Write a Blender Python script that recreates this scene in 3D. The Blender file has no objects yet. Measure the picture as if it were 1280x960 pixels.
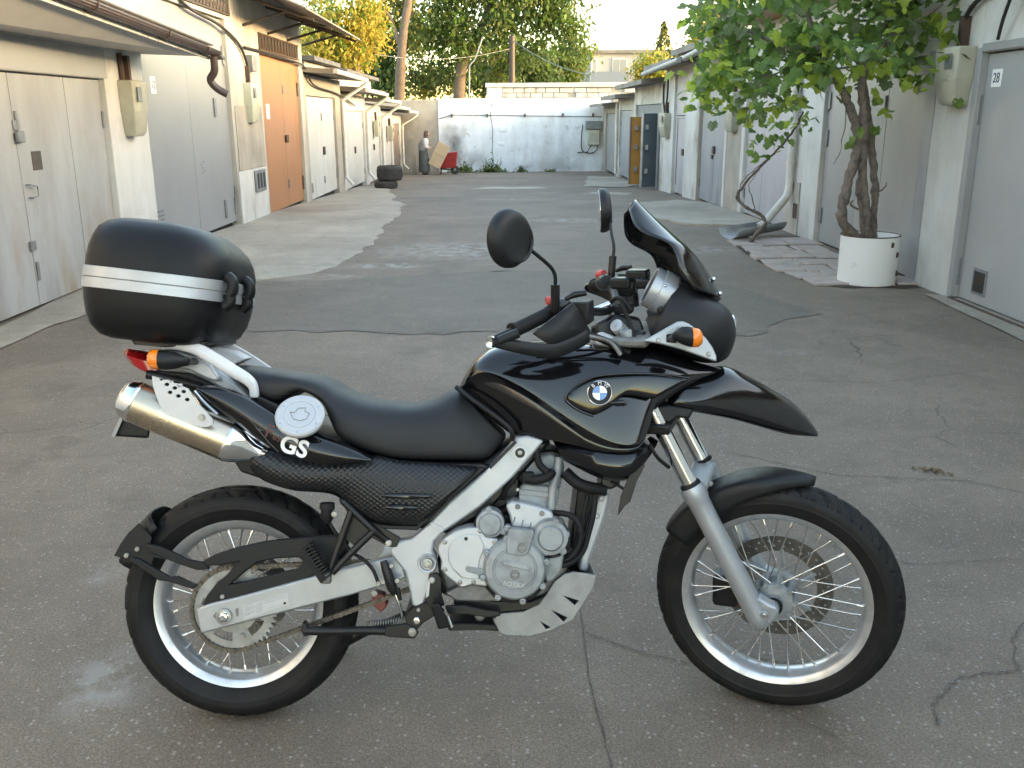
import bpy, bmesh, math, random
from mathutils import Vector, Matrix
rad = math.radians
random.seed(7)
scene = bpy.context.scene
COL = scene.collection

# ---------------------------------------------------------------- camera
FPX, PITCH, ROLL, CAMH, YAW = 1165.0, rad(16.13), rad(-0.31), 1.6045, rad(-0.49)
_rz = Matrix.Rotation(YAW, 3, 'Z')
_fw = _rz @ Vector((0, math.cos(PITCH), -math.sin(PITCH)))
_up0 = _rz @ Vector((0, math.sin(PITCH), math.cos(PITCH)))
_rt0 = _rz @ Vector((1, 0, 0))
_rt = math.cos(ROLL) * _rt0 + math.sin(ROLL) * _up0
_up = -math.sin(ROLL) * _rt0 + math.cos(ROLL) * _up0
EYE = Vector((0, 0, CAMH))
cam_d = bpy.data.cameras.new('camera')
cam_d.sensor_fit = 'HORIZONTAL'; cam_d.sensor_width = 36.0
cam_d.lens = 36.0 * FPX / 1280.0
cam_d.clip_end = 2000; cam_d.clip_start = 0.05
cam = bpy.data.objects.new('camera', cam_d); COL.objects.link(cam)
cam.matrix_world = Matrix(((_rt.x, _up.x, -_fw.x, 0), (_rt.y, _up.y, -_fw.y, 0), (_rt.z, _up.z, -_fw.z, CAMH), (0, 0, 0, 1)))
scene.camera = cam

# ---------------------------------------------------------------- sky, sun, exposure
SUN_EL, SUN_AZ = rad(5.5), rad(100)          # low evening sun to the right, behind the right-hand garages; azimuth from +Y towards +X
world = bpy.data.worlds.new('World'); scene.world = world; world.use_nodes = True
nt = world.node_tree; nt.nodes.clear()
sky = nt.nodes.new('ShaderNodeTexSky'); sky.sky_type = 'NISHITA'; sky.sun_disc = False
sky.sun_elevation = SUN_EL; sky.sun_rotation = SUN_AZ
sky.air_density = 0.78; sky.dust_density = 1.2; sky.ozone_density = 0.05
bg = nt.nodes.new('ShaderNodeBackground'); bg.inputs[1].default_value = 0.15
wo = nt.nodes.new('ShaderNodeOutputWorld')
nt.links.new(sky.outputs[0], bg.inputs[0]); nt.links.new(bg.outputs[0], wo.inputs[0])
sun_d = bpy.data.lights.new('sun', 'SUN'); sun_d.energy = 0.5; sun_d.angle = rad(10); sun_d.color = (1.0, 0.86, 0.66)
sun = bpy.data.objects.new('sun', sun_d); COL.objects.link(sun)
_sd = Vector((math.sin(SUN_AZ) * math.cos(SUN_EL), math.cos(SUN_AZ) * math.cos(SUN_EL), math.sin(SUN_EL)))
sun.rotation_euler = _sd.to_track_quat('Z', 'Y').to_euler()
sun.location = (0, 20, 30)
scene.cycles.max_bounces = 6; scene.cycles.diffuse_bounces = 3; scene.cycles.glossy_bounces = 3; scene.cycles.transmission_bounces = 4
vs = scene.view_settings
vs.view_transform = 'Standard'; vs.look = 'None'; vs.gamma = 1.0; vs.use_curve_mapping = False
vs.exposure = 3.5

# ---------------------------------------------------------------- materials
MATS = {}
def mat(name, col, rough=0.5, metal=0.0, col2=None, vscale=6.0, vlo=0.35, vhi=0.65, bump=0.0, bscale=60.0,
        coat=0.0, stretch=None, rvar=0.0, trans=0.0, spec=None, emit=None, subs=None, detail=6.0, alpha=None):
    m = bpy.data.materials.new(name); m.use_nodes = True
    t = m.node_tree; b = t.nodes['Principled BSDF']
    b.inputs['Base Color'].default_value = (*col, 1); b.inputs['Roughness'].default_value = rough
    b.inputs['Metallic'].default_value = metal
    if coat: b.inputs['Coat Weight'].default_value = coat; b.inputs['Coat Roughness'].default_value = 0.03
    if trans: b.inputs['Transmission Weight'].default_value = trans
    if spec is not None: b.inputs['Specular IOR Level'].default_value = spec
    if alpha is not None: b.inputs['Alpha'].default_value = alpha
    tc = t.nodes.new('ShaderNodeTexCoord'); src = tc.outputs['Object']
    if stretch:
        mp = t.nodes.new('ShaderNodeMapping'); mp.inputs['Scale'].default_value = stretch
        t.links.new(src, mp.inputs[0]); src = mp.outputs[0]
    if col2 is not None or rvar:
        n = t.nodes.new('ShaderNodeTexNoise'); n.inputs['Scale'].default_value = vscale; n.inputs['Detail'].default_value = detail
        n.inputs['Roughness'].default_value = 0.6
        t.links.new(src, n.inputs['Vector'])
        r = t.nodes.new('ShaderNodeMapRange'); r.inputs[1].default_value = vlo; r.inputs[2].default_value = vhi
        t.links.new(n.outputs[0], r.inputs[0])
        if col2 is not None:
            mx = t.nodes.new('ShaderNodeMix'); mx.data_type = 'RGBA'
            mx.inputs[6].default_value = (*col, 1); mx.inputs[7].default_value = (*col2, 1)
            t.links.new(r.outputs[0], mx.inputs[0]); t.links.new(mx.outputs[2], b.inputs['Base Color'])
        if rvar:
            r2 = t.nodes.new('ShaderNodeMapRange'); r2.inputs[3].default_value = rough; r2.inputs[4].default_value = rough + rvar
            t.links.new(r.outputs[0], r2.inputs[0]); t.links.new(r2.outputs[0], b.inputs['Roughness'])
    if bump:
        n2 = t.nodes.new('ShaderNodeTexNoise'); n2.inputs['Scale'].default_value = bscale; n2.inputs['Detail'].default_value = 4
        t.links.new(tc.outputs['Object'], n2.inputs['Vector'])
        bp = t.nodes.new('ShaderNodeBump'); bp.inputs['Strength'].default_value = bump; bp.inputs['Distance'].default_value = 0.02
        t.links.new(n2.outputs[0], bp.inputs['Height']); t.links.new(bp.outputs[0], b.inputs['Normal'])
    MATS[name] = m
    return m

# ---------------------------------------------------------------- mesh building
class MB:
    def __init__(self): self.v = []; self.f = []
    def add(self, vs_, fs_):
        o = len(self.v); self.v += [tuple(p) for p in vs_]; self.f += [tuple(i + o for i in q) for q in fs_]; return self
    def box(self, x0, x1, y0, y1, z0, z1):
        if x0 > x1: x0, x1 = x1, x0
        if y0 > y1: y0, y1 = y1, y0
        return self.add([(x0,y0,z0),(x1,y0,z0),(x1,y1,z0),(x0,y1,z0),(x0,y0,z1),(x1,y0,z1),(x1,y1,z1),(x0,y1,z1)],
            [(0,3,2,1),(4,5,6,7),(0,1,5,4),(1,2,6,5),(2,3,7,6),(3,0,4,7)])
    def hexa(self, p):   # eight corners, bottom ring then top ring
        return self.add(p, [(0,3,2,1),(4,5,6,7),(0,1,5,4),(1,2,6,5),(2,3,7,6),(3,0,4,7)])
    def loft(self, rings, cap=True, close=True):
        n = len(rings[0]); vs_ = [p for r in rings for p in r]; fs_ = []
        for i in range(len(rings) - 1):
            for j in range(n if close else n - 1):
                k = (j + 1) % n
                fs_.append((i*n+j, i*n+k, (i+1)*n+k, (i+1)*n+j))
        if cap:
            fs_.append(tuple(reversed(range(n)))); fs_.append(tuple((len(rings)-1)*n + j for j in range(n)))
        return self.add(vs_, fs_)
    def tube(self, pts, r, n=10, cap=True, flat=1.0):
        P = [Vector(p) for p in pts]
        if not isinstance(r, (list, tuple)): r = [r] * len(P)
        rings = []; nrm = None
        for i, p in enumerate(P):
            t = (P[min(i+1, len(P)-1)] - P[max(i-1, 0)]).normalized()
            if nrm is None:
                a = Vector((0, 0, 1)) if abs(t.z) < 0.9 else Vector((0, 1, 0))
                nrm = (a - t * a.dot(t)).normalized()
            else:
                nrm = (nrm - t * nrm.dot(t))
                nrm = nrm.normalized() if nrm.length > 1e-6 else t.orthogonal().normalized()
            b = t.cross(nrm)
            rings.append([p + r[i] * (math.cos(2*math.pi*k/n) * nrm + flat * math.sin(2*math.pi*k/n) * b) for k in range(n)])
        return self.loft(rings, cap)
    def lathe(self, prof, org=(0,0,0), axis=(0,1,0), n=40, ref=None, cap=False, closed=False):
        # prof: list of (radius, height along the axis)
        a = Vector(axis).normalized(); o = Vector(org)
        u = (Vector(ref) if ref else a.orthogonal()).normalized(); u = (u - a * u.dot(a)).normalized(); w = a.cross(u)
        rings = [[o + a * h + r * (math.cos(2*math.pi*k/n) * u + math.sin(2*math.pi*k/n) * w) for k in range(n)] for r, h in prof]
        if closed: rings.append(rings[0])
        return self.loft(rings, cap)
    def plate(self, outer, y0, y1, holes=(), fy=None):
        # outline in (x, z), thickness from y0 to y1; holes are outlines too
        bm = bmesh.new(); loops = [list(outer)] + [list(h) for h in holes]; es = []; lp = []
        for L in loops:
            vs_ = [bm.verts.new((p[0], 0, p[1])) for p in L]; lp.append(len(vs_))
            for i in range(len(vs_)): es.append(bm.edges.new((vs_[i], vs_[(i+1) % len(vs_)])))
        bmesh.ops.triangle_fill(bm, edges=es, use_beauty=True, use_dissolve=False, normal=(0, -1, 0))
        bm.verts.index_update()
        co = [v.co.copy() for v in bm.verts]; fa = [[v.index for v in f.verts] for f in bm.faces]
        fn = [f.normal.y for f in bm.faces]; bm.free()
        n = len(co); A = [(c.x, y0, c.z) for c in co]; B = [(c.x, y1, c.z) for c in co]; fs_ = []
        for q, s in zip(fa, fn):
            q = q if s < 0 else q[::-1]
            fs_.append(tuple(q)); fs_.append(tuple(i + n for i in q[::-1]))
        o = 0
        for L in lp:
            for i in range(L): a, b = o + i, o + (i + 1) % L; fs_.append((a, b, b + n, a + n))
            o += L
        return self.add(A + B, fs_)
    def ball(self, c, rx, ry=None, rz=None, n=16, m=10):
        ry = ry or rx; rz = rz or rx
        rings = []
        for i in range(1, m):
            a = math.pi * i / m
            rings.append([(c[0] + rx*math.sin(a)*math.cos(2*math.pi*k/n), c[1] + ry*math.sin(a)*math.sin(2*math.pi*k/n), c[2] - rz*math.cos(a)) for k in range(n)])
        return self.loft(rings, True)
    def build(self, name, m=None, parent=None, smooth=35, bevel=0.0, mtx=None, solid=0.0, seg=2, subd=0, fixn=True):
        me = bpy.data.meshes.new(name); me.from_pydata(self.v, [], self.f)
        if fixn:
            bm = bmesh.new(); bm.from_mesh(me); bmesh.ops.recalc_face_normals(bm, faces=bm.faces); bm.to_mesh(me); bm.free()
        if smooth:
            for p in me.polygons: p.use_smooth = True
            me.set_sharp_from_angle(angle=rad(smooth))
        o = bpy.data.objects.new(name, me); COL.objects.link(o)
        if m: me.materials.append(MATS[m] if isinstance(m, str) else m)
        if solid:
            s = o.modifiers.new('solid', 'SOLIDIFY'); s.thickness = solid; s.offset = 0
        if subd:
            s = o.modifiers.new('sub', 'SUBSURF'); s.levels = subd; s.render_levels = subd
        if bevel:
            b = o.modifiers.new('bevel', 'BEVEL'); b.width = bevel; b.segments = seg; b.limit_method = 'ANGLE'; b.angle_limit = rad(40); b.harden_normals = False
        if parent is not None: o.parent = parent
        if mtx is not None: o.matrix_local = mtx
        return o

def tag(o, label=None, cat=None, group=None, kind=None):
    if label: o['label'] = label
    if cat: o['category'] = cat
    if group: o['group'] = group
    if kind: o['kind'] = kind
    return o
def thing(name, label, cat, loc=(0,0,0), rz=0.0, group=None):
    o = bpy.data.objects.new(name, None); COL.objects.link(o); o.empty_display_size = 0.1
    o.location = loc; o.rotation_euler = (0, 0, rz)
    return tag(o, label, cat, group)
def copy_part(o, parent, mtx=None):
    c = o.copy(); COL.objects.link(c); c.parent = parent
    if mtx is not None: c.matrix_local = mtx
    return c
def text(name, s, size, m, parent, mtx, depth=0.0004, fat=0.0):
    cu = bpy.data.curves.new(name, 'FONT'); cu.body = s; cu.size = size; cu.extrude = depth; cu.offset = fat; cu.align_x = 'CENTER'; cu.align_y = 'CENTER'
    to = bpy.data.objects.new(name, cu); COL.objects.link(to)
    bpy.context.view_layer.update()
    me = bpy.data.meshes.new_from_object(to.evaluated_get(bpy.context.evaluated_depsgraph_get()))
    bpy.data.objects.remove(to); bpy.data.curves.remove(cu)
    o = bpy.data.objects.new(name, me); COL.objects.link(o); me.materials.clear(); me.materials.append(MATS[m])
    if parent is not None: o.parent = parent
    o.matrix_local = mtx
    return o
def catmull(pts, k=4, closed=False):
    P = [Vector(p) for p in pts]; n = len(P); out = []
    rng = range(n) if closed else range(n - 1)
    for i in rng:
        g = (lambda j: P[j % n]) if closed else (lambda j: P[max(0, min(n-1, j))])
        a, b, c, d = g(i-1), g(i), g(i+1), g(i+2)
        for j in range(k):
            t = j / k
            out.append(0.5 * ((2*b) + (c-a)*t + (2*a-5*b+4*c-d)*t*t + (3*b-a-3*c+d)*t*t*t))
    if not closed: out.append(P[-1])
    return out
def at_plane(px, py, axis, val):
    # point of the line of sight through a measured picture position where it meets the plane x, y or z = val
    d = _fw + ((px - 640) / FPX) * _rt - ((py - 480) / FPX) * _up
    t = (val - EYE[axis]) / d[axis]
    return EYE + t * d
# ================================================================ SETTING MATERIALS
def asphalt_mat(name, base, base2, speck=0.5, bump=0.5, patch=True):
    m = bpy.data.materials.new(name); m.use_nodes = True; t = m.node_tree; b = t.nodes['Principled BSDF']
    N = t.nodes.new; L = t.links.new
    tc = N('ShaderNodeTexCoord'); P = tc.outputs['Object']
    def noise(sc, det=6, ro=0.6, vec=P):
        n = N('ShaderNodeTexNoise'); n.inputs['Scale'].default_value = sc; n.inputs['Detail'].default_value = det; n.inputs['Roughness'].default_value = ro; L(vec, n.inputs['Vector']); return n.outputs[0]
    def rng(v, a, c, lo=0.0, hi=1.0):
        r = N('ShaderNodeMapRange'); r.inputs[1].default_value = a; r.inputs[2].default_value = c; r.inputs[3].default_value = lo; r.inputs[4].default_value = hi; L(v, r.inputs[0]); return r.outputs[0]
    def mix(fac, c1, c2, mode='MIX'):
        x = N('ShaderNodeMix'); x.data_type = 'RGBA'; x.blend_type = mode
        for i, c in ((6, c1), (7, c2)):
            if isinstance(c, tuple): x.inputs[i].default_value = (*c, 1)
            else: L(c, x.inputs[i])
        if isinstance(fac, (int, float)): x.inputs[0].default_value = fac
        else: L(fac, x.inputs[0])
        return x.outputs[2]
    def mul(a, c):
        x = N('ShaderNodeMath'); x.operation = 'MULTIPLY'
        for i, q in enumerate((a, c)):
            if isinstance(q, (int, float)): x.inputs[i].default_value = q
            else: L(q, x.inputs[i])
        return x.outputs[0]
    c = mix(rng(noise(0.8, 5), 0.3, 0.7), base, base2)
    c = mix(mul(rng(noise(4.5, 6), 0.48, 0.72), 0.35), c, tuple(x*1.5 for x in base2))
    c = mix(mul(rng(noise(0.33, 5), 0.50, 0.64), 0.60), c, tuple(x*0.55 for x in base))
    c = mix(mul(rng(noise(0.6, 7, 0.7), 0.50, 0.62), 0.50), c, tuple(x*1.45 for x in base2))
    c = mix(mul(rng(noise(1.9, 6, 0.7), 0.56, 0.66), 0.45), c, tuple(x*0.5 for x in base))
    # fine aggregate grain
    c = mix(mul(rng(noise(150, 3, 0.7), 0.40, 0.62), 0.75), c, tuple(x*0.42 for x in base))
    c = mix(mul(rng(noise(95, 2, 0.7), 0.58, 0.70), 0.40), c, tuple(x*1.9 for x in base2))
    c = mix(mul(rng(noise(14, 5, 0.7), 0.50, 0.70), 0.30), c, tuple(x*0.6 for x in base))
    vo = N('ShaderNodeTexVoronoi'); vo.inputs['Scale'].default_value = 55; L(P, vo.inputs['Vector'])
    cr = N('ShaderNodeSeparateColor'); L(vo.outputs['Color'], cr.inputs[0])
    st = mul(rng(vo.outputs['Distance'], 0.34, 0.22), rng(cr.outputs[0], 0.70, 0.90))
    c = mix(mul(st, speck), c, (0.42,0.40,0.37))
    vo2 = N('ShaderNodeTexVoronoi'); vo2.inputs['Scale'].default_value = 130; L(P, vo2.inputs['Vector'])
    cr2 = N('ShaderNodeSeparateColor'); L(vo2.outputs['Color'], cr2.inputs[0])
    st2 = mul(rng(vo2.outputs['Distance'], 0.40, 0.25), rng(cr2.outputs[0], 0.72, 0.8))
    c = mix(mul(st2, speck*0.55), c, (0.33,0.31,0.285))
    if patch:
        # pale cement dust patches
        fine = rng(noise(7, 6, 0.7), 0.44, 0.60)
        for (cx, cy, rx, ry, k) in ((-0.55,11.5,1.15,0.85,0.75),(-1.3,10.3,0.5,0.22,0.9),(-1.18,2.42,0.16,0.20,0.6),(-1.45,3.1,0.12,0.10,0.4),(-1.92,5.2,0.26,0.07,0.9),(2.4,11.4,0.6,0.4,0.6),(1.1,15.0,0.8,0.4,0.7),(0.1,20.3,1.2,0.5,0.5),(-1.9,9.6,0.5,0.2,0.6),(-1.0,8.4,0.25,0.1,0.4),(2.0,6.3,0.25,0.1,0.35)):
            mp = N('ShaderNodeMapping'); mp.vector_type = 'POINT'; mp.inputs['Location'].default_value = (-cx/rx, -cy/ry, 0); mp.inputs['Scale'].default_value = (1/rx, 1/ry, 0); L(P, mp.inputs[0])
            ln = N('ShaderNodeVectorMath'); ln.operation = 'LENGTH'; L(mp.outputs[0], ln.inputs[0])
            c = mix(mul(mul(rng(ln.outputs['Value'], 1.15, 0.45), fine), k), c, (0.33,0.32,0.295))
        # hairline cracks
        nv = N('ShaderNodeTexNoise'); nv.inputs['Scale'].default_value = 1.6; nv.inputs['Detail'].default_value = 6; L(P, nv.inputs['Vector'])
        av = N('ShaderNodeVectorMath'); av.operation = 'MULTIPLY_ADD'; L(nv.outputs['Color'], av.inputs[0]); av.inputs[1].default_value = (0.5,0.5,0); L(P, av.inputs[2])
        ve = N('ShaderNodeTexVoronoi'); ve.feature = 'DISTANCE_TO_EDGE'; ve.inputs['Scale'].default_value = 0.75; L(av.outputs[0], ve.inputs['Vector'])
        ck = mul(rng(ve.outputs['Distance'], 0.006, 0.001), rng(noise(0.5, 3), 0.54, 0.62))
        c = mix(mul(ck, 0.65), c, (0.02,0.02,0.02))
    L(c, b.inputs['Base Color']); b.inputs['Roughness'].default_value = 0.72; b.inputs['Specular IOR Level'].default_value = 0.5
    bp = N('ShaderNodeBump'); bp.inputs['Strength'].default_value = bump; bp.inputs['Distance'].default_value = 0.010
    L(noise(120, 3, 0.7), bp.inputs['Height'])
    bp2 = N('ShaderNodeBump'); bp2.inputs['Strength'].default_value = 0.35; bp2.inputs['Distance'].default_value = 0.05
    L(noise(3.0, 5), bp2.inputs['Height']); L(bp2.outputs[0], bp.inputs['Normal']); L(bp.outputs[0], b.inputs['Normal'])
    MATS[name] = m
asphalt_mat('asphalt', (0.184,0.147,0.109), (0.226,0.183,0.138))
asphalt_mat('asphalt_patch', (0.153,0.128,0.099), (0.175,0.147,0.115), speck=0.25, bump=0.35, patch=False)
asphalt_mat('concrete', (0.34,0.305,0.245), (0.42,0.375,0.305), speck=0.15, bump=0.25, patch=False)
mat('crack_fill', (0.065,0.058,0.049), 0.95, col2=(0.14,0.122,0.10), vscale=45)
def wall_mat(name, col, stain, lo=0.45, hi=0.75, vs=1.4, bump=0.25, rough=0.85, streak=0.5, chip=None):
    m = mat(name, col, rough, col2=stain, vscale=vs, vlo=lo, vhi=hi, bump=bump, bscale=45, detail=5)
    t = m.node_tree; b = t.nodes['Principled BSDF']; N = t.nodes.new; L = t.links.new
    src = b.inputs['Base Color'].links[0].from_socket
    tc = N('ShaderNodeTexCoord'); mp = N('ShaderNodeMapping'); mp.inputs['Scale'].default_value = (3.5,3.5,0.6); L(tc.outputs['Object'], mp.inputs[0])
    n = N('ShaderNodeTexNoise'); n.inputs['Scale'].default_value = 1.0; n.inputs['Detail'].default_value = 6; L(mp.outputs[0], n.inputs['Vector'])
    r = N('ShaderNodeMapRange'); r.inputs[1].default_value = 0.5; r.inputs[2].default_value = 0.8; r.inputs[4].default_value = streak*0.6; L(n.outputs[0], r.inputs[0])
    x = N('ShaderNodeMix'); x.data_type = 'RGBA'; x.inputs[7].default_value = (*[q*0.55 for q in stain], 1); L(src, x.inputs[6]); L(r.outputs[0], x.inputs[0])
    out = x.outputs[2]
    if chip:
        n3 = N('ShaderNodeTexNoise'); n3.inputs['Scale'].default_value = 3.2; n3.inputs['Detail'].default_value = 8; L(tc.outputs['Object'], n3.inputs['Vector'])
        r3 = N('ShaderNodeMapRange'); r3.inputs[1].default_value = 0.62; r3.inputs[2].default_value = 0.68; r3.inputs[4].default_value = 0.55; L(n3.outputs[0], r3.inputs[0])
        x3 = N('ShaderNodeMix'); x3.data_type = 'RGBA'; x3.inputs[7].default_value = (*chip, 1); L(out, x3.inputs[6]); L(r3.outputs[0], x3.inputs[0]); out = x3.outputs[2]
    L(out, b.inputs['Base Color'])
    return m
wall_mat('plaster_white', (0.52,0.515,0.49), (0.40,0.385,0.345), streak=0.3)
wall_mat('plaster_cream', (0.42,0.395,0.34), (0.31,0.285,0.24), streak=0.35)
wall_mat('plaster_grey', (0.34,0.31,0.26), (0.22,0.20,0.165), streak=0.4)
wall_mat('plaster_dirty', (0.54,0.53,0.49), (0.27,0.25,0.21), lo=0.4, hi=0.65, streak=0.5)
wall_mat('end_wall_paint', (0.74,0.77,0.79), (0.50,0.51,0.515), lo=0.42, hi=0.7, vs=0.7, streak=0.35, chip=(0.33,0.32,0.30))
def soot(name, cx, cz, rx, rz, k):
    t = MATS[name].node_tree; b = t.nodes['Principled BSDF']; N = t.nodes.new; L = t.links.new; src = b.inputs['Base Color'].links[0].from_socket
    tc = N('ShaderNodeTexCoord'); mp = N('ShaderNodeMapping'); mp.inputs['Location'].default_value = (-cx/rx,0,-cz/rz); mp.inputs['Scale'].default_value = (1/rx,0,1/rz); L(tc.outputs['Object'], mp.inputs[0])
    ln = N('ShaderNodeVectorMath'); ln.operation = 'LENGTH'; L(mp.outputs[0], ln.inputs[0])
    n = N('ShaderNodeTexNoise'); n.inputs['Scale'].default_value = 2.5; n.inputs['Detail'].default_value = 6; L(tc.outputs['Object'], n.inputs['Vector'])
    ad = N('ShaderNodeMath'); ad.operation = 'MULTIPLY_ADD'; L(n.outputs[0], ad.inputs[0]); ad.inputs[1].default_value = 1.2; L(ln.outputs['Value'], ad.inputs[2])
    r = N('ShaderNodeMapRange'); r.inputs[1].default_value = 1.7; r.inputs[2].default_value = 0.6; r.inputs[4].default_value = k; L(ad.outputs[0], r.inputs[0])
    x = N('ShaderNodeMix'); x.data_type = 'RGBA'; x.inputs[7].default_value = (0.05,0.048,0.045,1); L(src, x.inputs[6]); L(r.outputs[0], x.inputs[0]); L(x.outputs[2], b.inputs['Base Color'])
soot('end_wall_paint', -1.95, 1.05, 0.55, 0.9, 0.85); soot('end_wall_paint', -1.1, 0.45, 0.8, 0.45, 0.5); soot('end_wall_paint', 2.2, 0.15, 2.6, 0.35, 0.35)
wall_mat('block_paint', (0.50,0.49,0.45), (0.28,0.26,0.23), vs=3, streak=0.3)
def rust_runs(name, col, scale, lo, hi, k, zfade):
    t = MATS[name].node_tree; b = t.nodes['Principled BSDF']; N = t.nodes.new; L = t.links.new; src = b.inputs['Base Color'].links[0].from_socket
    tc = N('ShaderNodeTexCoord'); mp = N('ShaderNodeMapping'); mp.inputs['Scale'].default_value = (scale,scale,scale*0.28); L(tc.outputs['Object'], mp.inputs[0])
    n = N('ShaderNodeTexNoise'); n.inputs['Scale'].default_value = 1.0; n.inputs['Detail'].default_value = 7; n.inputs['Roughness'].default_value = 0.65; L(mp.outputs[0], n.inputs['Vector'])
    r = N('ShaderNodeMapRange'); r.inputs[1].default_value = lo; r.inputs[2].default_value = hi; r.inputs[4].default_value = k; L(n.outputs[0], r.inputs[0])
    sp = N('ShaderNodeSeparateXYZ'); L(tc.outputs['Object'], sp.inputs[0]); z = N('ShaderNodeMapRange'); z.inputs[1].default_value = zfade; z.inputs[2].default_value = 0.05; L(sp.outputs[2], z.inputs[0])
    m_ = N('ShaderNodeMath'); m_.operation = 'MULTIPLY'; L(r.outputs[0], m_.inputs[0]); L(z.outputs[0], m_.inputs[1])
    x = N('ShaderNodeMix'); x.data_type = 'RGBA'; x.inputs[7].default_value = (*col,1); L(src, x.inputs[6]); L(m_.outputs[0], x.inputs[0]); L(x.outputs[2], b.inputs['Base Color'])
wall_mat('door_white', (0.48,0.475,0.45), (0.42,0.405,0.36), rough=0.5, bump=0.04, streak=0.2)
wall_mat('door_old_white', (0.31,0.315,0.315), (0.27,0.25,0.215), lo=0.5, hi=0.8, rough=0.55, bump=0.05, streak=0.5)
wall_mat('door_grey', (0.275,0.275,0.27), (0.245,0.243,0.238), rough=0.42, bump=0.03, streak=0.12)
wall_mat('door_gloss_grey', (0.24,0.245,0.25), (0.22,0.223,0.227), rough=0.30, bump=0.02, streak=0.10)
wall_mat('door_pale_grey', (0.315,0.312,0.305), (0.29,0.286,0.278), rough=0.32, bump=0.02, streak=0.10)
wall_mat('door_blue_grey', (0.26,0.27,0.285), (0.22,0.228,0.24), rough=0.45, bump=0.04, streak=0.3)
wall_mat('door_steel_blue', (0.14,0.165,0.185), (0.10,0.12,0.13), rough=0.5, bump=0.04, streak=0.3)
wall_mat('door_lilac', (0.36,0.35,0.365), (0.32,0.312,0.32), rough=0.45, bump=0.04, streak=0.15)
wall_mat('door_orange', (0.34,0.155,0.06), (0.29,0.135,0.055), rough=0.42, bump=0.03, streak=0.2)
wall_mat('door_ochre', (0.48,0.24,0.055), (0.40,0.19,0.045), rough=0.6, bump=0.06, streak=0.2)
wall_mat('door_brown', (0.21,0.155,0.125), (0.16,0.12,0.10), rough=0.6, bump=0.06, streak=0.3)
wall_mat('roof_slab', (0.20,0.185,0.165), (0.11,0.10,0.09), rough=0.9, bump=0.4, streak=0.4)
wall_mat('canopy_under', (0.42,0.41,0.39), (0.34,0.33,0.31), rough=0.6, bump=0.05, streak=0.2)
rust_runs('door_old_white', (0.21,0.135,0.06), 2.2, 0.49, 0.66, 0.8, 1.3); rust_runs('door_old_white', (0.15,0.145,0.135), 1.6, 0.46, 0.72, 0.7, 5.0)
rust_runs('plaster_white', (0.24,0.22,0.18), 3.0, 0.5, 0.68, 0.7, 0.6); rust_runs('plaster_white', (0.34,0.32,0.28), 0.8, 0.52, 0.72, 0.6, 4.0); rust_runs('door_white', (0.24,0.20,0.14), 2.6, 0.5, 0.7, 0.6, 0.9)
rust_runs('door_gloss_grey', (0.14,0.14,0.14), 2.2, 0.5, 0.72, 0.45, 1.0); rust_runs('door_orange', (0.16,0.08,0.035), 2.6, 0.52, 0.7, 0.5, 1.0); rust_runs('plaster_cream', (0.22,0.20,0.165), 1.1, 0.48, 0.66, 0.7, 4.0); rust_runs('door_grey', (0.15,0.15,0.145), 2.0, 0.52, 0.74, 0.5, 1.2); rust_runs('door_lilac', (0.19,0.18,0.17), 2.4, 0.5, 0.7, 0.5, 1.0)
rust_runs('door_blue_grey', (0.11,0.11,0.11), 3.0, 0.5, 0.68, 0.55, 3.0); rust_runs('end_wall_paint', (0.40,0.39,0.365), 0.9, 0.5, 0.66, 0.7, 5.0)
mat('canopy_brown', (0.055,0.035,0.03), 0.4, col2=(0.075,0.05,0.042), vscale=4, bump=0.05)
mat('roof_felt', (0.065,0.07,0.075), 0.9, col2=(0.10,0.105,0.11), vscale=5, bump=0.3)
mat('dark_iron', (0.05,0.047,0.044), 0.6, 0.3, col2=(0.085,0.06,0.045), vscale=14, bump=0.2)
mat('rust_iron', (0.10,0.055,0.035), 0.75, 0.2, col2=(0.06,0.045,0.04), vscale=14, bump=0.25)
mat('pipe_white', (0.58,0.57,0.53), 0.5, col2=(0.45,0.43,0.38), vscale=5, bump=0.05)
mat('pipe_zinc', (0.34,0.35,0.36), 0.45, 0.5, col2=(0.25,0.25,0.25), vscale=5)
mat('box_plastic', (0.40,0.39,0.31), 0.5, col2=(0.33,0.32,0.255), vscale=4, bump=0.05)
mat('box_plastic_pale', (0.45,0.46,0.36), 0.5, col2=(0.38,0.385,0.30), vscale=4, bump=0.05)
mat('box_steel', (0.22,0.23,0.235), 0.5, 0.3, col2=(0.16,0.165,0.17), vscale=6)
mat('cable_black', (0.018,0.017,0.016), 0.6)
mat('vent_dark', (0.02,0.02,0.021), 0.8)
mat('plate_white', (0.72,0.72,0.70), 0.5); mat('plate_ink', (0.03,0.04,0.07), 0.5)
wall_mat('pot_white', (0.78,0.78,0.76), (0.72,0.71,0.67), lo=0.55, hi=0.8, rough=0.45, bump=0.03, streak=0.2, chip=(0.26,0.23,0.18))
mat('soil', (0.045,0.032,0.022), 0.95, col2=(0.075,0.055,0.04), vscale=30, bump=0.8, bscale=60)
wall_mat('slab_stone', (0.40,0.335,0.30), (0.28,0.24,0.215), vs=5, bump=0.3, streak=0.1)
wall_mat('bark', (0.17,0.135,0.11), (0.06,0.048,0.04), vs=16, bump=0.9, rough=0.9, streak=0.7)
wall_mat('bark_pale', (0.15,0.118,0.09), (0.085,0.065,0.052), vs=4, bump=0.8, rough=0.9, streak=0.6)
mat('old_tyre', (0.03,0.029,0.027), 0.8, col2=(0.055,0.05,0.045), vscale=8, bump=0.3)
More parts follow.
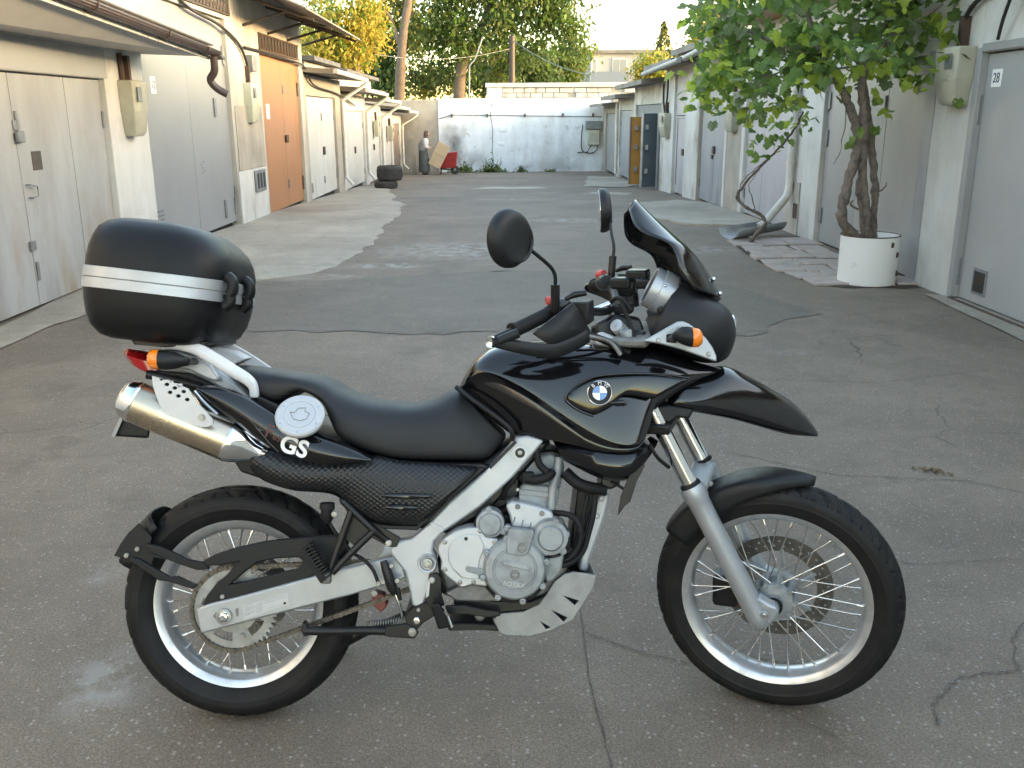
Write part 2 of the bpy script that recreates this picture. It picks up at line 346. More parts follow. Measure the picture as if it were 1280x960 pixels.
def leaf_mat(name, col, tr=0.45, tcol=None, rough=0.5):
    m = bpy.data.materials.new(name); m.use_nodes = True; t = m.node_tree; b = t.nodes['Principled BSDF']
    b.inputs['Roughness'].default_value = rough; b.inputs['Specular IOR Level'].default_value = 0.3
    N = t.nodes.new; L = t.links.new
    tc = N('ShaderNodeTexCoord'); n = N('ShaderNodeTexNoise'); n.inputs['Scale'].default_value = 3.0; n.inputs['Detail'].default_value = 4; L(tc.outputs['Object'], n.inputs['Vector'])
    r = N('ShaderNodeMapRange'); r.inputs[1].default_value = 0.3; r.inputs[2].default_value = 0.7; r.inputs[3].default_value = 0.7; r.inputs[4].default_value = 1.3; L(n.outputs[0], r.inputs[0])
    h = N('ShaderNodeHueSaturation'); h.inputs['Color'].default_value = (*col, 1); L(r.outputs[0], h.inputs['Value']); L(h.outputs[0], b.inputs['Base Color'])
    tr_ = N('ShaderNodeBsdfTranslucent'); tr_.inputs[0].default_value = (*(tcol or tuple(x*1.3 for x in col)), 1)
    mx = N('ShaderNodeMixShader'); mx.inputs[0].default_value = tr; L(b.outputs[0], mx.inputs[1]); L(tr_.outputs[0], mx.inputs[2])
    L(mx.outputs[0], t.nodes['Material Output'].inputs['Surface']); MATS[name] = m
leaf_mat('leaf_dark', (0.065,0.11,0.042)); leaf_mat('leaf_mid', (0.125,0.185,0.055)); leaf_mat('leaf_bright', (0.14,0.22,0.035), 0.5)
leaf_mat('leaf_yellow', (0.30,0.26,0.04), 0.5); leaf_mat('leaf_olive', (0.15,0.165,0.045)); leaf_mat('leaf_gold', (0.43,0.35,0.07), 0.55)
leaf_mat('leaf_conifer', (0.055,0.075,0.035), 0.2)
leaf_mat('vine_dark', (0.10,0.165,0.045), 0.5); leaf_mat('vine_mid', (0.17,0.25,0.065), 0.55); leaf_mat('vine_bright', (0.34,0.42,0.07), 0.6); leaf_mat('vine_grey', (0.19,0.24,0.13), 0.45)

# ================================================================ GROUND
def gz(y):
    pts = [(-400,0.0),(13,0.0),(16,-0.03),(20,-0.14),(24,-0.27),(30,-0.43),(38.5,-0.62),(60,-0.8),(400,-1.0)]
    for (a, za), (b_, zb) in zip(pts, pts[1:]):
        if y <= b_: return za + (zb-za)*(max(y,a)-a)/(b_-a)
    return -1.0
ys = [-300,-40,-10] + [i*1.0 for i in range(-4,46)] + [60,100,200,400]; xs = [-300,-60,-12,-8,-6,-5,-4,-3,-2,-1,0,1,2,3,4,5,6,8,12,60,300]
vs_ = [(x, y, gz(y)) for y in ys for x in xs]; nx = len(xs)
fs_ = [(i*nx+j, i*nx+j+1, (i+1)*nx+j+1, (i+1)*nx+j) for i in range(len(ys)-1) for j in range(nx-1)]
ground = MB().add(vs_, fs_).build('ground', 'asphalt', smooth=60); tag(ground, kind='structure')
def sheet(name, pts, dz, m, jit=0.04, sub=6, parent=None, th=0.0):
    # flat irregular sheet on the ground, outline in (x, y)
    P = []
    for i in range(len(pts)):
        a, c = Vector(pts[i]), Vector(pts[(i+1) % len(pts)])
        for j in range(sub):
            p = a.lerp(c, j/sub)
            P.append((p.x+random.uniform(-jit,jit), p.y+random.uniform(-jit,jit)))
    b = MB(); n = len(P); bm = bmesh.new(); vv = [bm.verts.new((p[0],p[1],0)) for p in P]
    bm.faces.new(vv); bmesh.ops.triangulate(bm, faces=bm.faces[:]); bm.verts.index_update()
    co = [(v.co.x, v.co.y, gz(v.co.y)+dz) for v in bm.verts]; fa = [[v.index for v in f.verts] for f in bm.faces]; bm.free()
    b.add(co, fa)
    if th:
        b.add([(c[0],c[1],c[2]) for c in co] + [(c[0],c[1],c[2]-dz-th) for c in co], [(i,(i+1)%n,(i+1)%n+n,i+n) for i in range(n)])
    return b.build(name, m, parent, smooth=40)
tag(sheet('asphalt_patch', [(-3.2,7.35),(-1.6,7.05),(-0.4,6.95),(0.4,7.05),(1.8,6.8),(2.6,7.6),(1.9,9.6),(0.4,9.9),(-0.8,9.7),(-2.0,9.3),(-3.4,9.2)], 0.004, 'asphalt_patch', jit=0.07), kind='structure')
# concrete apron in front of the left doors, with a kerb edge at its near end
b = MB(); rows = []
ed = [(9.35,-2.55),(9.75,-2.05),(10.3,-1.80),(11.4,-1.72),(12.6,-1.68),(14.0,-1.80),(15.6,-1.76),(17.0,-1.85),(18.6,-1.92),(20.2,-2.35),(22.0,-2.5),(24.0,-2.9),(27,-3.2)]
yy = 9.35; col_n = 9; rows = []
def edge_x(y):
    for (a, xa), (c, xc) in zip(ed, ed[1:]):
        if y <= c: return xa + (xc-xa)*(y-a)/(c-a)
    return ed[-1][1]
Y_ = [9.35 + 0.22*i for i in range(81)]
for y in Y_:
    e = edge_x(y) + random.uniform(-0.05,0.05); row = []
    lift = 0.085*max(0.25, 1-(y-9.35)/7)
    for j in range(col_n):
        u = j/(col_n-1); x = -4.05 + (e+4.05)*u; z = gz(y) + lift*(1-0.72*u**1.5) + 0.006
        if u == 1: z = gz(y) + 0.012
        y2 = y + (0.18*u*0 if y > 9.4 else -0.10*(1-u) + random.uniform(-0.03,0.03))
        row.append((x, y2, z))
    rows.append(row)
vs_ = [p for r_ in rows for p in r_]; fs_ = [(i*col_n+j, i*col_n+j+1, (i+1)*col_n+j+1, (i+1)*col_n+j) for i in range(len(rows)-1) for j in range(col_n-1)]
b.add(vs_, fs_)
fr_ = rows[0]; b.add(fr_ + [(p[0],p[1]-0.02,-0.02) for p in fr_], [(j, j+1, j+1+col_n, j+col_n) for j in range(col_n-1)])
ou = [r_[-1] for r_ in rows]; b.add(ou + [(p[0]+0.01,p[1],p[2]-0.05) for p in ou], [(j, j+1, j+1+len(ou), j+len(ou)) for j in range(len(ou)-1)])
tag(b.build('concrete_apron', 'concrete', smooth=40), kind='structure')
tag(sheet('concrete_ramp', [(2.35,15.2),(2.75,14.1),(3.5,13.8),(4.0,14.2),(4.0,18.4),(3.6,19.4),(2.5,18.5)], 0.03, 'concrete', jit=0.06, th=0.02), kind='structure')
tag(sheet('concrete_patch', [(2.3,26.5),(3.3,25.6),(3.9,27.0),(3.9,33.0),(3.0,33.5),(2.6,29.5)], 0.012, 'concrete', jit=0.08), kind='structure')
tag(sheet('concrete_patch', [(-0.9,25.5),(0.3,25.0),(1.3,25.4),(1.1,26.3),(-0.2,26.6)], 0.006, 'concrete', jit=0.12), kind='structure')
tag(sheet('concrete_patch', [(1.9,22.6),(2.9,21.8),(3.1,23.0),(2.3,23.6)], 0.006, 'concrete', jit=0.1), kind='structure')
tag(sheet('concrete_strip', [(-4.05,5.0),(-3.7,5.1),(-3.62,7.2),(-3.5,8.4),(-3.2,9.2),(-4.05,9.25)], 0.008, 'concrete', jit=0.06), kind='structure')
tag(sheet('concrete_strip', [(3.75,4.0),(4.05,4.0),(4.05,8.3),(3.8,8.4)], 0.010, 'concrete', jit=0.05), kind='structure')
# long joints and cracks: narrow dark fillings lying in the asphalt
def crack(pts, w0, seed, z=0.0045, sub=14, jit=0.0035):
    rr = random.Random(seed); P = []
    for a, c in zip(pts, pts[1:]):
        for j in range(sub):
            p = Vector(a).lerp(Vector(c), j/sub); P.append(Vector((p.x+rr.gauss(0,jit), p.y+rr.gauss(0,jit))))
    A = []
    for i, p in enumerate(P):
        t = (P[min(i+1,len(P)-1)]-P[max(0,i-1)]).normalized(); n_ = Vector((-t.y,t.x)); w_ = w0*rr.uniform(0.35,1.0)
        A += [(p.x+n_.x*w_, p.y+n_.y*w_, gz(p.y)+z), (p.x-n_.x*w_, p.y-n_.y*w_, gz(p.y)+z)]
    MB().add(A, [(2*i,2*i+1,2*i+3,2*i+2) for i in range(len(P)-1)]).build('crack', 'crack_fill', ground, smooth=0)
crack([(0.245,3.0),(0.25,2.75),(0.243,2.4),(0.268,2.0),(0.28,1.5)], 0.003, 1, jit=0.0012)
crack([(0.25,2.66),(0.33,2.60),(0.43,2.53),(0.55,2.48),(0.75,2.50),(0.9,2.46)], 0.003, 2)
crack([(1.75,2.75),(1.62,2.62),(1.52,2.42),(1.34,2.39),(1.2,2.26),(1.17,2.15)], 0.004, 3)
crack([(1.17,2.42),(1.02,2.5),(0.9,2.46)], 0.002, 4); crack([(0.62,2.36),(0.78,2.22),(0.9,2.1)], 0.0018, 5)
crack([(-1.5,7.08),(-0.43,6.96),(0.0,7.06),(0.9,7.0)], 0.008, 6); crack([(1.1,4.3),(1.5,4.0),(2.1,3.9),(2.6,3.5)], 0.003, 7)
crack([(1.2,3.3),(1.5,3.1),(2.0,3.15)], 0.002, 8); crack([(1.6,5.6),(2.3,5.5),(3.2,5.8)], 0.003, 9)
# small dead leaves lying about
mat('dead_leaf', (0.13,0.075,0.035), 0.8)
b = MB(); rr = random.Random(4)
for i in range(26):
    cx, cy = 1.98+rr.gauss(0,0.035), 4.02+rr.gauss(0,0.03); a = rr.uniform(0,6.28); s = rr.uniform(0.008,0.02)
    b.add([(cx+s*math.cos(a),cy+s*math.sin(a),0.005),(cx-s*0.5*math.sin(a),cy+s*0.5*math.cos(a),0.012),(cx-s*math.cos(a),cy-s*math.sin(a),0.006),(cx+s*0.5*math.sin(a),cy-s*0.5*math.cos(a),0.008)], [(0,1,2,3)])
for i in range(60):
    cx, cy = rr.uniform(-3.6,3.8), rr.uniform(3.2,14); a = rr.uniform(0,6.28); s = rr.uniform(0.006,0.018)
    b.add([(cx+s*math.cos(a),cy+s*math.sin(a),0.016),(cx-s*0.5*math.sin(a),cy+s*0.5*math.cos(a),0.02),(cx-s*math.cos(a),cy-s*math.sin(a),0.016),(cx+s*0.5*math.sin(a),cy-s*0.5*math.cos(a),0.019)], [(0,1,2,3)])
tag(b.build('leaf_litter', 'dead_leaf', smooth=0), 'small brown dead leaf scraps scattered over the asphalt', 'litter', kind='stuff')

# ================================================================ GARAGES
WX = 4.0
class Row:
    def __init__(s, side): s.s = side
    def box(s, b, y0, y1, d0, d1, z0, z1): return b.box(s.s*(WX+d0), s.s*(WX+d1), y0, y1, z0, z1)
    def P(s, y, d, z): return Vector((s.s*(WX+d), y, z))
LR, RR = Row(-1), Row(1)
def garage(R, label, y0, y1, dy0, dy1, dh, wh, zb, wall_m, leaves, door_m, group, roof=None, depth=5.0, lintel_m=None, recess=0.06, dz0=0.02, door_extra=None):
    # dy0..dy1 door opening, leaves = list of seam positions, wh = wall height (all absolute heights)
    g = thing('garage', label, 'garage', (R.s*WX, (y0+y1)/2, zb), 0, group)
    inv = Matrix.Translation(g.location).inverted()
    def put(b, name, m, parent=None, bevel=0.0, smooth=30):
        pm = parent if parent is not None else g
        if parent is None: b.v = [tuple(inv @ Vector(p)) for p in b.v]
        else: b.v = [tuple(inv @ Vector(p)) for p in b.v]
        return b.build(name, m, pm, bevel=bevel, smooth=smooth)
    zl = zb - 0.4
    b = MB()
    if dy0 > y0: R.box(b, y0, dy0, 0, 0.25, zl, wh)
    if dy1 < y1: R.box(b, dy1, y1, 0, 0.25, zl, wh)
    R.box(b, dy0, dy1, 0.003, 0.25, dh, wh-0.002)
    put(b, 'front_wall', wall_m, bevel=0.008)
    b = MB(); R.box(b, y0+0.01, y0+0.16, 0.25, depth, zl, wh-0.01); R.box(b, y1-0.16, y1-0.01, 0.25, depth, zl, wh-0.01); R.box(b, y0+0.16, y1-0.16, depth-0.2, depth, zl, wh-0.01)
    put(b, 'side_walls', 'plaster_grey')
    # door leaves
    edges = [dy0] + list(leaves) + [dy1]; dl = []
    for a, c in zip(edges, edges[1:]):
        b = MB(); R.box(b, a+0.006, c-0.006, recess, recess+0.045, zb+dz0, dh-0.012)
        d = put(b, 'door_leaf', door_m, bevel=0.004); dl.append(d)
        # hinges on this leaf
    b = MB(); R.box(b, dy0, dy1, 0.14, 0.16, zl, dh); put(b, 'door_backing', 'vent_dark')
    for k, (a, c) in enumerate(zip(edges, edges[1:])):
        hy = a+0.03 if k < len(dl)/2 else c-0.03
        for hz in (0.16, 0.80):
            z = zb + (dh-zb)*hz; b = MB(); b.tube([R.P(hy, recess-0.012, z-0.08), R.P(hy, recess-0.012, z+0.08)], 0.014, 8)
            put(b, 'hinge', 'box_steel', parent=dl[k])
    if roof:
        zr0, over, th, rm = roof; b = MB()
        pts = [(-over, zr0), (-over, zr0+th), (depth+0.1, zr0+th+0.45), (depth+0.1, zr0+0.45)]
        A = [R.P(y0-0.02, d, z) for d, z in pts]; B = [R.P(y1+0.005, d, z) for d, z in pts]
        b.add(A+B, [(0,1,2,3),(7,6,5,4),(0,4,5,1),(1,5,6,2),(2,6,7,3),(3,7,4,0)])
        put(b, 'roof', rm, bevel=0.006)
    g['_'] = 0; del g['_']
    return g, put, dl
def pl(R, put, parent, y0, y1, z0, z1, d, th, m, name, bevel=0.002):
    b = MB(); R.box(b, y0, y1, d-th, d, z0, z1); return put(b, name, m, parent=parent, bevel=bevel)

GL, GR = 'garages along the left of the lane', 'garages along the right of the lane'
# --- left A: old whitish door under a low canopy with a brown gutter
gA, put, dl = garage(LR, 'nearest left garage with stained off-white doors under a canopy with brown gutter', -16.0, 10.96, 6.4, 9.9, 1.97, 3.9, 0.0, 'plaster_white', [8.08, 9.10], 'door_old_white', GL)
b = MB(); LR.box(b, 6.4, 9.97, -0.004, 0.06, 1.975, 2.25); put(b, 'top_panel', 'door_grey', bevel=0.004)
b = MB(); p = [LR.P(3.0,0.02,2.27),LR.P(11.0,0.02,2.27),LR.P(11.0,-0.72,2.24),LR.P(3.0,-0.72,2.63)]; b.hexa(p + [q+Vector((0,0,0.03)) for q in p]); put(b, 'canopy', 'canopy_under')
b = MB(); p = [LR.P(3.0,-0.722,2.60),LR.P(11.0,-0.722,2.21),LR.P(11.0,-0.745,2.21),LR.P(3.0,-0.745,2.60)]; b.hexa(p + [q+Vector((0,0,0.12)) for q in p]); put(b, 'fascia', 'pipe_white', bevel=0.004)
b = MB(); p = [LR.P(3.0,0.02,2.44),LR.P(11.02,0.02,2.44),LR.P(11.02,-0.80,2.35),LR.P(3.0,-0.80,2.74)]; b.hexa(p + [q+Vector((0,0,0.02)) for q in p]); put(b, 'canopy_sheet', 'canopy_brown', bevel=0.004)
b = MB(); gp = []
for i in range(9):
    a = math.pi*i/8; gp.append((-0.81-0.055*math.cos(a), 2.27-0.062*math.sin(a)))
for y_a, y_b in ((3.0, 11.06),):
    for k in range(8):
        (d0,z0),(d1,z1) = gp[k], gp[k+1]
        b.add([LR.P(y_a,d0,z0+0.43),LR.P(y_b,d0,z0+0.03),LR.P(y_b,d1,z1+0.03),LR.P(y_a,d1,z1+0.43)], [(0,1,2,3)])
o_ = put(b, 'gutter', 'canopy_brown', smooth=60); sm_ = o_.modifiers.new('solid','SOLIDIFY'); sm_.thickness = 0.006
for y_ in (4.6,6.2,7.8,9.4,10.6):
    zq = 0.43-0.05*(y_-3); b = MB(); b.tube([LR.P(y_,-0.72,2.27+zq),LR.P(y_,-0.77,2.20+zq),LR.P(y_,-0.82,2.185+zq),LR.P(y_,-0.87,2.23+zq),LR.P(y_,-0.875,2.27+zq)], 0.008, 6); put(b, 'gutter_bracket', 'dark_iron')
b = MB(); b.tube(catmull([LR.P(10.95,-0.81,2.24),LR.P(10.97,-0.80,2.09),LR.P(10.99,-0.74,1.99),LR.P(11.02,-0.80,1.90),LR.P(11.05,-0.90,1.84)],5), 0.042, 14); put(b, 'gutter_spout', 'canopy_brown', smooth=60)
b = MB(); LR.box(b, 11.0, 11.12, -0.89, -0.74, 2.21, 2.25); put(b, 'gutter_end', 'canopy_brown', bevel=0.01)
wleaf = dl[1]
pl(LR, put, wleaf, 8.30, 8.47, 1.16, 1.32, 0.06, 0.006, 'dark_iron', 'keyhole_plate')
pl(LR, put, wleaf, 8.05, 8.16, 1.50, 1.58, 0.058, 0.012, 'box_steel', 'hasp')
pl(LR, put, wleaf, 8.04, 8.15, 1.40, 1.49, 0.046, 0.035, 'box_steel', 'padlock', bevel=0.008)
pl(LR, put, wleaf, 8.03, 8.12, 0.50, 0.58, 0.056, 0.02, 'old_alloy_door' if False else 'box_steel', 'latch')
b = MB(); b.tube([LR.P(8.13,0.058,1.05),LR.P(8.13,0.02,1.05),LR.P(8.25,0.02,1.03),LR.P(8.25,0.02,0.95),LR.P(8.15,0.02,0.94),LR.P(8.15,0.058,0.94)], 0.007, 6); put(b, 'handle', 'box_steel', parent=wleaf)
b = MB(); LR.box(b, 2.0, 9.4, -0.012, -0.001, 2.45, 3.88); put(b, 'upper_cladding', 'door_steel_blue', bevel=0.004)
b = MB(); LR.box(b, 9.42, 10.40, -0.012, -0.001, 2.45, 3.88); put(b, 'upper_cladding', 'door_grey', bevel=0.004)
b = MB(); b.tube([LR.P(10.3,-0.02,2.24),LR.P(10.3,-0.03,1.9)], 0.03, 8); put(b, 'conduit', 'rust_iron')
# --- left B: tall glossy grey doors, number 12
gB, put, dl = garage(LR, 'tall garage with smooth grey doors bearing a white number 12 plate', 10.96, 15.2, 10.97, 14.42, 2.95, 4.1, 0.05, 'plaster_cream', [12.66], 'door_gloss_grey', GL)
pl(LR, put, dl[0], 11.34, 11.50, 1.86, 2.05, 0.06, 0.004, 'plate_white', 'number_plate')
text('house_number', '12', 0.13, 'plate_ink', dl[0], Matrix.Translation(gB.location).inverted() @ Matrix.Translation((-WX-0.054, 11.42, 1.955)) @ Matrix(((0,0,1,0),(1,0,0,0),(0,1,0,0),(0,0,0,1))), 0.001)
b = MB()
for k in range(13): yk = 12.55 + 0.155*k; b.tube([LR.P(yk,-0.005,3.02),LR.P(yk+0.15,-0.005,3.32)], 0.009, 4); b.tube([LR.P(yk+0.15,-0.008,3.02),LR.P(yk,-0.008,3.32)], 0.009, 4)
for z in (3.02,3.32): b.tube([LR.P(12.5,-0.01,z),LR.P(14.65,-0.01,z)], 0.018, 6)
for y_ in (12.5,14.65): b.tube([LR.P(y_,-0.01,3.02),LR.P(y_,-0.01,3.32)], 0.018, 6)
put(b, 'vent_grille', 'dark_iron'); b = MB(); LR.box(b, 12.5, 14.65, -0.001, 0.0, 3.02, 3.32); put(b, 'vent_shade_sheet', 'vent_dark')  # dark sheet on the solid wall stands in for the shaded vent hole
for y_, z_ in ((13.75,1.72),(13.85,0.30),(14.36,0.30),(14.36,2.45)): pl(LR, put, dl[1], y_-0.04, y_+0.05, z_-0.13, z_+0.13, 0.058, 0.02, 'box_steel', 'strap_hinge')
b = MB()
for i, (dy, dz) in enumerate(((0,0),(0.1,0.03),(0.05,-0.05),(0.12,-0.09),(0.01,-0.11))):
    b.lathe([(0.0001,0.006),(0.013,0.004),(0.016,0.0)], LR.P(12.92+dy,0.059,0.98+dz), (1,0,0), 8)
put(b, 'door_rivets', 'box_steel', parent=dl[1])
b = MB()
for k in range(4): LR.box(b, 11.12, 11.32, 0.05, 0.06, 0.36+0.05*k, 0.385+0.05*k)
put(b, 'vent_slats', 'box_steel', parent=dl[0])
pl(LR, put, dl[0], 10.98, 11.08, 0.30, 0.44, 0.058, 0.015, 'box_steel', 'strap_hinge')
# patched render on the pier between the grey and the orange doors
b = MB(); LR.box(b, 14.55, 16.15, -0.012, -0.002, 0.80, 1.75); put(b, 'render_patch', 'plaster_grey', bevel=0.006)
b = MB(); LR.box(b, 14.45, 15.19, -0.020, -0.001, -0.1, 0.79); put(b, 'plinth', 'plaster_white', bevel=0.006)
# --- left C: orange doors
gC, put, dl = garage(LR, 'garage with bright orange doors and a sheet metal awning', 15.2, 19.75, 16.30, 19.42, 2.60, 3.75, -0.06, 'plaster_cream', [18.05, 19.05], 'door_orange', GL)
b = MB(); LR.box(b, 15.2, 16.15, -0.020, -0.001, -0.35, 0.79); put(b, 'plinth', 'plaster_white', bevel=0.006)
b = MB(); LR.box(b, 15.30, 15.95, -0.05, -0.021, 0.42, 0.76); vb = put(b, 'vent_block', 'box_steel', bevel=0.008)
b = MB()
for k in range(3): LR.box(b, 15.38+0.19*k, 15.50+0.19*k, -0.053, -0.049, 0.47, 0.71)
put(b, 'vent_hole_shade', 'vent_dark', parent=vb)  # dark plates paint the shade of the holes onto the block
b = MB()
for k in range(26): yk = 16.35 + 0.117*k; b.tube([LR.P(yk,-0.01,2.66),LR.P(yk+(0.06 if k%2 else -0.05),-0.01,2.9)], 0.010, 5)
for z in (2.655,2.91): b.tube([LR.P(16.3,-0.012,z),LR.P(19.4,-0.012,z)], 0.016, 6)
put(b, 'vent_grille', 'rust_iron'); b = MB(); LR.box(b, 16.3, 19.4, -0.002, 0.0, 2.655, 2.91); put(b, 'vent_shade_sheet', 'vent_dark')  # thin black slab gives the shade behind the bars, wall is solid
b = MB(); p = [LR.P(14.6,0.0,3.58),LR.P(20.0,0.0,3.52),LR.P(20.0,-1.15,3.05),LR.P(14.6,-1.15,3.10)]; b.hexa(p+[q+Vector((0,0,0.03)) for q in p]); put(b, 'awning', 'roof_slab', bevel=0.004)
for y_ in (15.4,17.0,18.5,19.85):
    b = MB(); b.tube([LR.P(y_,0,3.38),LR.P(y_,-1.1,3.02)], 0.025, 6); b.tube([LR.P(y_,0,2.95),LR.P(y_,-0.7,3.14)], 0.022, 6); put(b, 'awning_bracket', 'dark_iron')
pl(LR, put, dl[0], 16.75, 16.98, 1.55, 1.80, 0.06, 0.004, 'plate_white', 'paper_notice')
for y_, z_ in ((16.36,0.30),(16.36,2.1)): pl(LR, put, dl[0], y_-0.03, y_+0.05, z_-0.13, z_+0.13, 0.058, 0.02, 'rust_iron', 'strap_hinge')
for y_, z_ in ((19.36,0.30),(19.36,2.1)): pl(LR, put, dl[2], y_-0.04, y_+0.04, z_-0.13, z_+0.13, 0.058, 0.02, 'rust_iron', 'strap_hinge')
pl(LR, put, dl[1], 18.02, 18.20, 1.12, 1.26, 0.05, 0.03, 'rust_iron', 'padlock', bevel=0.008)
# --- left D..H, lower garages stepping down the slope
def small_left(label, y0, y1, d0, d1, dh, wh, zb, seams, dm, wm, roof, lock=None, pipe=True):
    g, put, dl = garage(LR, label, y0, y1, d0, d1, dh, wh, zb, wm, seams, dm, GL, roof=roof)
    zr, ov = roof[0], roof[1]
    b = MB(); b.tube([LR.P(y0,-ov-0.04,zr+0.06),LR.P(y1,-ov-0.04,zr+0.03)], 0.05, 10); put(b, 'gutter', 'pipe_white', smooth=60)
    if pipe:
        b = MB(); b.tube([LR.P(y1-0.1,-ov-0.04,zr+0.02),LR.P(y1-0.1,-ov-0.03,zr-0.06),LR.P(y1-0.12,-0.07,zr-0.42),LR.P(y1-0.12,-0.06,zr-0.5),LR.P(y1-0.12,-0.06,zb+0.25),LR.P(y1-0.2,-0.25,zb+0.05)], 0.045, 10); put(b, 'downpipe', 'pipe_white', smooth=60)
    if lock: pl(LR, put, dl[min(1,len(dl)-1)], lock[0], lock[0]+0.14, lock[1], lock[1]+0.18, 0.05, 0.03, 'dark_iron', 'padlock', bevel=0.008)
    return g, put, dl
gD, put, dl = small_left('garage with plain white doors next to the orange one', 19.75, 24.2, 19.95, 23.35, 2.0, 2.42, -0.14, [21.7, 22.85], 'door_white', 'plaster_grey', (2.40,0.62,0.10,'roof_slab'), (21.75,0.75))
pl(LR, put, dl[0], 20.05, 20.35, 0.02, 0.22, 0.055, 0.01, 'box_steel', 'vent_plate')
small_left('whitewashed garage with white double doors behind a white downpipe', 24.2, 28.4, 24.5, 28.1, 1.72, 2.12, -0.28, [26.3], 'door_white', 'plaster_white', (2.14,0.62,0.12,'roof_slab'), (26.35,0.6))
small_left('white garage standing behind the stacked old tyres', 28.4, 32.0, 28.7, 31.7, 1.55, 1.95, -0.40, [30.2], 'door_white', 'plaster_white', (1.96,0.62,0.10,'roof_slab'), (30.25,0.55))
small_left('white garage with yellowish meter box beyond the tyres', 32.0, 35.2, 32.2, 34.9, 1.42, 1.75, -0.46, [33.6], 'door_white', 'plaster_white', (1.78,0.60,0.08,'roof_slab'), None, False)
small_left('last left garage with brown doors behind the standing person', 35.2, 38.3, 35.4, 37.6, 1.30, 1.62, -0.52, [36.5], 'door_brown', 'plaster_dirty', (1.66,0.62,0.10,'roof_felt'), None)
# raised roof boxes behind the eaves of the white garages
def roof_box(label, y0, y1, d0, d1, z0, z1, m):
    t_ = thing('roof_shed', label, 'shed', LR.P((y0+y1)/2, (d0+d1)/2, z0), 0)
    inv = Matrix.Translation(t_.location).inverted(); b = MB(); LR.box(b, y0, y1, d0, d1, z0, z1); b.v = [tuple(inv @ Vector(q)) for q in b.v]; b.build('shed_wall', 'plaster_dirty', t_, bevel=0.01)
    b = MB(); p = [LR.P(y0-0.15,d0-0.25,z1+0.002),LR.P(y1+0.15,d0-0.25,z1+0.002),LR.P(y1+0.15,d1+0.1,z1+0.15),LR.P(y0-0.15,d1+0.1,z1+0.15)]; b.hexa(p+[q+Vector((0,0,0.1)) for q in p]); b.v = [tuple(inv @ Vector(q)) for q in b.v]; b.build('shed_roof', m, t_, bevel=0.01)
roof_box('low shed with dark felt roof above the white garage by the orange doors', 21.0, 24.0, 0.2, 3.5, 2.5, 2.72, 'roof_felt')
roof_box('pale walled shed with dark felt roof above the whitewashed garages', 24.6, 30.6, 0.1, 3.5, 2.25, 2.62, 'roof_felt')

# --- right row
g28, put, dl = garage(RR, 'nearest right garage with smooth grey door numbered 28', -16.0, 8.72, 4.9, 8.22, 2.08, 2.95, 0.0, 'plaster_white', [], 'door_pale_grey', GR, roof=(2.95,0.55,0.12,'roof_slab'))
pl(RR, put, dl[0], 7.92, 8.08, 1.80, 1.94, 0.06, 0.004, 'plate_white', 'number_plate')
text('house_number', '28', 0.11, 'plate_ink', dl[0], Matrix.Translation(g28.location).inverted() @ Matrix.Translation((WX+0.054, 8.0, 1.87)) @ Matrix(((0,0,-1,0),(-1,0,0,0),(0,1,0,0),(0,0,0,1))), 0.001)
b = MB(); RR.box(b, 7.72, 7.95, 0.050, 0.061, 0.10, 0.32); vf = put(b, 'vent_frame', 'box_steel', parent=dl[0], bevel=0.003)
b = MB(); RR.box(b, 7.745, 7.925, 0.047, 0.052, 0.125, 0.295); put(b, 'vent_shade_sheet', 'vent_dark', parent=dl[0])  # flat dark panel in place of the vent's shaded hollow
b = MB()
for k in range(6): RR.box(b, 7.75+0.028*k, 7.762+0.028*k, 0.040, 0.047, 0.125, 0.295)
put(b, 'vent_bars', 'dark_iron', parent=dl[0])
for z_ in (0.25,1.62): 
    b = MB(); b.tube([RR.P(8.19,0.03,z_-0.12),RR.P(8.19,0.03,z_+0.12)], 0.026, 10); put(b, 'barrel_hinge', 'box_steel', parent=dl[0], smooth=50)
b = MB(); RR.box(b, 8.17, 8.26, -0.01, 0.06, 0.02, 2.12); RR.box(b, 4.9, 8.17, -0.01, 0.055, 2.085, 2.15); put(b, 'door_frame', 'door_grey', bevel=0.005)
b = MB(); RR.box(b, 5.0, 8.2, -0.03, 0.0, -0.05, 0.02); put(b, 'threshold', 'rust_iron', bevel=0.004)
g2, put, dl = garage(RR, 'garage with grey two-leaf door right behind the potted vine', 8.72, 12.7, 9.18, 12.05, 2.12, 2.95, 0.0, 'plaster_white', [10.2, 10.9], 'door_grey', GR, roof=(2.95,0.55,0.12,'roof_slab'))
b = MB(); RR.box(b, 8.95, 9.17, -0.008, 0.06, 0.0, 2.15); put(b, 'door_frame', 'door_blue_grey', bevel=0.004)
for z_ in (0.35,0.95,1.6): pl(RR, put, dl[0], 9.20, 9.26, z_-0.14, z_+0.14, 0.058, 0.02, 'box_steel', 'strap_hinge')
for z_ in (0.35,1.3,1.75): pl(RR, put, dl[2], 11.95, 12.02, z_-0.1, z_+0.1, 0.058, 0.02, 'box_steel', 'strap_hinge')
pl(RR, put, dl[1], 10.28, 10.34, 0.28, 0.52, 0.058, 0.04, 'box_steel', 'door_handle')
g3, put, dl = garage(RR, 'garage with pale lilac doors behind the thin bare vine', 12.7, 16.1, 13.42, 15.9, 2.12, 2.92, -0.02, 'plaster_white', [14.9], 'door_lilac', GR, roof=(2.92,0.55,0.12,'roof_slab'))
b = MB(); RR.box(b, 12.72, 13.40, -0.015, -0.003, 0.0, 0.7); put(b, 'damp_plinth', 'plaster_cream', bevel=0.004)
b = MB(); RR.box(b, 12.75, 12.92, -0.024, -0.016, 0.22, 0.42); put(b, 'vent_plate', 'rust_iron', bevel=0.003)
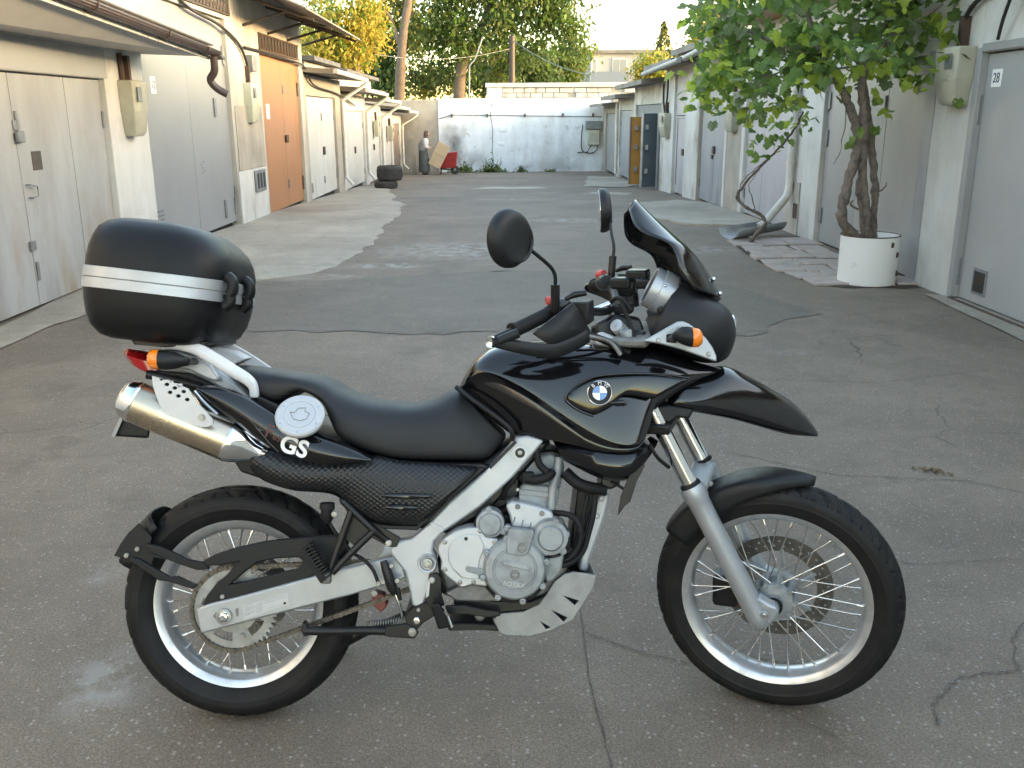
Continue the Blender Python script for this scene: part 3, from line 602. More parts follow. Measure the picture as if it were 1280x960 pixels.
g4, put, dl = garage(RR, 'garage with weathered blue-grey plank doors beside a bare concrete pier', 16.1, 20.1, 17.3, 19.6, 2.05, 2.75, -0.10, 'plaster_grey', [18.4], 'door_blue_grey', GR, roof=(2.72,0.55,0.12,'roof_slab'))
b = MB(); RR.box(b, 19.62, 20.08, -0.012, 0.0, -0.5, 2.7); put(b, 'pier_facing', 'plaster_dirty', bevel=0.005)
b = MB(); RR.box(b, 17.12, 17.28, -0.012, 0.06, -0.3, 2.1); put(b, 'door_jamb', 'plaster_white', bevel=0.004)
pl(RR, put, dl[0], 18.28, 18.44, 0.86, 1.0, 0.05, 0.03, 'dark_iron', 'padlock', bevel=0.008); pl(RR, put, dl[0], 18.42, 18.54, 0.76, 0.84, 0.05, 0.02, 'dark_iron', 'hasp')
g5, put, dl = garage(RR, 'garage with a narrow grey wicket door between white piers', 20.1, 23.9, 21.12, 22.6, 2.45, 2.62, -0.19, 'plaster_white', [], 'door_lilac', GR, roof=(2.58,0.55,0.12,'roof_slab'))
pl(RR, put, dl[0], 21.3, 22.45, 1.55, 1.57, 0.06, 0.01, 'dark_iron', 'door_rail'); pl(RR, put, dl[0], 21.42, 21.60, 0.70, 0.84, 0.05, 0.03, 'dark_iron', 'padlock', bevel=0.008)
b = MB(); b.tube([RR.P(21.25,0.055,0.0),RR.P(21.25,0.055,1.5),RR.P(22.3,0.055,1.5),RR.P(22.3,0.055,0.0)], 0.008, 4); put(b, 'wicket_outline', 'dark_iron', parent=dl[0])
g6, put, dl = garage(RR, 'garage standing open with its steel and ochre door leaves swung out', 23.9, 29.4, 24.4, 29.0, 1.85, 2.40, -0.32, 'plaster_dirty', [24.6, 28.8], 'door_steel_blue', GR, roof=(2.30,0.60,0.12,'roof_slab'))
def swung(y, ang, w, h, m, nm):
    b = MB(); c, s = math.cos(ang), math.sin(ang)
    def q(u, v, z): x, yy_ = WX - u*c - v*s, y + u*s - v*c; return Vector((x, yy_, z))
    z0 = gz(y)+0.06
    b.hexa([q(0,-0.025,z0),q(w,-0.025,z0),q(w,0.025,z0),q(0,0.025,z0),q(0,-0.025,z0+h),q(w,-0.025,z0+h),q(w,0.025,z0+h),q(0,0.025,z0+h)])
    d = put(b, 'open_door_leaf', m, bevel=0.005)
    b = MB(); b.hexa([q(w-0.01,-0.04,z0),q(w+0.03,-0.04,z0),q(w+0.03,0.04,z0),q(w-0.01,0.04,z0),q(w-0.01,-0.04,z0+h),q(w+0.03,-0.04,z0+h),q(w+0.03,0.04,z0+h),q(w-0.01,0.04,z0+h)]); put(b, 'leaf_edge', 'pipe_zinc' if m != 'door_ochre' else 'door_brown', parent=d, bevel=0.004)
    for zz in (0.35,0.95,1.45):
        b = MB(); b.box(*sorted((q(w*0.6,-0.03,0).x, q(w*0.6+0.08,-0.05,0).x)), y-0.14+w*0.6*s, y-0.02+w*0.6*s, z0+zz, z0+zz+0.12); put(b, 'leaf_fitting', 'pipe_zinc', parent=d)
swung(25.0, rad(-32), 0.46, 1.85, 'door_steel_blue', 'steel'); swung(26.5, rad(-12), 0.50, 1.80, 'door_ochre', 'ochre')
g7, put, dl = garage(RR, 'garage with light blue-grey doors next to the end wall corner', 29.4, 33.6, 29.9, 33.0, 1.72, 2.2, -0.42, 'plaster_dirty', [31.5], 'door_blue_grey', GR, roof=(2.05,0.60,0.12,'roof_slab'))
b = MB(); b.tube([RR.P(33.3,-0.06,2.0),RR.P(33.3,-0.06,-0.4)], 0.05, 8); put(b, 'downpipe', 'pipe_white', smooth=60)
g8, put, dl = garage(RR, 'last right garage with weathered grey doors in the far corner', 33.6, 38.3, 34.0, 37.4, 1.62, 2.0, -0.50, 'plaster_grey', [35.7], 'door_grey', GR, roof=(1.86,0.55,0.10,'roof_slab'))
# eave gutters of the right row
for (y0, y1, z, ov) in ((19.0,23.8,2.60,0.58),(16.2,18.4,2.68,0.58)):
    b = MB(); b.tube([RR.P(y0,-ov,z),RR.P(y1,-ov,z-0.08)], 0.055, 10)
    tag(b.build('gutter_pipe', 'pipe_zinc', smooth=60), 'short zinc gutter under the right eave %s' % ('above the white piers' if y0 > 18.5 else 'nearest the vine leaves'), 'gutter')

# ================================================================ END WALL
ew = thing('end_wall', 'whitewashed block wall closing the far end of the lane', 'wall', (0,38.5,-0.6))
def putw(b, name, m, bevel=0.0, parent=None, smooth=30):
    b.v = [(q[0], q[1]-38.5, q[2]+0.6) for q in b.v]; return b.build(name, m, parent or ew, bevel=bevel, smooth=smooth)
b = MB(); b.box(-2.55, 4.35, 38.5, 38.9, -1.2, 2.22); putw(b, 'painted_wall', 'end_wall_paint', bevel=0.02)
b = MB(); b.box(-6.5, -2.552, 38.52, 38.9, -1.2, 2.18); putw(b, 'bare_wall', 'plaster_grey', bevel=0.02)
b = MB(); b.box(4.352, 7.5, 38.45, 38.9, -1.2, 2.25); putw(b, 'bare_wall', 'plaster_grey', bevel=0.02)
b = MB(); b.box(-0.60, 0.0, 38.54, 38.88, 2.222, 2.62); putw(b, 'painted_pier', 'end_wall_paint', bevel=0.02)
b = MB(); b.box(-0.62, 6.5, 38.60, 38.9, 2.222, 2.61); putw(b, 'parapet_core', 'plaster_grey')
b = MB(); b.box(-0.66, 6.5, 38.48, 38.95, 2.622, 2.80); putw(b, 'coping', 'block_paint', bevel=0.02)
rr = random.Random(2)
for row in range(2):
    x = 0.02 + (0.0 if row == 0 else -0.0); z0 = 2.236 + row*0.192
    while x < 5.9:
        w_ = rr.uniform(0.32,0.58)
        if rr.random() > 0.06:
            b = MB(); b.box(x, x+w_-0.03, 38.53+rr.uniform(0,0.03), 38.598, z0, z0+0.172+rr.uniform(-0.01,0.005)); putw(b, 'block', 'block_paint', bevel=0.012)
        x += w_
rr = random.Random(5)
for x, z, w_, h_ in ((-0.55,2.0,0.42,0.18),(-0.52,1.7,0.35,0.16),(-0.1,0.95,0.25,0.16),(-0.15,0.42,0.22,0.12),(-0.2,1.62,0.2,0.12)):
    b = MB(); b.box(x, x+w_, 38.475, 38.499, z, z+h_); putw(b, 'proud_block', 'end_wall_paint', bevel=0.012)
b = MB(); b.tube([(-0.42,38.49,2.2),(-0.40,38.49,1.9),(-0.46,38.49,1.6),(-0.38,38.49,1.0),(-0.41,38.49,0.3),(-0.36,38.492,-0.4)], 0.010, 5); putw(b, 'wall_crack', 'crack_fill')
b = MB(); b.tube([(-2.5,38.46,1.46),(-2.0,38.44,1.60),(0.0,38.44,1.57),(2.0,38.44,1.53),(3.95,38.44,1.50)], 0.013, 6); putw(b, 'service_pipe', 'dark_iron', smooth=60)
for x in (-2.0,-0.6,0.9,2.4,3.6):
    b = MB(); b.box(x-0.03,x+0.03,38.42,38.5,1.50,1.64); putw(b, 'pipe_bracket', 'dark_iron')
b = MB(); b.box(3.30,3.98,38.22,38.498,1.02,1.34); ebox = tag(b.build('switch_cabinet', 'box_steel', bevel=0.02), 'dark grey cabinet high on the end wall above the pale meter box', 'cabinet')
mb_ = tag(MB().box(3.38,3.86,38.25,38.498,0.42,1.00).build('meter_cabinet', 'box_plastic_pale', bevel=0.03), 'pale meter box on the white end wall under the dark cabinet', 'meter box')
b = MB(); b.box(3.46,3.78,38.243,38.249,0.55,0.9); b.build('cabinet_door', 'box_plastic', mb_, bevel=0.004)
b = MB(); b.tube(catmull([(3.2,38.45,1.2),(3.15,38.45,0.6),(3.2,38.45,0.2),(3.5,38.42,0.1),(3.75,38.4,0.2),(3.8,38.4,0.42)],4), 0.02, 6); b.tube([(3.55,38.42,0.42),(3.4,38.42,0.15),(3.0,38.45,0.12)], 0.018, 6); b.build('cabinet_cable', 'cable_black', mb_)

# ================================================================ METER BOXES AND CABLES
def meter_box(R, y, z0, z1, w, d, m, label):
    b = MB(); h = z1-z0
    def rg(z, wy, dd): return [R.P(y-wy/2,0.0,z),R.P(y-wy/2,-dd*0.8,z),R.P(y-wy*0.36,-dd,z),R.P(y+wy*0.36,-dd,z),R.P(y+wy/2,-dd*0.8,z),R.P(y+wy/2,0.0,z)]
    b.loft([rg(z0,w*0.62,d*0.6),rg(z0+h*0.06,w*0.72,d*0.75),rg(z0+h*0.45,w*0.92,d*0.95),rg(z0+h*0.96,w,d),rg(z1,w*0.96,d*0.9)])
    o = tag(b.build('meter_box', m, bevel=0.008, smooth=40), label, 'meter box', 'plastic electricity meter boxes')
    b = MB(); b.loft([rg(z0+h*0.44,w*0.935,d*0.97),rg(z0+h*0.46,w*0.935,d*0.97)]); b.build('seam', m, o)
    b = MB(); R.box(b, y-w*0.42, y-w*0.12, -d-0.004, -d+0.002, z0+h*0.62, z0+h*0.88); b.build('window', 'vent_dark' if False else 'box_steel', o, bevel=0.003)
    b = MB(); R.box(b, y-0.03, y+0.03, -d*0.4, -0.005, z1, z1+0.25); b.build('cable_duct', 'rust_iron', o)
    return o
meter_box(LR, 10.40, 1.40, 1.97, 0.38, 0.19, 'box_plastic', 'olive plastic meter box beside the stained off-white doors')
meter_box(LR, 15.35, 1.50, 2.10, 0.42, 0.16, 'box_plastic_pale', 'pale plastic meter box between the grey and orange doors')
meter_box(LR, 33.9, 0.72, 1.25, 0.4, 0.2, 'box_plastic', 'small meter box on a far white garage near the brown doors')
meter_box(LR, 30.4, 0.95, 1.45, 0.4, 0.16, 'box_plastic_pale', 'small pale meter box above the stacked tyres')
meter_box(RR, 8.46, 1.66, 2.14, 0.40, 0.20, 'box_plastic', 'cracked beige meter box on the white pier beside door 28')
meter_box(RR, 16.6, 1.30, 1.95, 0.62, 0.18, 'box_plastic', 'pale meter box on the bare concrete pier below the vine leaves')
meter_box(RR, 23.3, 1.05, 1.62, 0.75, 0.20, 'box_plastic', 'square meter box beside the opened steel door')
def cable(pts, r, label, m='cable_black'):
    return tag(MB().tube(catmull([Vector(p) for p in pts], 4), r, 6).build('wall_cable', m, smooth=60), label, 'cable')
cable([LR.P(11.4,-0.03,3.45),LR.P(12.5,-0.03,2.97),LR.P(14.0,-0.03,2.84),LR.P(14.9,-0.04,2.66),LR.P(15.3,-0.04,2.42),LR.P(15.35,-0.04,2.2),LR.P(15.3,-0.04,2.08)], 0.022, 'black cable running above the tall grey doors to the junction box')
cable([LR.P(15.25,-0.04,2.62),LR.P(16.4,-0.05,2.62),LR.P(18.0,-0.06,2.60),LR.P(19.6,-0.06,2.55),LR.P(20.5,-0.06,2.22),LR.P(23.4,-0.06,2.10),LR.P(26.0,-0.06,1.86)], 0.02, 'black cable running along the wall above the orange doors')
tag(MB().box(-3.90,-4.0,15.45,15.75,2.28,2.52).build('junction_box', 'box_steel', bevel=0.01), 'small grey junction box on the pier above the pale meter box', 'junction box')
cable([RR.P(7.0,-0.03,2.62),RR.P(7.9,-0.05,2.55),RR.P(8.3,-0.05,2.48),RR.P(8.46,-0.05,2.34),RR.P(8.46,-0.05,2.14)], 0.02, 'black cable dropping into the cracked beige meter box')
tag(MB().box(3.45,3.98,6.9,7.6,2.52,2.64).build('lamp_housing', 'vent_dark', bevel=0.03), 'black lamp housing under the eave above door 28', 'lamp')
cable([RR.P(7.6,-0.10,2.52),RR.P(7.75,-0.08,2.30),RR.P(7.85,-0.05,2.16)], 0.014, 'thin black rod slanting down to the frame of door 28')
cable([RR.P(23.2,-0.06,2.45),RR.P(23.2,-0.06,2.0),RR.P(23.35,-0.06,1.8),RR.P(23.2,-0.06,1.62)], 0.025, 'black cable hanging above the square meter box, nearer one')
cable([RR.P(23.8,-0.06,2.3),RR.P(23.75,-0.06,1.95),RR.P(23.6,-0.06,1.75),RR.P(23.5,-0.06,1.62)], 0.025, 'black cable hanging above the square meter box, farther one')
# right downpipe and the trough it runs into
dp = tag(MB().tube([RR.P(13.0,-0.07,2.9),RR.P(13.0,-0.07,0.62),RR.P(12.98,-0.10,0.50),RR.P(12.75,-0.45,0.16),RR.P(12.70,-0.55,0.12)], 0.055, 14).build('downpipe', 'pipe_white', smooth=60), 'white drainpipe with slanted foot between grey and lilac garages', 'drainpipe')
for z_ in (0.95,1.9): MB().lathe([(0.056,-0.02),(0.066,-0.02),(0.066,0.02),(0.056,0.02)], RR.P(13.0,-0.07,z_), (0,0,1), 16).build('pipe_collar', 'pipe_white', dp)
b = MB(); A = []
for i in range(13):
    a = math.pi*i/12; A.append((0.16*math.cos(a), -0.13*math.sin(a)))
for yv, k in ((0,0),(1,1)): pass
tp0, tp1 = Vector((2.92,12.1,0.17)), Vector((3.72,12.75,0.20)); tt = (tp1-tp0).normalized(); tn = Vector((-tt.y,tt.x,0))
vs_ = [tuple(tp0 + tn*a + Vector((0,0,c))) for a, c in A] + [tuple(tp1 + tn*a + Vector((0,0,c))) for a, c in A]
b.add(vs_, [(i,i+1,i+14,i+13) for i in range(12)])
tag(b.build('drain_trough', 'pipe_zinc', solid=0.012, smooth=60), 'grey half-pipe trough on the ground below the slanted drainpipe', 'trough')

# paving slabs by the vine
rr = random.Random(11); pav = tag(sheet('slab_bed', [(2.95,11.95),(2.85,10.6),(2.95,9.3),(3.2,8.75),(3.95,8.7),(3.98,12.6),(3.4,12.3)], 0.008, 'soil', jit=0.03), kind='structure')
y = 8.85
while y < 12.2:
    x = 2.92 + (0.1 if y < 9.2 else 0) + rr.uniform(-0.05,0.05); dy = rr.uniform(0.32,0.45)
    while x < 3.85:
        dx = rr.uniform(0.28,0.42); j = lambda: rr.uniform(-0.03,0.03); z = 0.02 + rr.uniform(0,0.02); tx, ty = rr.uniform(-0.015,0.015), rr.uniform(-0.015,0.015)
        p = [(x+j(),y+j()),(x+dx-0.02+j(),y+j()),(x+dx-0.02+j(),y+dy-0.02+j()),(x+j(),y+dy-0.02+j())]
        b = MB(); zz = lambda q: z + (q[0]-x)*tx + (q[1]-y)*ty
        b.hexa([(q[0],q[1],0.0) for q in p] + [(q[0],q[1],zz(q)) for q in p]); b.build('paving_slab', 'slab_stone', pav, bevel=0.006)
        x += dx
    y += dy

# ================================================================ POTTED VINE
def leaf_shape(kind, var=0):
    if kind == 'vine':   # five-lobed leaf, tip towards +x
        half = [(-0.20,0.20),(-0.17,0.37),(0.02,0.41),(0.10,0.58),(0.30,0.43),(0.50,0.54),(0.58,0.31),(0.80,0.22)]
        out = [(0,0)] + half + [(1.0,0.0)] + [(x,-y) for x, y in reversed(half)]
        f1, f2, f3 = ((0.10,0.10,0.0),(0.34,0.05,0.10),(0.02,0.34,-0.12))[var]
        vs_ = [(0.30,0,0.05)] + [(x,y,-f1*abs(y)-f2*max(0,x-0.35)+f3*y) for x, y in out]; n = len(out)
        return vs_, [(0,1+i,1+(i+1)%n) for i in range(n)]
    vs_ = [(0,0,0),(0.45,0.30,-0.03),(1,0,-0.10),(0.45,-0.30,-0.03)]
    return vs_, [(0,1,2),(0,2,3)]
def rand_rot(rr, tilt=0.9):
    # leaf hanging with its upper side roughly up and outward
    return Matrix.Rotation(rr.uniform(0,2*math.pi),3,'Z') @ Matrix.Rotation(rr.gauss(0.65,0.45),3,'Y') @ Matrix.Rotation(rr.gauss(0,0.5),3,'X')
class Leaves:
    def __init__(s): s.v = []; s.f = []; s.m = []
    def add(s, shape, loc, rot, size, mi):
        o = len(s.v); s.v += [tuple(loc + rot @ (Vector(p)*size)) for p in shape[0]]; s.f += [tuple(i+o for i in q) for q in shape[1]]; s.m += [mi]*len(shape[1])
    def build(s, name, mats, parent):
        me = bpy.data.meshes.new(name); me.from_pydata(s.v, [], s.f)
        for m in mats: me.materials.append(MATS[m])
        me.polygons.foreach_set('material_index', s.m); me.update()
        o = bpy.data.objects.new(name, me); COL.objects.link(o); o.parent = parent
        if parent is not None: o.matrix_parent_inverse = Matrix.Translation(parent.location).inverted()
        return o
VM = ['vine_dark','vine_mid','vine_bright','vine_grey']
pot_c = Vector((3.55, 9.02, 0.0))
pot = MB().lathe([(0.265,0.008),(0.270,0.02),(0.272,0.46),(0.276,0.47),(0.268,0.472),(0.262,0.44),(0.262,0.36),(0.02,0.37)], pot_c, (0,0,1), 48)
pot_o = pot.build('planter', 'pot_white', smooth=50); tag(pot_o, 'white painted round metal planter holding the old vine', 'planter')
b = MB()
MB().lathe([(0.0001,0.405),(0.18,0.40),(0.261,0.39)], pot_c, (0,0,1), 24).build('soil', 'soil', pot_o, smooth=60)
MB().lathe([(0.265,0.468),(0.277,0.466),(0.279,0.472),(0.270,0.476),(0.263,0.472)], pot_c, (0,0,1), 48).build('rusty_rim', 'rust_iron', pot_o, smooth=60)
for an, z in ((-1.1,0.40),(-0.75,0.30),(-0.62,0.12)):
    MB().ball(pot_c + Vector((0.273*math.cos(an),0.273*math.sin(an),z)), 0.018,0.018,0.03,8,6).build('chipped_spot', 'rust_iron', pot_o)
vine = thing('vine_tree', 'old leafy grape vine with twisted stems growing from the white planter', 'vine', (3.55,9.02,0.4))
vinv = Matrix.Translation(vine.location).inverted()
def V(px, py, Y): return at_plane(px, py, 1, Y)
def stem(pts, r0, r1, nm='stem', par=None, m='bark', n=10, seed=0, k=6):
    rr = random.Random(seed); P = catmull([V(*p) for p in pts], k); R_ = []
    for i in range(len(P)):
        u = i/(len(P)-1); R_.append((r0 + (r1-r0)*u)*0.84*rr.uniform(0.82,1.22)); P[i] = P[i] + Vector((rr.gauss(0,0.005),rr.gauss(0,0.005),0))
    b = MB().tube(P, R_, n); iv = Matrix.Translation((par or vine).location).inverted(); b.v = [tuple(iv @ Vector(q)) for q in b.v]
    return b.build(nm, m, par or vine, smooth=70)
stem([(1078,302,9.0),(1060,288,8.95),(1052,268,8.92),(1058,235,8.95),(1068,200,9.0),(1072,170,9.02),(1064,138,9.0),(1050,108,8.98),(1040,82,9.0),(1020,72,9.05),(1000,66,9.1)], 0.062, 0.040, seed=1)
stem([(1084,302,9.05),(1080,270,9.05),(1076,235,9.05),(1079,190,9.02),(1080,150,9.0),(1077,115,9.0),(1076,85,9.0),(1066,68,9.0),(1045,60,9.0),(1020,62,9.0)], 0.055, 0.042, seed=2)
stem([(1092,300,9.1),(1092,262,9.1),(1094,235,9.1),(1090,200,9.1),(1088,160,9.08),(1083,125,9.05),(1080,98,9.0),(1088,76,9.0),(1100,60,9.0)], 0.042, 0.032, seed=3)
stem([(1086,302,9.0),(1083,262,8.98),(1080,220,9.0),(1082,180,9.05)], 0.040, 0.028, seed=4)
for pts, r0, s in (([(1095,242,9.1),(1104,236,9.08),(1108,228,9.05)],0.012,5),([(1072,262,8.98),(1064,256,8.95),(1066,250,8.95)],0.014,6),([(1058,130,9.0),(1056,160,9.0),(1050,190,8.98),(1042,205,8.98)],0.007,7),
        ([(1000,66,9.1),(960,50,9.4),(920,30,9.8),(890,10,10.2)],0.03,8),([(1100,60,9.0),(1140,30,8.8),(1180,5,8.6)],0.028,9),([(1020,62,9.0),(1010,20,9.2),(1000,-40,9.4)],0.03,10),([(1088,76,9.0),(1110,20,9.1),(1120,-40,9.2)],0.026,11),
        ([(1000,66,9.1),(975,90,9.3),(950,95,9.6)],0.014,12),([(1030,70,9.0),(1028,100,8.95),(1034,118,8.95)],0.006,13)):
    stem(pts, r0, r0*0.5, nm='shoot', seed=s, n=6, k=4)
def in_poly(x, y, poly):
    c = False; n = len(poly)
    for i in range(n):
        (x0,y0),(x1,y1) = poly[i], poly[i-1]
        if (y0 > y) != (y1 > y) and x < (x1-x0)*(y-y0)/(y1-y0)+x0: c = not c
    return c
crown = [(864,8),(884,58),(878,90),(868,108),(884,138),(905,128),(935,132),(960,140),(985,118),(1008,98),(1030,92),(1052,84),(1075,92),(1100,98),(1128,92),(1152,104),(1166,84),(1172,60),(1190,52),(1204,22),(1222,-20),(1230,-90),(860,-90)]
rr = random.Random(21); Ls = []
shapes = [leaf_shape('vine', q) for q in range(3)]
cl = []
while len(cl) < 175:
    x, y = rr.uniform(858,1230), rr.uniform(-90,142)
    if in_poly(x, y, crown): cl.append((x, y, rr.uniform(8.55,10.4) if x > 960 else rr.uniform(9.2,10.8), rr.random()))
for x, y, Y, t in cl:
    c = V(x, y, Y); k = rr.randint(12,19)
    tone = 0 if t < 0.42 else (1 if t < 0.74 else (3 if t < 0.88 else 2))
    edge = not all(in_poly(x+dx, y+dy, crown) for dx, dy in ((0,16),(18,8),(-18,8)))
    for i in range(k):
        p = c + Vector((rr.gauss(0,0.13), rr.gauss(0,0.22), rr.gauss(0,0.11)))
        tn = tone if rr.random() < 0.6 else rr.choice((0,1,1,3))
        if edge and rr.random() < 0.5: tn = 2  # brighter tone on crown-edge leaves stands in for light falling on the rim
        Ls.append((p, rand_rot(rr), rr.uniform(0.06,0.125), tn))
def leaf_cluster(pts, seed, sz=(0.06,0.11), tones=(1,2,2), sp=0.05):
    rr = random.Random(seed)
    for x, y, Y in pts:
        for i in range(rr.randint(2,4)):
            Ls.append((V(x+rr.uniform(-6,6), y+rr.uniform(-6,6), Y+rr.uniform(-0.1,0.1)), rand_rot(rr), rr.uniform(*sz), rr.choice(tones)))
leaf_cluster([(1075,158,8.95),(1068,175,8.92),(1086,82,8.9),(1140,92,8.75),(1152,98,8.75),(1130,98,8.8),(1108,140,8.9),(1112,138,8.85),(1094,160,8.95),(1095,120,8.9)], 31)
leaf_cluster([(1000,48,8.9),(980,46,8.9),(1040,50,8.9),(1180,30,8.5),(1190,38,8.5),(1175,48,8.5),(905,75,9.6),(900,90,9.6),(885,130,9.8),(890,105,9.8)], 32, (0.09,0.14), (2,2,1))
leaf_cluster([(880,118,10.0),(890,128,10.0),(905,120,9.9),(915,135,9.9),(930,138,9.9),(945,142,9.8),(925,122,9.9),(960,136,9.7),(900,105,10.0),(935,150,10.2),(880,100,10.2),(875,60,10.4),(870,30,10.4),(885,15,10.3),(895,48,10.2)], 34, (0.06,0.12), (1,2,2,3))
Ls.sort(key=lambda q: q[0].y - q[2]*3)
meshes = []
for mi, mn in enumerate(VM):
    for sh_ in shapes:
        me = bpy.data.meshes.new('leaf'); me.from_pydata(sh_[0], [], sh_[1]); me.materials.append(MATS[mn]); meshes.append(me)
LF = Leaves()
for i, (p, r_, s, tn) in enumerate(Ls):
    if i < 300:
        o = bpy.data.objects.new('leaf', meshes[tn*3+i%3]); COL.objects.link(o); o.parent = vine
        o.matrix_local = Matrix.Translation(vinv @ p) @ r_.to_4x4() @ Matrix.Scale(s, 4)
    else: LF.add(shapes[i%3], p, r_, s, tn)
tag(LF.build('foliage', VM, vine), kind='stuff')
# thin second vine by the trough
v2 = thing('vine_shoot', 'thin bare vine with a few leaves leaning by the drainpipe', 'vine', (3.25,11.9,0.0))
stem([(938,302,11.85),(946,292,11.85),(957,280,11.85),(950,268,11.9),(938,262,11.9),(926,254,11.95),(922,244,12.0),(934,226,11.9),(955,204,11.7),(978,180,11.4),(994,160,11.1),(1003,140,10.9)], 0.032, 0.014, par=v2, seed=14, n=8)
stem([(926,254,11.95),(924,240,12.0),(930,225,11.95),(948,208,11.75),(968,192,11.55)], 0.010, 0.006, nm='shoot', par=v2, seed=15, n=5)
stem([(945,266,11.88),(940,246,11.9),(936,232,11.9),(950,212,11.75)], 0.009, 0.005, nm='shoot', par=v2, seed=16, n=5)
rr = random.Random(33); vi2 = Matrix.Translation(v2.location).inverted()
for x, y in [(960,150),(985,150),(1000,148),(1005,155),(968,165),(955,178),(975,185),(945,172),(935,180),(950,195),(965,160),(990,135),(1010,140),(975,140),(948,160),(940,192),(1015,152),(1003,132),(932,150),(962,172),(985,168)]:
    for i in range(3):
        p = V(x+rr.uniform(-9,9), y+rr.uniform(-7,7), 11.2+rr.uniform(-0.3,0.3)); o = bpy.data.objects.new('leaf', meshes[3*rr.choice((0,1,1,2))+i%3]); COL.objects.link(o); o.parent = v2
        o.matrix_local = Matrix.Translation(vi2 @ p) @ rand_rot(rr).to_4x4() @ Matrix.Scale(rr.uniform(0.06,0.11), 4)

# ================================================================ TREES BEYOND THE WALL
LS = leaf_shape('simple')
def tree(name, label, base, trunks, crowns, n, size, mats, seed, bark='bark_pale', grp='trees beyond the end wall', spread=0.32):
    t_ = thing(name, label, 'tree', base, 0, grp); iv = Matrix.Translation(t_.location).inverted(); rr = random.Random(seed)
    b = MB()
    for pts, r0, r1 in trunks:
        P = catmull([Vector(p) for p in pts], 4); b.tube(P, [(r0+(r1-r0)*i/(len(P)-1))*rr.uniform(0.92,1.08) for i in range(len(P))], 10)
    for c, rad3, wt in crowns:          # short limbs reaching into each lobe of the crown
        o0 = Vector(trunks[0][0][-1]) if trunks else Vector(c)
        b.tube([o0.lerp(Vector(c), u) + Vector((0,0,0.15*math.sin(3*u))) for u in (0,0.35,0.7,1.0)], [0.07,0.05,0.035,0.015], 5)
    b.v = [tuple(iv @ Vector(q)) for q in b.v]; b.build('trunk', bark, t_, smooth=60)
    L = Leaves(); tot = sum(w for _, _, w in crowns)
    for c, rad3, wt in crowns:
        nc = max(3, int(1.45*n*wt/tot/26))
        for q in range(nc):
            while True:
                u = Vector((rr.uniform(-1,1),rr.uniform(-1,1),rr.uniform(-1,1)))
                if u.length < 1 and u.length > 0.25*rr.random(): break
            cc = Vector((c[0]+u.x*rad3[0], c[1]+u.y*rad3[1], c[2]+u.z*rad3[2])); mi = rr.randrange(len(mats)); sp = spread*rr.uniform(0.6,1.3)
            for i in range(26):
                p = cc + Vector((rr.gauss(0,sp),rr.gauss(0,sp),rr.gauss(0,sp*0.75)))
                L.add(LS, p, rand_rot(rr), size*1.12*rr.uniform(0.6,1.4), mi if rr.random() < 0.75 else rr.randrange(len(mats)))
    tag(L.build('crown', mats, t_), kind='stuff')
    return t_
def E(px, py, Y): p = at_plane(px, py, 1, Y); return (p.x, p.y, p.z)
def C(px, py, Y, rx, rz, w=1.0, ry=None):   # crown lobe: centre and radii in pixels at that distance
    k = Y/FPX; return (E(px,py,Y), (rx*k, (ry or (rx+rz)/2)*k, rz*k), w*rx*rz)
tree('broadleaf_tree', 'big tree with forked leaning trunk behind the middle of the end wall', E(575,135,46), [([E(573,150,46),E(574,115,46),E(577,85,46),E(588,60,46),E(603,32,46),E(612,5,46),E(616,-40,46)],0.30,0.16),([E(580,78,46),E(572,55,45.8),E(560,25,45.5),E(552,-20,45.5)],0.16,0.08),([E(607,20,46),E(640,22,45.6),E(675,24,45.5)],0.14,0.06)],
    [C(558,25,45.5,36,34),C(600,-20,46,60,30),C(650,12,45.5,46,26),C(700,18,45.5,32,26),C(690,-25,46,50,25),C(560,78,47,30,26,0.7),C(640,62,47,42,22,0.7),C(715,52,45.5,18,22,0.5),C(620,95,48,26,18,0.6),C(585,50,44.8,26,24,0.7),C(625,40,44.8,26,22,0.7)], 11500, 0.20, ['leaf_mid','leaf_dark','leaf_olive','leaf_bright'], 41)
tree('dead_topped_tree', 'tall bare grey trunk with a broken stub left of the big tree', E(500,130,44), [([E(499,150,44),E(500,105,44),E(502,70,44),E(505,35,44),E(511,0,44),E(514,-40,44)],0.25,0.16),([E(502,62,44),E(495,42,44),E(488,22,44),E(480,12,43.8)],0.13,0.04)],
    [C(520,-45,44,40,20,0.6),C(515,30,45,14,20,0.4),C(500,25,47,26,34,1.0),C(470,20,47,20,22,0.8)], 2800, 0.20, ['leaf_olive','leaf_yellow','leaf_mid'], 42)
tree('yellow_tree', 'sunlit golden yellow tree behind the left garages', E(445,140,40), [([E(447,150,40),E(445,90,40),E(440,50,40)],0.22,0.12)],
    [C(452,40,40,26,34),C(425,55,40,26,36),C(462,18,40,20,18),C(400,60,40,24,34),C(425,15,40,18,14,0.5)], 4200, 0.17, ['leaf_gold','leaf_yellow','leaf_gold','leaf_bright'], 43)
tree('dark_tree', 'dense dark green tree between the yellow tree and the bare trunk', E(475,140,48), [([E(476,150,48),E(475,90,48)],0.2,0.1)],
    [C(474,78,48,22,34),C(485,100,47,20,22)], 2400, 0.20, ['leaf_dark','leaf_dark','leaf_mid'], 44)
tree('shrubby_tree', 'loose green and yellow shrub right of the bare grey trunk', E(530,140,50), [([E(530,150,50),E(530,90,50)],0.14,0.06)],
    [C(522,85,50,18,34),C(548,100,50,24,18),C(525,50,51,14,20,0.6)], 2000, 0.18, ['leaf_olive','leaf_mid','leaf_yellow','leaf_dark'], 45)
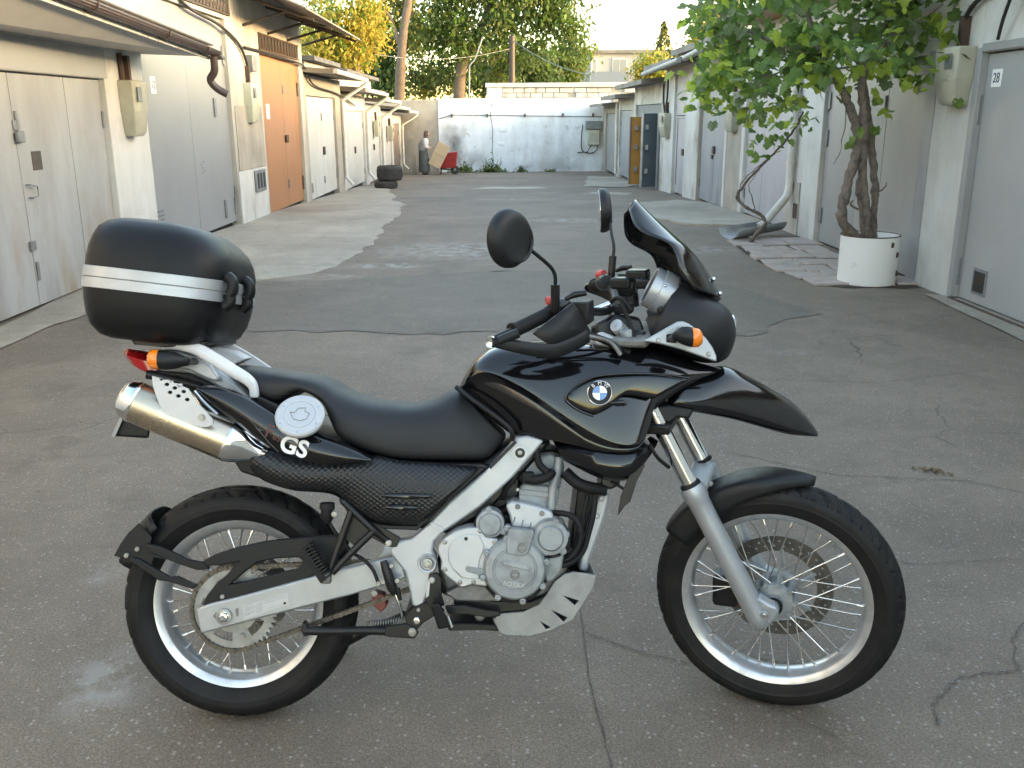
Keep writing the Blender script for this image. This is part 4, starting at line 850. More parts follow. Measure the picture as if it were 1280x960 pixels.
tree('leafy_tree', 'bright green bush filling the gap behind the wall pier', E(605,140,52), [([E(605,150,52),E(605,90,52)],0.14,0.06)],
    [C(600,95,52,26,24),C(625,100,52,22,18),C(612,70,53,22,18,0.6)], 2000, 0.20, ['leaf_bright','leaf_mid','leaf_olive'], 46)
tree('dark_poplar', 'dark green tree right of the utility pole', E(662,140,50), [([E(662,150,50),E(662,80,50)],0.2,0.1)],
    [C(662,84,50,24,26),C(680,92,50,18,18),C(655,66,51,16,14,0.6)], 2200, 0.20, ['leaf_dark','leaf_mid','leaf_dark'], 47)
tree('pale_tree', 'pale olive tree at the left end of the apartment block', E(712,140,54), [([E(712,150,54),E(712,80,54)],0.2,0.1)],
    [C(708,80,54,26,28),C(722,60,54,16,22,0.6)], 2000, 0.22, ['leaf_olive','leaf_bright','leaf_mid'], 48)
def conifer(label, px, pt, pb, Y, hw, seed, mats):
    b0 = E(px,pb,Y); t_ = thing('spruce_tree', label, 'tree', b0, 0, 'trees beyond the end wall'); iv = Matrix.Translation(b0).inverted(); rr = random.Random(seed)
    top = Vector(E(px,pt,Y)); bot = Vector(b0); H = (top-bot).length
    b = MB().tube([iv@bot, iv@bot.lerp(top,0.5), iv@top], [0.2,0.12,0.02], 8); b.build('trunk','bark',t_,smooth=60)
    L = Leaves(); W = hw*Y/FPX
    for i in range(2600):
        u = rr.random()**1.4; tier = 1 - 0.35*((u*9) % 1.0); a = rr.uniform(0,6.283); r_ = W*(1-u)*tier*math.sqrt(rr.random()) + 0.02
        if rr.random() < 0.5: r_ = W*(1-u)*tier*rr.uniform(0.7,1.0)
        L.add(LS, Vector((bot.x+r_*math.cos(a), bot.y+r_*math.sin(a), bot.z+H*u - 0.18*r_)), rand_rot(rr), rr.uniform(0.14,0.26), rr.randrange(len(mats)))
    tag(L.build('crown', mats, t_), kind='stuff')
conifer('tall pointed spruce in front of the apartment block', 826, 26, 140, 60, 50, 51, ['leaf_conifer','leaf_olive','leaf_conifer','leaf_yellow'])
tree('small_yellow_tree', 'small bright yellow tree at the foot of the pointed spruce', E(813,140,54), [([E(813,150,54),E(813,95,54)],0.12,0.06)], [C(812,84,54,20,16),C(820,95,54,18,12)], 1600, 0.18, ['leaf_gold','leaf_yellow','leaf_bright'], 52)
tree('roadside_tree', 'olive yellow tree peeping out behind the vine leaves', E(890,120,45), [([E(890,150,45),E(890,60,45)],0.15,0.08)], [C(888,45,45,20,26),C(905,20,45,20,18)], 1400, 0.2, ['leaf_yellow','leaf_olive','leaf_gold'], 53)
tree('background_tree', 'green tree mass far left behind the awning garage', E(395,140,52), [([E(395,150,52),E(395,70,52)],0.2,0.1)], [C(398,40,52,26,50),C(430,85,52,30,30)], 2400, 0.22, ['leaf_mid','leaf_olive','leaf_yellow'], 54)

# ================================================================ APARTMENT BLOCK, POLES
mat('panel_concrete', (0.40,0.395,0.38), 0.9, col2=(0.33,0.325,0.31), vscale=0.4); mat('panel_white', (0.60,0.59,0.56), 0.85); mat('window_glass', (0.16,0.18,0.20), 0.1, coat=0.4); mat('balcony_blue', (0.16,0.19,0.22), 0.7); mat('brick_brown', (0.27,0.17,0.12), 0.9, col2=(0.2,0.13,0.1), vscale=1.5)
ab = thing('apartment_block', 'grey panel apartment block with balconies beyond the end wall', 'building', (13,90,-1))
def apt(b, name, m, parent=None, bevel=0.0): b.v = [(q[0]-13, q[1]-90, q[2]+1) for q in b.v]; return b.build(name, m, parent or ab, bevel=bevel, smooth=20)
b = MB(); b.box(3.5, 24.0, 90, 100, -1, 6.9); apt(b, 'wall', 'panel_concrete')
b = MB(); b.box(3.2, 24.3, 89.6, 100.3, 6.902, 7.2); apt(b, 'roof', 'roof_slab')
for k in range(7):
    x = 4.6 + 2.75*k
    for z in (0.2, 2.9, 5.15):
        b = MB(); b.box(x, x+1.35, 89.86, 89.998, z, z+1.35); w_ = apt(b, 'window', 'panel_white', bevel=0.02)
        for j in range(2):
            b = MB(); b.box(x+0.08+0.63*j, x+0.64+0.63*j, 89.84, 89.858, z+0.1, z+1.25); apt(b, 'pane', 'window_glass', w_)
for x in (8.1, 16.3):
    for z in (1.9, 4.3):
        b = MB(); b.box(x, x+3.4, 88.9, 89.99, z, z+0.12); s_ = apt(b, 'balcony', 'panel_concrete'); b = MB(); b.box(x, x+3.4, 88.86, 88.93, z+0.12, z+1.0); apt(b, 'balcony_front', 'balcony_blue', s_)
    b = MB(); b.box(x-0.02, x+0.1, 88.9, 90, 0, 6.9); apt(b, 'balcony_wall', 'panel_white')
b = MB(); b.box(15.2, 24.02, 89.9, 89.95, 5.9, 6.7); apt(b, 'brick_band', 'brick_brown')
pole = tag(MB().tube([E(640,150,43),E(640,45,43)], 0.13, 8).build('utility_pole', 'dark_iron', smooth=60), 'dark utility pole standing behind the end wall', 'pole')
tag(MB().tube([E(586.5,122,39.5),E(587,82,39.5),E(594,74,39.4),E(603,48,39.3)], 0.03, 6).build('mast_pipe', 'pipe_zinc', smooth=60), 'thin bent white mast pipe on top of the end wall', 'mast')
def sag(a, c, s, r, label):
    a, c = Vector(a), Vector(c); P = [a.lerp(c, u/12) - Vector((0,0,s*4*(u/12)*(1-u/12))) for u in range(13)]
    tag(MB().tube(P, r, 5).build('overhead_wire', 'pipe_zinc', smooth=60), label, 'wire')
sag(E(641,50,43), E(745,95,39.2), 0.25, 0.014, 'pale overhead wire running from the utility pole to the wall coping')
sag(E(640,60,43), E(470,68,38), 0.3, 0.010, 'thin overhead wire crossing in front of the bare trunk')

# ================================================================ TYRES, PERSON, BARROW, WEEDS
def car_tyre(loc, R_, w_, label, tilt=0):
    t_ = thing('old_tyre', label, 'tyre', loc, 0, 'stacked old tyres'); r0 = R_*0.6
    prof = [(r0,-w_*0.38),(r0+0.02,-w_*0.5),(R_-0.05,-w_*0.5),(R_-0.012,-w_*0.42),(R_,-w_*0.25),(R_,w_*0.25),(R_-0.012,w_*0.42),(R_-0.05,w_*0.5),(r0+0.02,w_*0.5),(r0,w_*0.38),(r0-0.005,0)]
    MB().lathe(prof, (0,0,w_/2), (0,0,1), 40, closed=True).build('carcass', 'old_tyre', t_, smooth=45)
    b = MB()
    for k in range(48):
        a = 2*math.pi*k/48; c, s = math.cos(a), math.sin(a); q = [(-0.012,-w_*0.26),(0.012,-w_*0.20),(0.012,w_*0.26),(-0.012,w_*0.20)]
        b.hexa([(R_*0.995*c - u*s, R_*0.995*s + u*c, w_/2+v) for u, v in q] + [((R_+0.008)*c - u*s, (R_+0.008)*s + u*c, w_/2+v) for u, v in q])
    b.build('tread_blocks', 'old_tyre', t_, smooth=0)
tz = gz(26.2)
car_tyre((-3.20,26.1,tz+0.01), 0.31, 0.19, 'small old tyre lying under the wide one by the white garages')
car_tyre((-3.10,26.2,tz+0.21), 0.345, 0.40, 'wide old tyre on top of the smaller one by the white garages')
mat('skirt_cloth', (0.085,0.095,0.09), 0.9, col2=(0.06,0.068,0.066), vscale=12); mat('blouse_cloth', (0.50,0.49,0.50), 0.9, col2=(0.42,0.41,0.42), vscale=12); mat('vest_cloth', (0.20,0.215,0.225), 0.9)
mat('scarf_cloth', (0.075,0.055,0.05), 0.9, col2=(0.12,0.09,0.075), vscale=20); mat('skin_tone', (0.38,0.23,0.16), 0.6); mat('cardboard', (0.48,0.36,0.23), 0.85, col2=(0.42,0.31,0.19), vscale=3); mat('barrow_red', (0.36,0.022,0.018), 0.5, col2=(0.25,0.02,0.018), vscale=4); mat('shoe', (0.03,0.028,0.027), 0.7)
pz = gz(36)
person = thing('person', 'person in headscarf, white blouse and long grey skirt holding a sheet of cardboard', 'person', (-2.98,36.0,pz))
def skin_body():
    V_ = [((0,0,0.80),(0.13,0.11)),((0.02,0,1.0),(0.125,0.10)),((0.06,0,1.18),(0.13,0.10)),((0.10,0,1.32),(0.06,0.06)),((0.13,0,1.38),(0.05,0.05)),((0.15,0,1.45),(0.075,0.08)),((0.165,0,1.53),(0.065,0.07)),
          ((0.0,0.09,0.72),(0.085,0.085)),((0.01,0.10,0.42),(0.06,0.06)),((-0.02,0.10,0.08),(0.04,0.04)),((0.09,0.11,0.035),(0.035,0.03)),
          ((0.0,-0.09,0.72),(0.085,0.085)),((0.03,-0.10,0.42),(0.06,0.06)),((0.02,-0.10,0.08),(0.04,0.04)),((0.13,-0.11,0.035),(0.035,0.03)),
          ((0.08,0.17,1.25),(0.055,0.055)),((0.12,0.21,1.02),(0.042,0.042)),((0.30,0.14,0.98),(0.032,0.032)),((0.37,0.12,0.99),(0.03,0.02)),
          ((0.08,-0.17,1.25),(0.055,0.055)),((0.12,-0.21,1.02),(0.042,0.042)),((0.28,-0.14,0.96),(0.032,0.032)),((0.35,-0.12,0.97),(0.03,0.02))]
    Ed = [(0,1),(1,2),(2,3),(3,4),(4,5),(5,6),(0,7),(7,8),(8,9),(9,10),(0,11),(11,12),(12,13),(13,14),(2,15),(15,16),(16,17),(17,18),(2,19),(19,20),(20,21),(21,22)]
    for hb_, sy in ((18,1),(22,-1)):
        hx, hy, hz = V_[hb_][0]
        for k, (dx, dy, dz, ln) in enumerate(((0.03,-0.012,0.012,1.0),(0.045,-0.008,-0.004,1.0),(0.047,0.0,-0.018,1.0),(0.042,0.008,-0.03,1.0),(0.01,-0.03*sy,0.02,0.9))):
            i0 = len(V_); V_.append(((hx+dx*0.5,hy+dy*0.6,hz+dz*0.6),(0.010,0.010))); V_.append(((hx+dx,hy+dy-0.018*sy,hz+dz),(0.008,0.008))); Ed.append((hb_,i0)); Ed.append((i0,i0+1))
    me = bpy.data.meshes.new('body'); me.from_pydata([v for v, _ in V_], Ed, []); o = bpy.data.objects.new('body', me); COL.objects.link(o)
    md = o.modifiers.new('skin','SKIN'); md.use_smooth_shade = True
    for i, (_, r_) in enumerate(V_): me.skin_vertices[0].data[i].radius = r_
    me.skin_vertices[0].data[0].use_root = True
    s_ = o.modifiers.new('sub','SUBSURF'); s_.levels = 1; s_.render_levels = 1
    me.materials.append(MATS['skin_tone']); o.parent = person; return o
skin_body()
def cloth(name, rings, m, n=20, wav=0.0, par=None):
    rg = []
    for i, (cx, cy, z, rx, ry) in enumerate(rings):
        rg.append([(cx+rx*(1+wav*math.sin(7*a+i))*math.cos(a), cy+ry*(1+wav*math.sin(7*a+i))*math.sin(a), z) for a in [2*math.pi*k/n for k in range(n)]])
    return MB().loft(rg).build(name, m, par or person, smooth=70)
cloth('skirt', [(0.03,0,0.10,0.20,0.23),(0.03,0,0.14,0.21,0.24),(0.02,0,0.5,0.19,0.22),(0.01,0,0.78,0.175,0.205),(0.01,0,0.95,0.15,0.175)], 'skirt_cloth', wav=0.05)
cloth('blouse', [(0.01,0,0.93,0.16,0.19),(0.03,0,1.05,0.165,0.20),(0.06,0,1.2,0.16,0.20),(0.09,0,1.3,0.11,0.15),(0.11,0,1.36,0.06,0.07)], 'blouse_cloth', wav=0.02)
for sy in (1,-1): MB().tube(catmull([(0.08,sy*0.16,1.27),(0.10,sy*0.20,1.15),(0.12,sy*0.215,1.03),(0.22,sy*0.18,0.995)],4), [0.07]*6+[0.055]*7, 12).build('sleeve', 'blouse_cloth', person, smooth=70)
cloth('vest', [(-0.01,0,0.90,0.165,0.195),(0.0,0,1.05,0.168,0.205),(0.02,0,1.18,0.155,0.20),(0.03,0,1.26,0.10,0.17)], 'vest_cloth')
cloth('headscarf', [(0.105,0,1.33,0.075,0.085),(0.12,0,1.40,0.088,0.10),(0.135,0,1.48,0.098,0.105),(0.145,0,1.55,0.092,0.095),(0.15,0,1.60,0.065,0.065),(0.15,0,1.625,0.02,0.02)], 'scarf_cloth')
MB().ball((0.205,0,1.465), 0.055, 0.062, 0.085).build('face', 'skin_tone', person, smooth=80)
b = MB(); b.tube([(0.258,0,1.49),(0.278,0,1.455),(0.258,0,1.45)], [0.008,0.014,0.01], 6); b.build('nose', 'skin_tone', person, smooth=80)
b = MB(); b.tube([(0.252,-0.022,1.415),(0.258,0,1.417),(0.252,0.022,1.415)], 0.005, 5); b.build('mouth', 'barrow_red', person)
for sy in (-1,1): MB().ball((0.25,sy*0.023,1.492), 0.009).build('eye', 'shoe', person)
for x, sy in ((0.05,1),(0.09,-1)): MB().ball((x,sy*0.105,0.04), 0.12, 0.05, 0.045).build('shoe', 'shoe', person, smooth=80)
b = MB(); m4 = Matrix.Translation((-2.36,35.84,pz+0.72)) @ Matrix.Rotation(rad(28),4,'Y') @ Matrix.Rotation(rad(-6),4,'X')
b.box(-0.24,0.24,-0.012,0.012,-0.46,0.46); bo_ = b.build('cardboard_sheet', 'cardboard', mtx=m4, bevel=0.008); tag(bo_, 'tan cardboard sheet tilted in the hands of the person', 'cardboard')
MB().box(-0.2,0.2,-0.013,-0.0125,-0.01,0.0).build('fold_line', 'rust_iron', bo_)
bar = thing('red_barrow', 'red metal barrow standing behind the person by the blackened wall corner', 'barrow', (-2.12,36.3,gz(36.3)))
MB().hexa([(-0.38,-0.24,0.24),(0.34,-0.24,0.24),(0.34,0.24,0.24),(-0.38,0.24,0.24),(-0.48,-0.32,0.74),(0.42,-0.32,0.84),(0.42,0.32,0.84),(-0.48,0.32,0.74)]).build('tray', 'barrow_red', bar, bevel=0.02)
for sy in (-0.2,0.2):
    MB().tube([(-0.75,sy,0.62),(-0.3,sy,0.22),(0.25,sy,0.16)], 0.022, 8).build('handle', 'dark_iron', bar); MB().tube([(-0.2,sy,0.22),(-0.24,sy,0.0)], 0.02, 6).build('leg', 'dark_iron', bar)
MB().lathe([(0.06,-0.04),(0.15,-0.04),(0.165,0),(0.15,0.04),(0.06,0.04)], (0.30,0,0.165), (0,1,0), 24, closed=True).build('wheel', 'old_tyre', bar, smooth=50)
tag(MB().hexa([(-3.45,36.4,gz(36)),(-3.25,36.4,gz(36)),(-3.25,36.46,gz(36)),(-3.45,36.46,gz(36)),(-3.5,36.62,gz(36)+0.75),(-3.32,36.62,gz(36)+0.8),(-3.32,36.68,gz(36)+0.8),(-3.5,36.68,gz(36)+0.75)]).build('scrap_board', 'plaster_grey', bevel=0.01), 'grey scrap board leaning behind the person near the brown door', 'board')
def weed(x, y, w_, h_, n, seed, label):
    t_ = thing('weed_clump', label, 'weed', (x,y,gz(y)), 0, 'weeds along the foot of the end wall'); L = Leaves(); rr = random.Random(seed)
    b = MB()
    for i in range(9):
        a = rr.uniform(-1,1); b.tube([(a*w_*0.4,0,0),(a*w_*0.8,rr.uniform(-0.1,0.1),h_*rr.uniform(0.6,1.0))], 0.008, 4)
    b.build('stalks', 'leaf_olive', t_)
    for i in range(n):
        u = rr.gauss(0,0.5); L.add(LS, Vector((x+u*w_, y+rr.gauss(0,0.12), gz(y)+h_*abs(rr.gauss(0.3,0.35))*max(0.3,1-abs(u)))), rand_rot(rr), rr.uniform(0.08,0.18), rr.randrange(3))
    tag(L.build('leaves', ['leaf_dark','leaf_mid','leaf_olive'], t_), kind='stuff')
weed(-1.55,38.15,0.55,0.5,260,61,'leafy weed clump beside the red barrow'); weed(-0.45,38.15,0.6,0.6,280,62,'tall weed clump at the crack in the middle of the end wall'); weed(0.75,38.2,0.3,0.3,80,63,'small weed tuft at the right part of the wall foot'); weed(1.9,38.25,0.35,0.16,60,64,'thin low weeds near the right end of the wall foot')
# hanging bare wire
tag(MB().tube(catmull([V(641,330,8.6),V(646,342,8.4),V(641,350,8.2),V(650,362,8.0),V(654,375,7.9),V(660,392,7.7),V(666,408,7.5)],4), 0.006, 5).build('loose_wire', 'pipe_zinc', smooth=60), 'thin pale wire lying on the asphalt behind the right mirror', 'wire') if False else None
# ================================================================ MOTORCYCLE
mat('gloss_black', (0.005,0.005,0.006), 0.06, coat=0.25, rvar=0.05, vscale=18)
mat('matte_black', (0.008,0.0087,0.0095), 0.42, col2=(0.011,0.0117,0.0125), vscale=30, bump=0.06, bscale=700, rvar=0.1, spec=0.33)
mat('case_black', (0.006,0.0065,0.007), 0.40, col2=(0.008,0.0085,0.009), vscale=20, bump=0.08, bscale=600, rvar=0.06, spec=0.24)
mat('seat_vinyl', (0.009,0.0095,0.0105), 0.48, col2=(0.012,0.0125,0.0135), vscale=10, bump=0.10, bscale=480, rvar=0.08, spec=0.42)
mat('rubber', (0.008,0.008,0.0085), 0.65, col2=(0.013,0.0125,0.012), vscale=14, bump=0.1, bscale=250, spec=0.3)
mat('tyre_rubber', (0.0055,0.0055,0.006), 0.58, col2=(0.013,0.0125,0.0115), vscale=16, bump=0.12, bscale=260, spec=0.28)
mat('black_metal', (0.008,0.008,0.009), 0.36, col2=(0.013,0.0125,0.012), vscale=25, bump=0.05, bscale=300, spec=0.36)
mat('silver_paint', (0.42,0.44,0.46), 0.36, 0.55, col2=(0.37,0.385,0.40), vscale=14, rvar=0.08)
mat('light_silver', (0.49,0.505,0.515), 0.40, 0.35, col2=(0.47,0.48,0.49), vscale=14, rvar=0.08)
mat('cast_alloy', (0.32,0.338,0.342), 0.46, 0.40, col2=(0.17,0.17,0.162), vscale=20, vlo=0.48, vhi=0.78, bump=0.2, bscale=500, rvar=0.15)
mat('old_alloy', (0.25,0.248,0.235), 0.55, 0.5, col2=(0.15,0.145,0.135), vscale=30, bump=0.1, bscale=300)
mat('skid_alloy', (0.34,0.34,0.33), 0.52, 0.40, col2=(0.27,0.268,0.258), vscale=18, bump=0.06, bscale=300)
mat('rail_white', (0.66,0.67,0.68), 0.42, 0.1, col2=(0.60,0.61,0.62), vscale=14)
mat('bolt_steel', (0.40,0.40,0.39), 0.38, 0.7, col2=(0.28,0.27,0.25), vscale=40)
mat('chrome', (0.75,0.76,0.77), 0.1, 1.0, rvar=0.05)
mat('muffler_steel', (0.58,0.505,0.40), 0.25, 1.0, col2=(0.50,0.43,0.33), vscale=8, rvar=0.06)
mat('rim_alloy', (0.66,0.67,0.68), 0.3, 0.8, col2=(0.42,0.415,0.40), vscale=14, vlo=0.45, vhi=0.8, rvar=0.2)
mat('spoke_steel', (0.62,0.60,0.57), 0.25, 1.0)
mat('disc_steel', (0.18,0.17,0.155), 0.38, 0.8, col2=(0.11,0.10,0.09), vscale=30)
mat('sprocket_steel', (0.36,0.37,0.365), 0.45, 0.7, col2=(0.26,0.26,0.25), vscale=30)
mat('chain_steel', (0.10,0.085,0.07), 0.5, 0.7, col2=(0.17,0.15,0.12), vscale=60)
mat('amber_lens', (0.85,0.22,0.012), 0.16, coat=0.6)
mat('red_lens', (0.42,0.008,0.012), 0.14, coat=0.8)
mat('red_switch', (0.45,0.06,0.05), 0.45)
mat('rust_red', (0.22,0.05,0.04), 0.6, col2=(0.12,0.04,0.03), vscale=30)
mat('decal_white', (0.8,0.8,0.8), 0.4)
mat('decal_grey', (0.12,0.12,0.125), 0.4)
mat('decal_red', (0.10,0.022,0.02), 0.4)
mat('badge_blue', (0.03,0.16,0.45), 0.2, coat=0.8)
mat('badge_white', (0.82,0.84,0.86), 0.2, coat=0.8)
mat('mirror_glass', (0.8,0.82,0.84), 0.02, 1.0)
mat('screen_tint', (0.008,0.008,0.009), 0.12, coat=0.1, trans=0.3)
mat('stone_print', (0.30,0.31,0.33), 0.5)
def dimple_mat():
    m = mat('dimpled_plastic', (0.009,0.0095,0.0105), 0.40)
    t = m.node_tree; b = t.nodes['Principled BSDF']; tc = t.nodes.new('ShaderNodeTexCoord')
    sp = t.nodes.new('ShaderNodeSeparateXYZ'); t.links.new(tc.outputs['Object'], sp.inputs[0])
    def mth(op, a, c=None):
        n = t.nodes.new('ShaderNodeMath'); n.operation = op
        for i, q in enumerate((a, c)):
            if q is None: continue
            if isinstance(q, (int, float)): n.inputs[i].default_value = q
            else: t.links.new(q, n.inputs[i])
        return n.outputs[0]
    k = 2 * math.pi / 0.0165
    a = mth('SINE', mth('MULTIPLY', sp.outputs[0], k)); c = mth('SINE', mth('MULTIPLY', sp.outputs[2], k * 1.35))
    h = mth('MULTIPLY', a, c)
    bp = t.nodes.new('ShaderNodeBump'); bp.inputs['Strength'].default_value = 0.45; bp.inputs['Distance'].default_value = 0.0016
    t.links.new(h, bp.inputs['Height']); t.links.new(bp.outputs[0], b.inputs['Normal'])
dimple_mat()

LEAN, BYAW, STEER, RAKE = rad(13.43), rad(0.067), rad(24.04), rad(29.2)
WB, R_REAR, R_FRONT = 1.479, 0.320, 0.331
bike = thing('motorcycle', 'black adventure motorcycle with silver frame and top case standing in the lane', 'motorcycle')
bike.rotation_mode = 'XYZ'
BM = Matrix.Translation((-0.729, 2.25, 0.004)) @ Matrix.Rotation(BYAW, 4, 'Z') @ Matrix.Rotation(-LEAN, 4, 'X')
bike.matrix_world = BM
_pt = Vector((WB + 0.113, 0, 0)); _sax = Vector((-math.sin(RAKE), 0, math.cos(RAKE)))
SM = Matrix.Translation(_pt) @ Matrix.Rotation(-STEER, 4, _sax) @ Matrix.Translation(-_pt)
_bi = BM.inverted(); _si = (BM @ SM).inverted()
def _tr(inv, px, py, d):
    dr = _fw + ((px - 640) / FPX) * _rt - ((py - 480) / FPX) * _up
    e = inv @ EYE; r = inv.to_3x3() @ dr
    return e + r * ((d - e.y) / r.y)
def T(px, py, d): return _tr(_bi, px, py, d)          # bike frame: x forward, y to the far side, z up; d = y
def TS(px, py, d): return _tr(_si, px, py, d)         # same, straight-ahead frame of the steered front end
def L2(pts, d, f=T): return [((q := f(p[0], p[1], d)).x, q.z) for p in pts]
def plate(name, pts, d, th, m, parent=None, holes=(), bevel=0.003, f=T, mtx=None, smooth=35):
    # near face at y = d, thickness th away from the viewer
    return MB().plate(L2(pts, d, f), d, d + th, [L2(h, d, f) for h in holes]).build(name, m, parent or bike, smooth=smooth, bevel=bevel, mtx=mtx)
def interp_rows(rows, k):
    n = len(rows); out = []
    for i in range(n - 1):
        a, b, c, d = rows[max(0,i-1)], rows[i], rows[i+1], rows[min(n-1,i+2)]
        for j in range(k):
            t = j / k
            out.append([0.5*((2*q)+(r-p)*t+(2*p-5*q+4*r-s)*t*t+(3*q-p-3*r+s)*t*t*t) for p,q,r,s in zip(a,b,c,d)])
    out.append(list(rows[-1])); return out
def shell(name, pairs, prof, m, k=3, parent=None, dT=0.0, f=T, mtx=None, bevel=0.0, smooth=50, subd=0, endcap=0.0):
    rows = []
    for t, b, w in pairs:
        p = f(t[0], t[1], dT); q = f(b[0], b[1], -w)
        rows.append([p.x, p.z, q.x, q.z, w])
    rows = interp_rows(rows, k); rings = []
    if endcap:
        def shrink(r, s): 
            cx, cz = (r[0]+r[2])/2, (r[1]+r[3])/2
            return [cx+(r[0]-cx)*s, cz+(r[1]-cz)*s, cx+(r[2]-cx)*s, cz+(r[3]-cz)*s, r[4]*s]
        rows = [shrink(rows[0], 1-endcap)] + rows + [shrink(rows[-1], 1-endcap)]
    for a in rows:
        near = [(a[2]+(a[0]-a[2])*t, -a[4]*wf, a[3]+(a[1]-a[3])*t) for t, wf in prof]
        far = [(x, -y, z) for x, y, z in reversed(near) if abs(y) > 1e-5]
        if abs(prof[0][1]) < 1e-5: pass
        rings.append(near + far)
    return MB().loft(rings).build(name, m, parent or bike, smooth=smooth, mtx=mtx, bevel=bevel, subd=subd)
def resample(pts, n):
    d = [0.0]
    for a, b in zip(pts, pts[1:]): d.append(d[-1] + (Vector(b) - Vector(a)).length)
    out = []
    for i in range(n):
        s = d[-1] * i / (n - 1); j = 0
        while j < len(d) - 2 and d[j+1] < s: j += 1
        u = (s - d[j]) / max(1e-9, d[j+1] - d[j]); out.append(Vector(pts[j]).lerp(Vector(pts[j+1]), u))
    return out
def skin(name, top, bot, y0, bulge, m, n=24, rows=9, thick=0.004, parent=None, f=T, mtx=None, mirror=False, ends=0.0, both=True):
    # curved sheet between two traced edges at y = y0 that bulges towards the viewer
    A = resample(catmull([f(p[0], p[1], y0) for p in top], 4), n); B = resample(catmull([f(p[0], p[1], y0) for p in bot], 4), n)
    vs_, fs_ = [], []
    for i in range(n):
        u = i / (n - 1)
        for j in range(rows):
            t = j / (rows - 1); p = A[i].lerp(B[i], t)
            e = math.sin(math.pi * t) ** 0.6 if 0 < t < 1 else 0
            g = 1.0 if not ends else min(1, math.sin(math.pi * max(0.0, min(1, u))) ** ends + 0.0)
            vs_.append((p.x, p.y - bulge * e * g, p.z))
    for i in range(n-1):
        for j in range(rows-1):
            a = i*rows+j; fs_.append((a, a+1, a+rows+1, a+rows))
    o = MB().add(vs_, fs_).build(name, m, parent or bike, smooth=60, solid=thick, mtx=mtx)
    if mirror:
        MB().add([(x, -y, z) for x, y, z in vs_], [q[::-1] for q in fs_]).build(name, m, parent or bike, smooth=60, solid=thick, mtx=mtx)
    return o
def tubepx(name, pts, r, m, n=10, parent=None, f=T, mtx=None, k=4, mirror=False):
    P = [f(*p) for p in pts]
    if len(P) > 2 and k > 1: P = catmull(P, k)
    if isinstance(r, (list, tuple)):
        rr = [r[min(len(r)-1, int(i * len(r) / len(P)))] for i in range(len(P))]
    else: rr = r
    o = MB().tube(P, rr, n).build(name, m, parent or bike, smooth=50, mtx=mtx)
    if mirror: MB().tube([(p.x, -p.y, p.z) for p in P], rr, n).build(name, m, parent or bike, smooth=50, mtx=mtx)
    return o
def bolt(px, py, d, r, m='bolt_steel', parent=None, f=T, mtx=None, name='bolt', h=0.006):
    p = f(px, py, d)
    b = MB(); b.lathe([(0.0001, -h), (r*0.55, -h), (r*0.6, -h*0.75), (r*0.95, -h*0.7), (r, 0), (r*1.15, 0.001), (r*1.15, 0.004)], p, (0,1,0), 12)
    return b.build(name, m, parent or bike, smooth=40, mtx=mtx)
def disc(name, px, py, d, prof, m, parent=None, f=T, mtx=None, n=40, axis=(0,-1,0), smooth=35):
    return MB().lathe(prof, f(px, py, d), axis, n, cap=True).build(name, m, parent or bike, smooth=smooth, mtx=mtx)

# ---------------------------------------------------------------- wheels
def tyre_mesh(R, rb, w, ngroove, N=280):
    H = R - rb; prof = []
    for i in range(49):
        ph = -2.47 + 4.94 * i / 48; a = abs(ph)
        if a <= 1.57: r = R - H*0.5 + H*0.5*math.cos(ph); y = (w/2) * math.sin(ph)
        else:
            q = (a-1.57)/0.9; r = R - H*0.5 - H*0.5*q; y = math.copysign(w/2 - (w/2-0.043)*q**1.7 + (0.0016 if 0.18 < q < 0.30 or 0.66 < q < 0.76 else 0.0), ph)
        prof.append((r, y, ph))
    rings = []
    for k in range(N):
        th = 2*math.pi*k/N; ring = []
        for r, y, ph in prof:
            g = 0.0; a = abs(ph)
            if a < 1.02:
                s = ngroove * k / N + (0.62 * a if ph > 0 else 0.5 + 0.62 * a)
                if (s % 1.0) < 0.21 and a > 0.1: g = 0.008
                s2 = ngroove * k / N * 1.0 + 0.55 - 0.25 * a
                if (s2 % 1.0) < 0.11 and a > 0.66: g = 0.006
                if abs(a - 0.30) < 0.065: g = max(g, 0.003)
            rr = r - g
            ring.append((rr*math.cos(th), y, rr*math.sin(th)))
        rings.append(ring)
    rings.append(rings[0]); b = MB()
    n = len(prof); vs_ = [p for rg in rings[:-1] for p in rg]; fs_ = []
    for k in range(N):
        for j in range(n-1):
            a = k*n+j; c = ((k+1) % N)*n+j
            fs_.append((a, a+1, c+1, c))
    return b.add(vs_, fs_)
def rim_mesh(rf, hw):
    pr = [(rf-0.004,-hw+0.006),(rf,-hw+0.001),(rf-0.002,-hw-0.002),(rf-0.019,-hw+0.003),(rf-0.024,-hw+0.009),(rf-0.030,-hw+0.024),(rf-0.033,-0.008)]
    pr = pr + [(r, -y) for r, y in reversed(pr)]
    return MB().lathe(pr, (0,0,0), (0,1,0), 120, ref=(1,0,0))
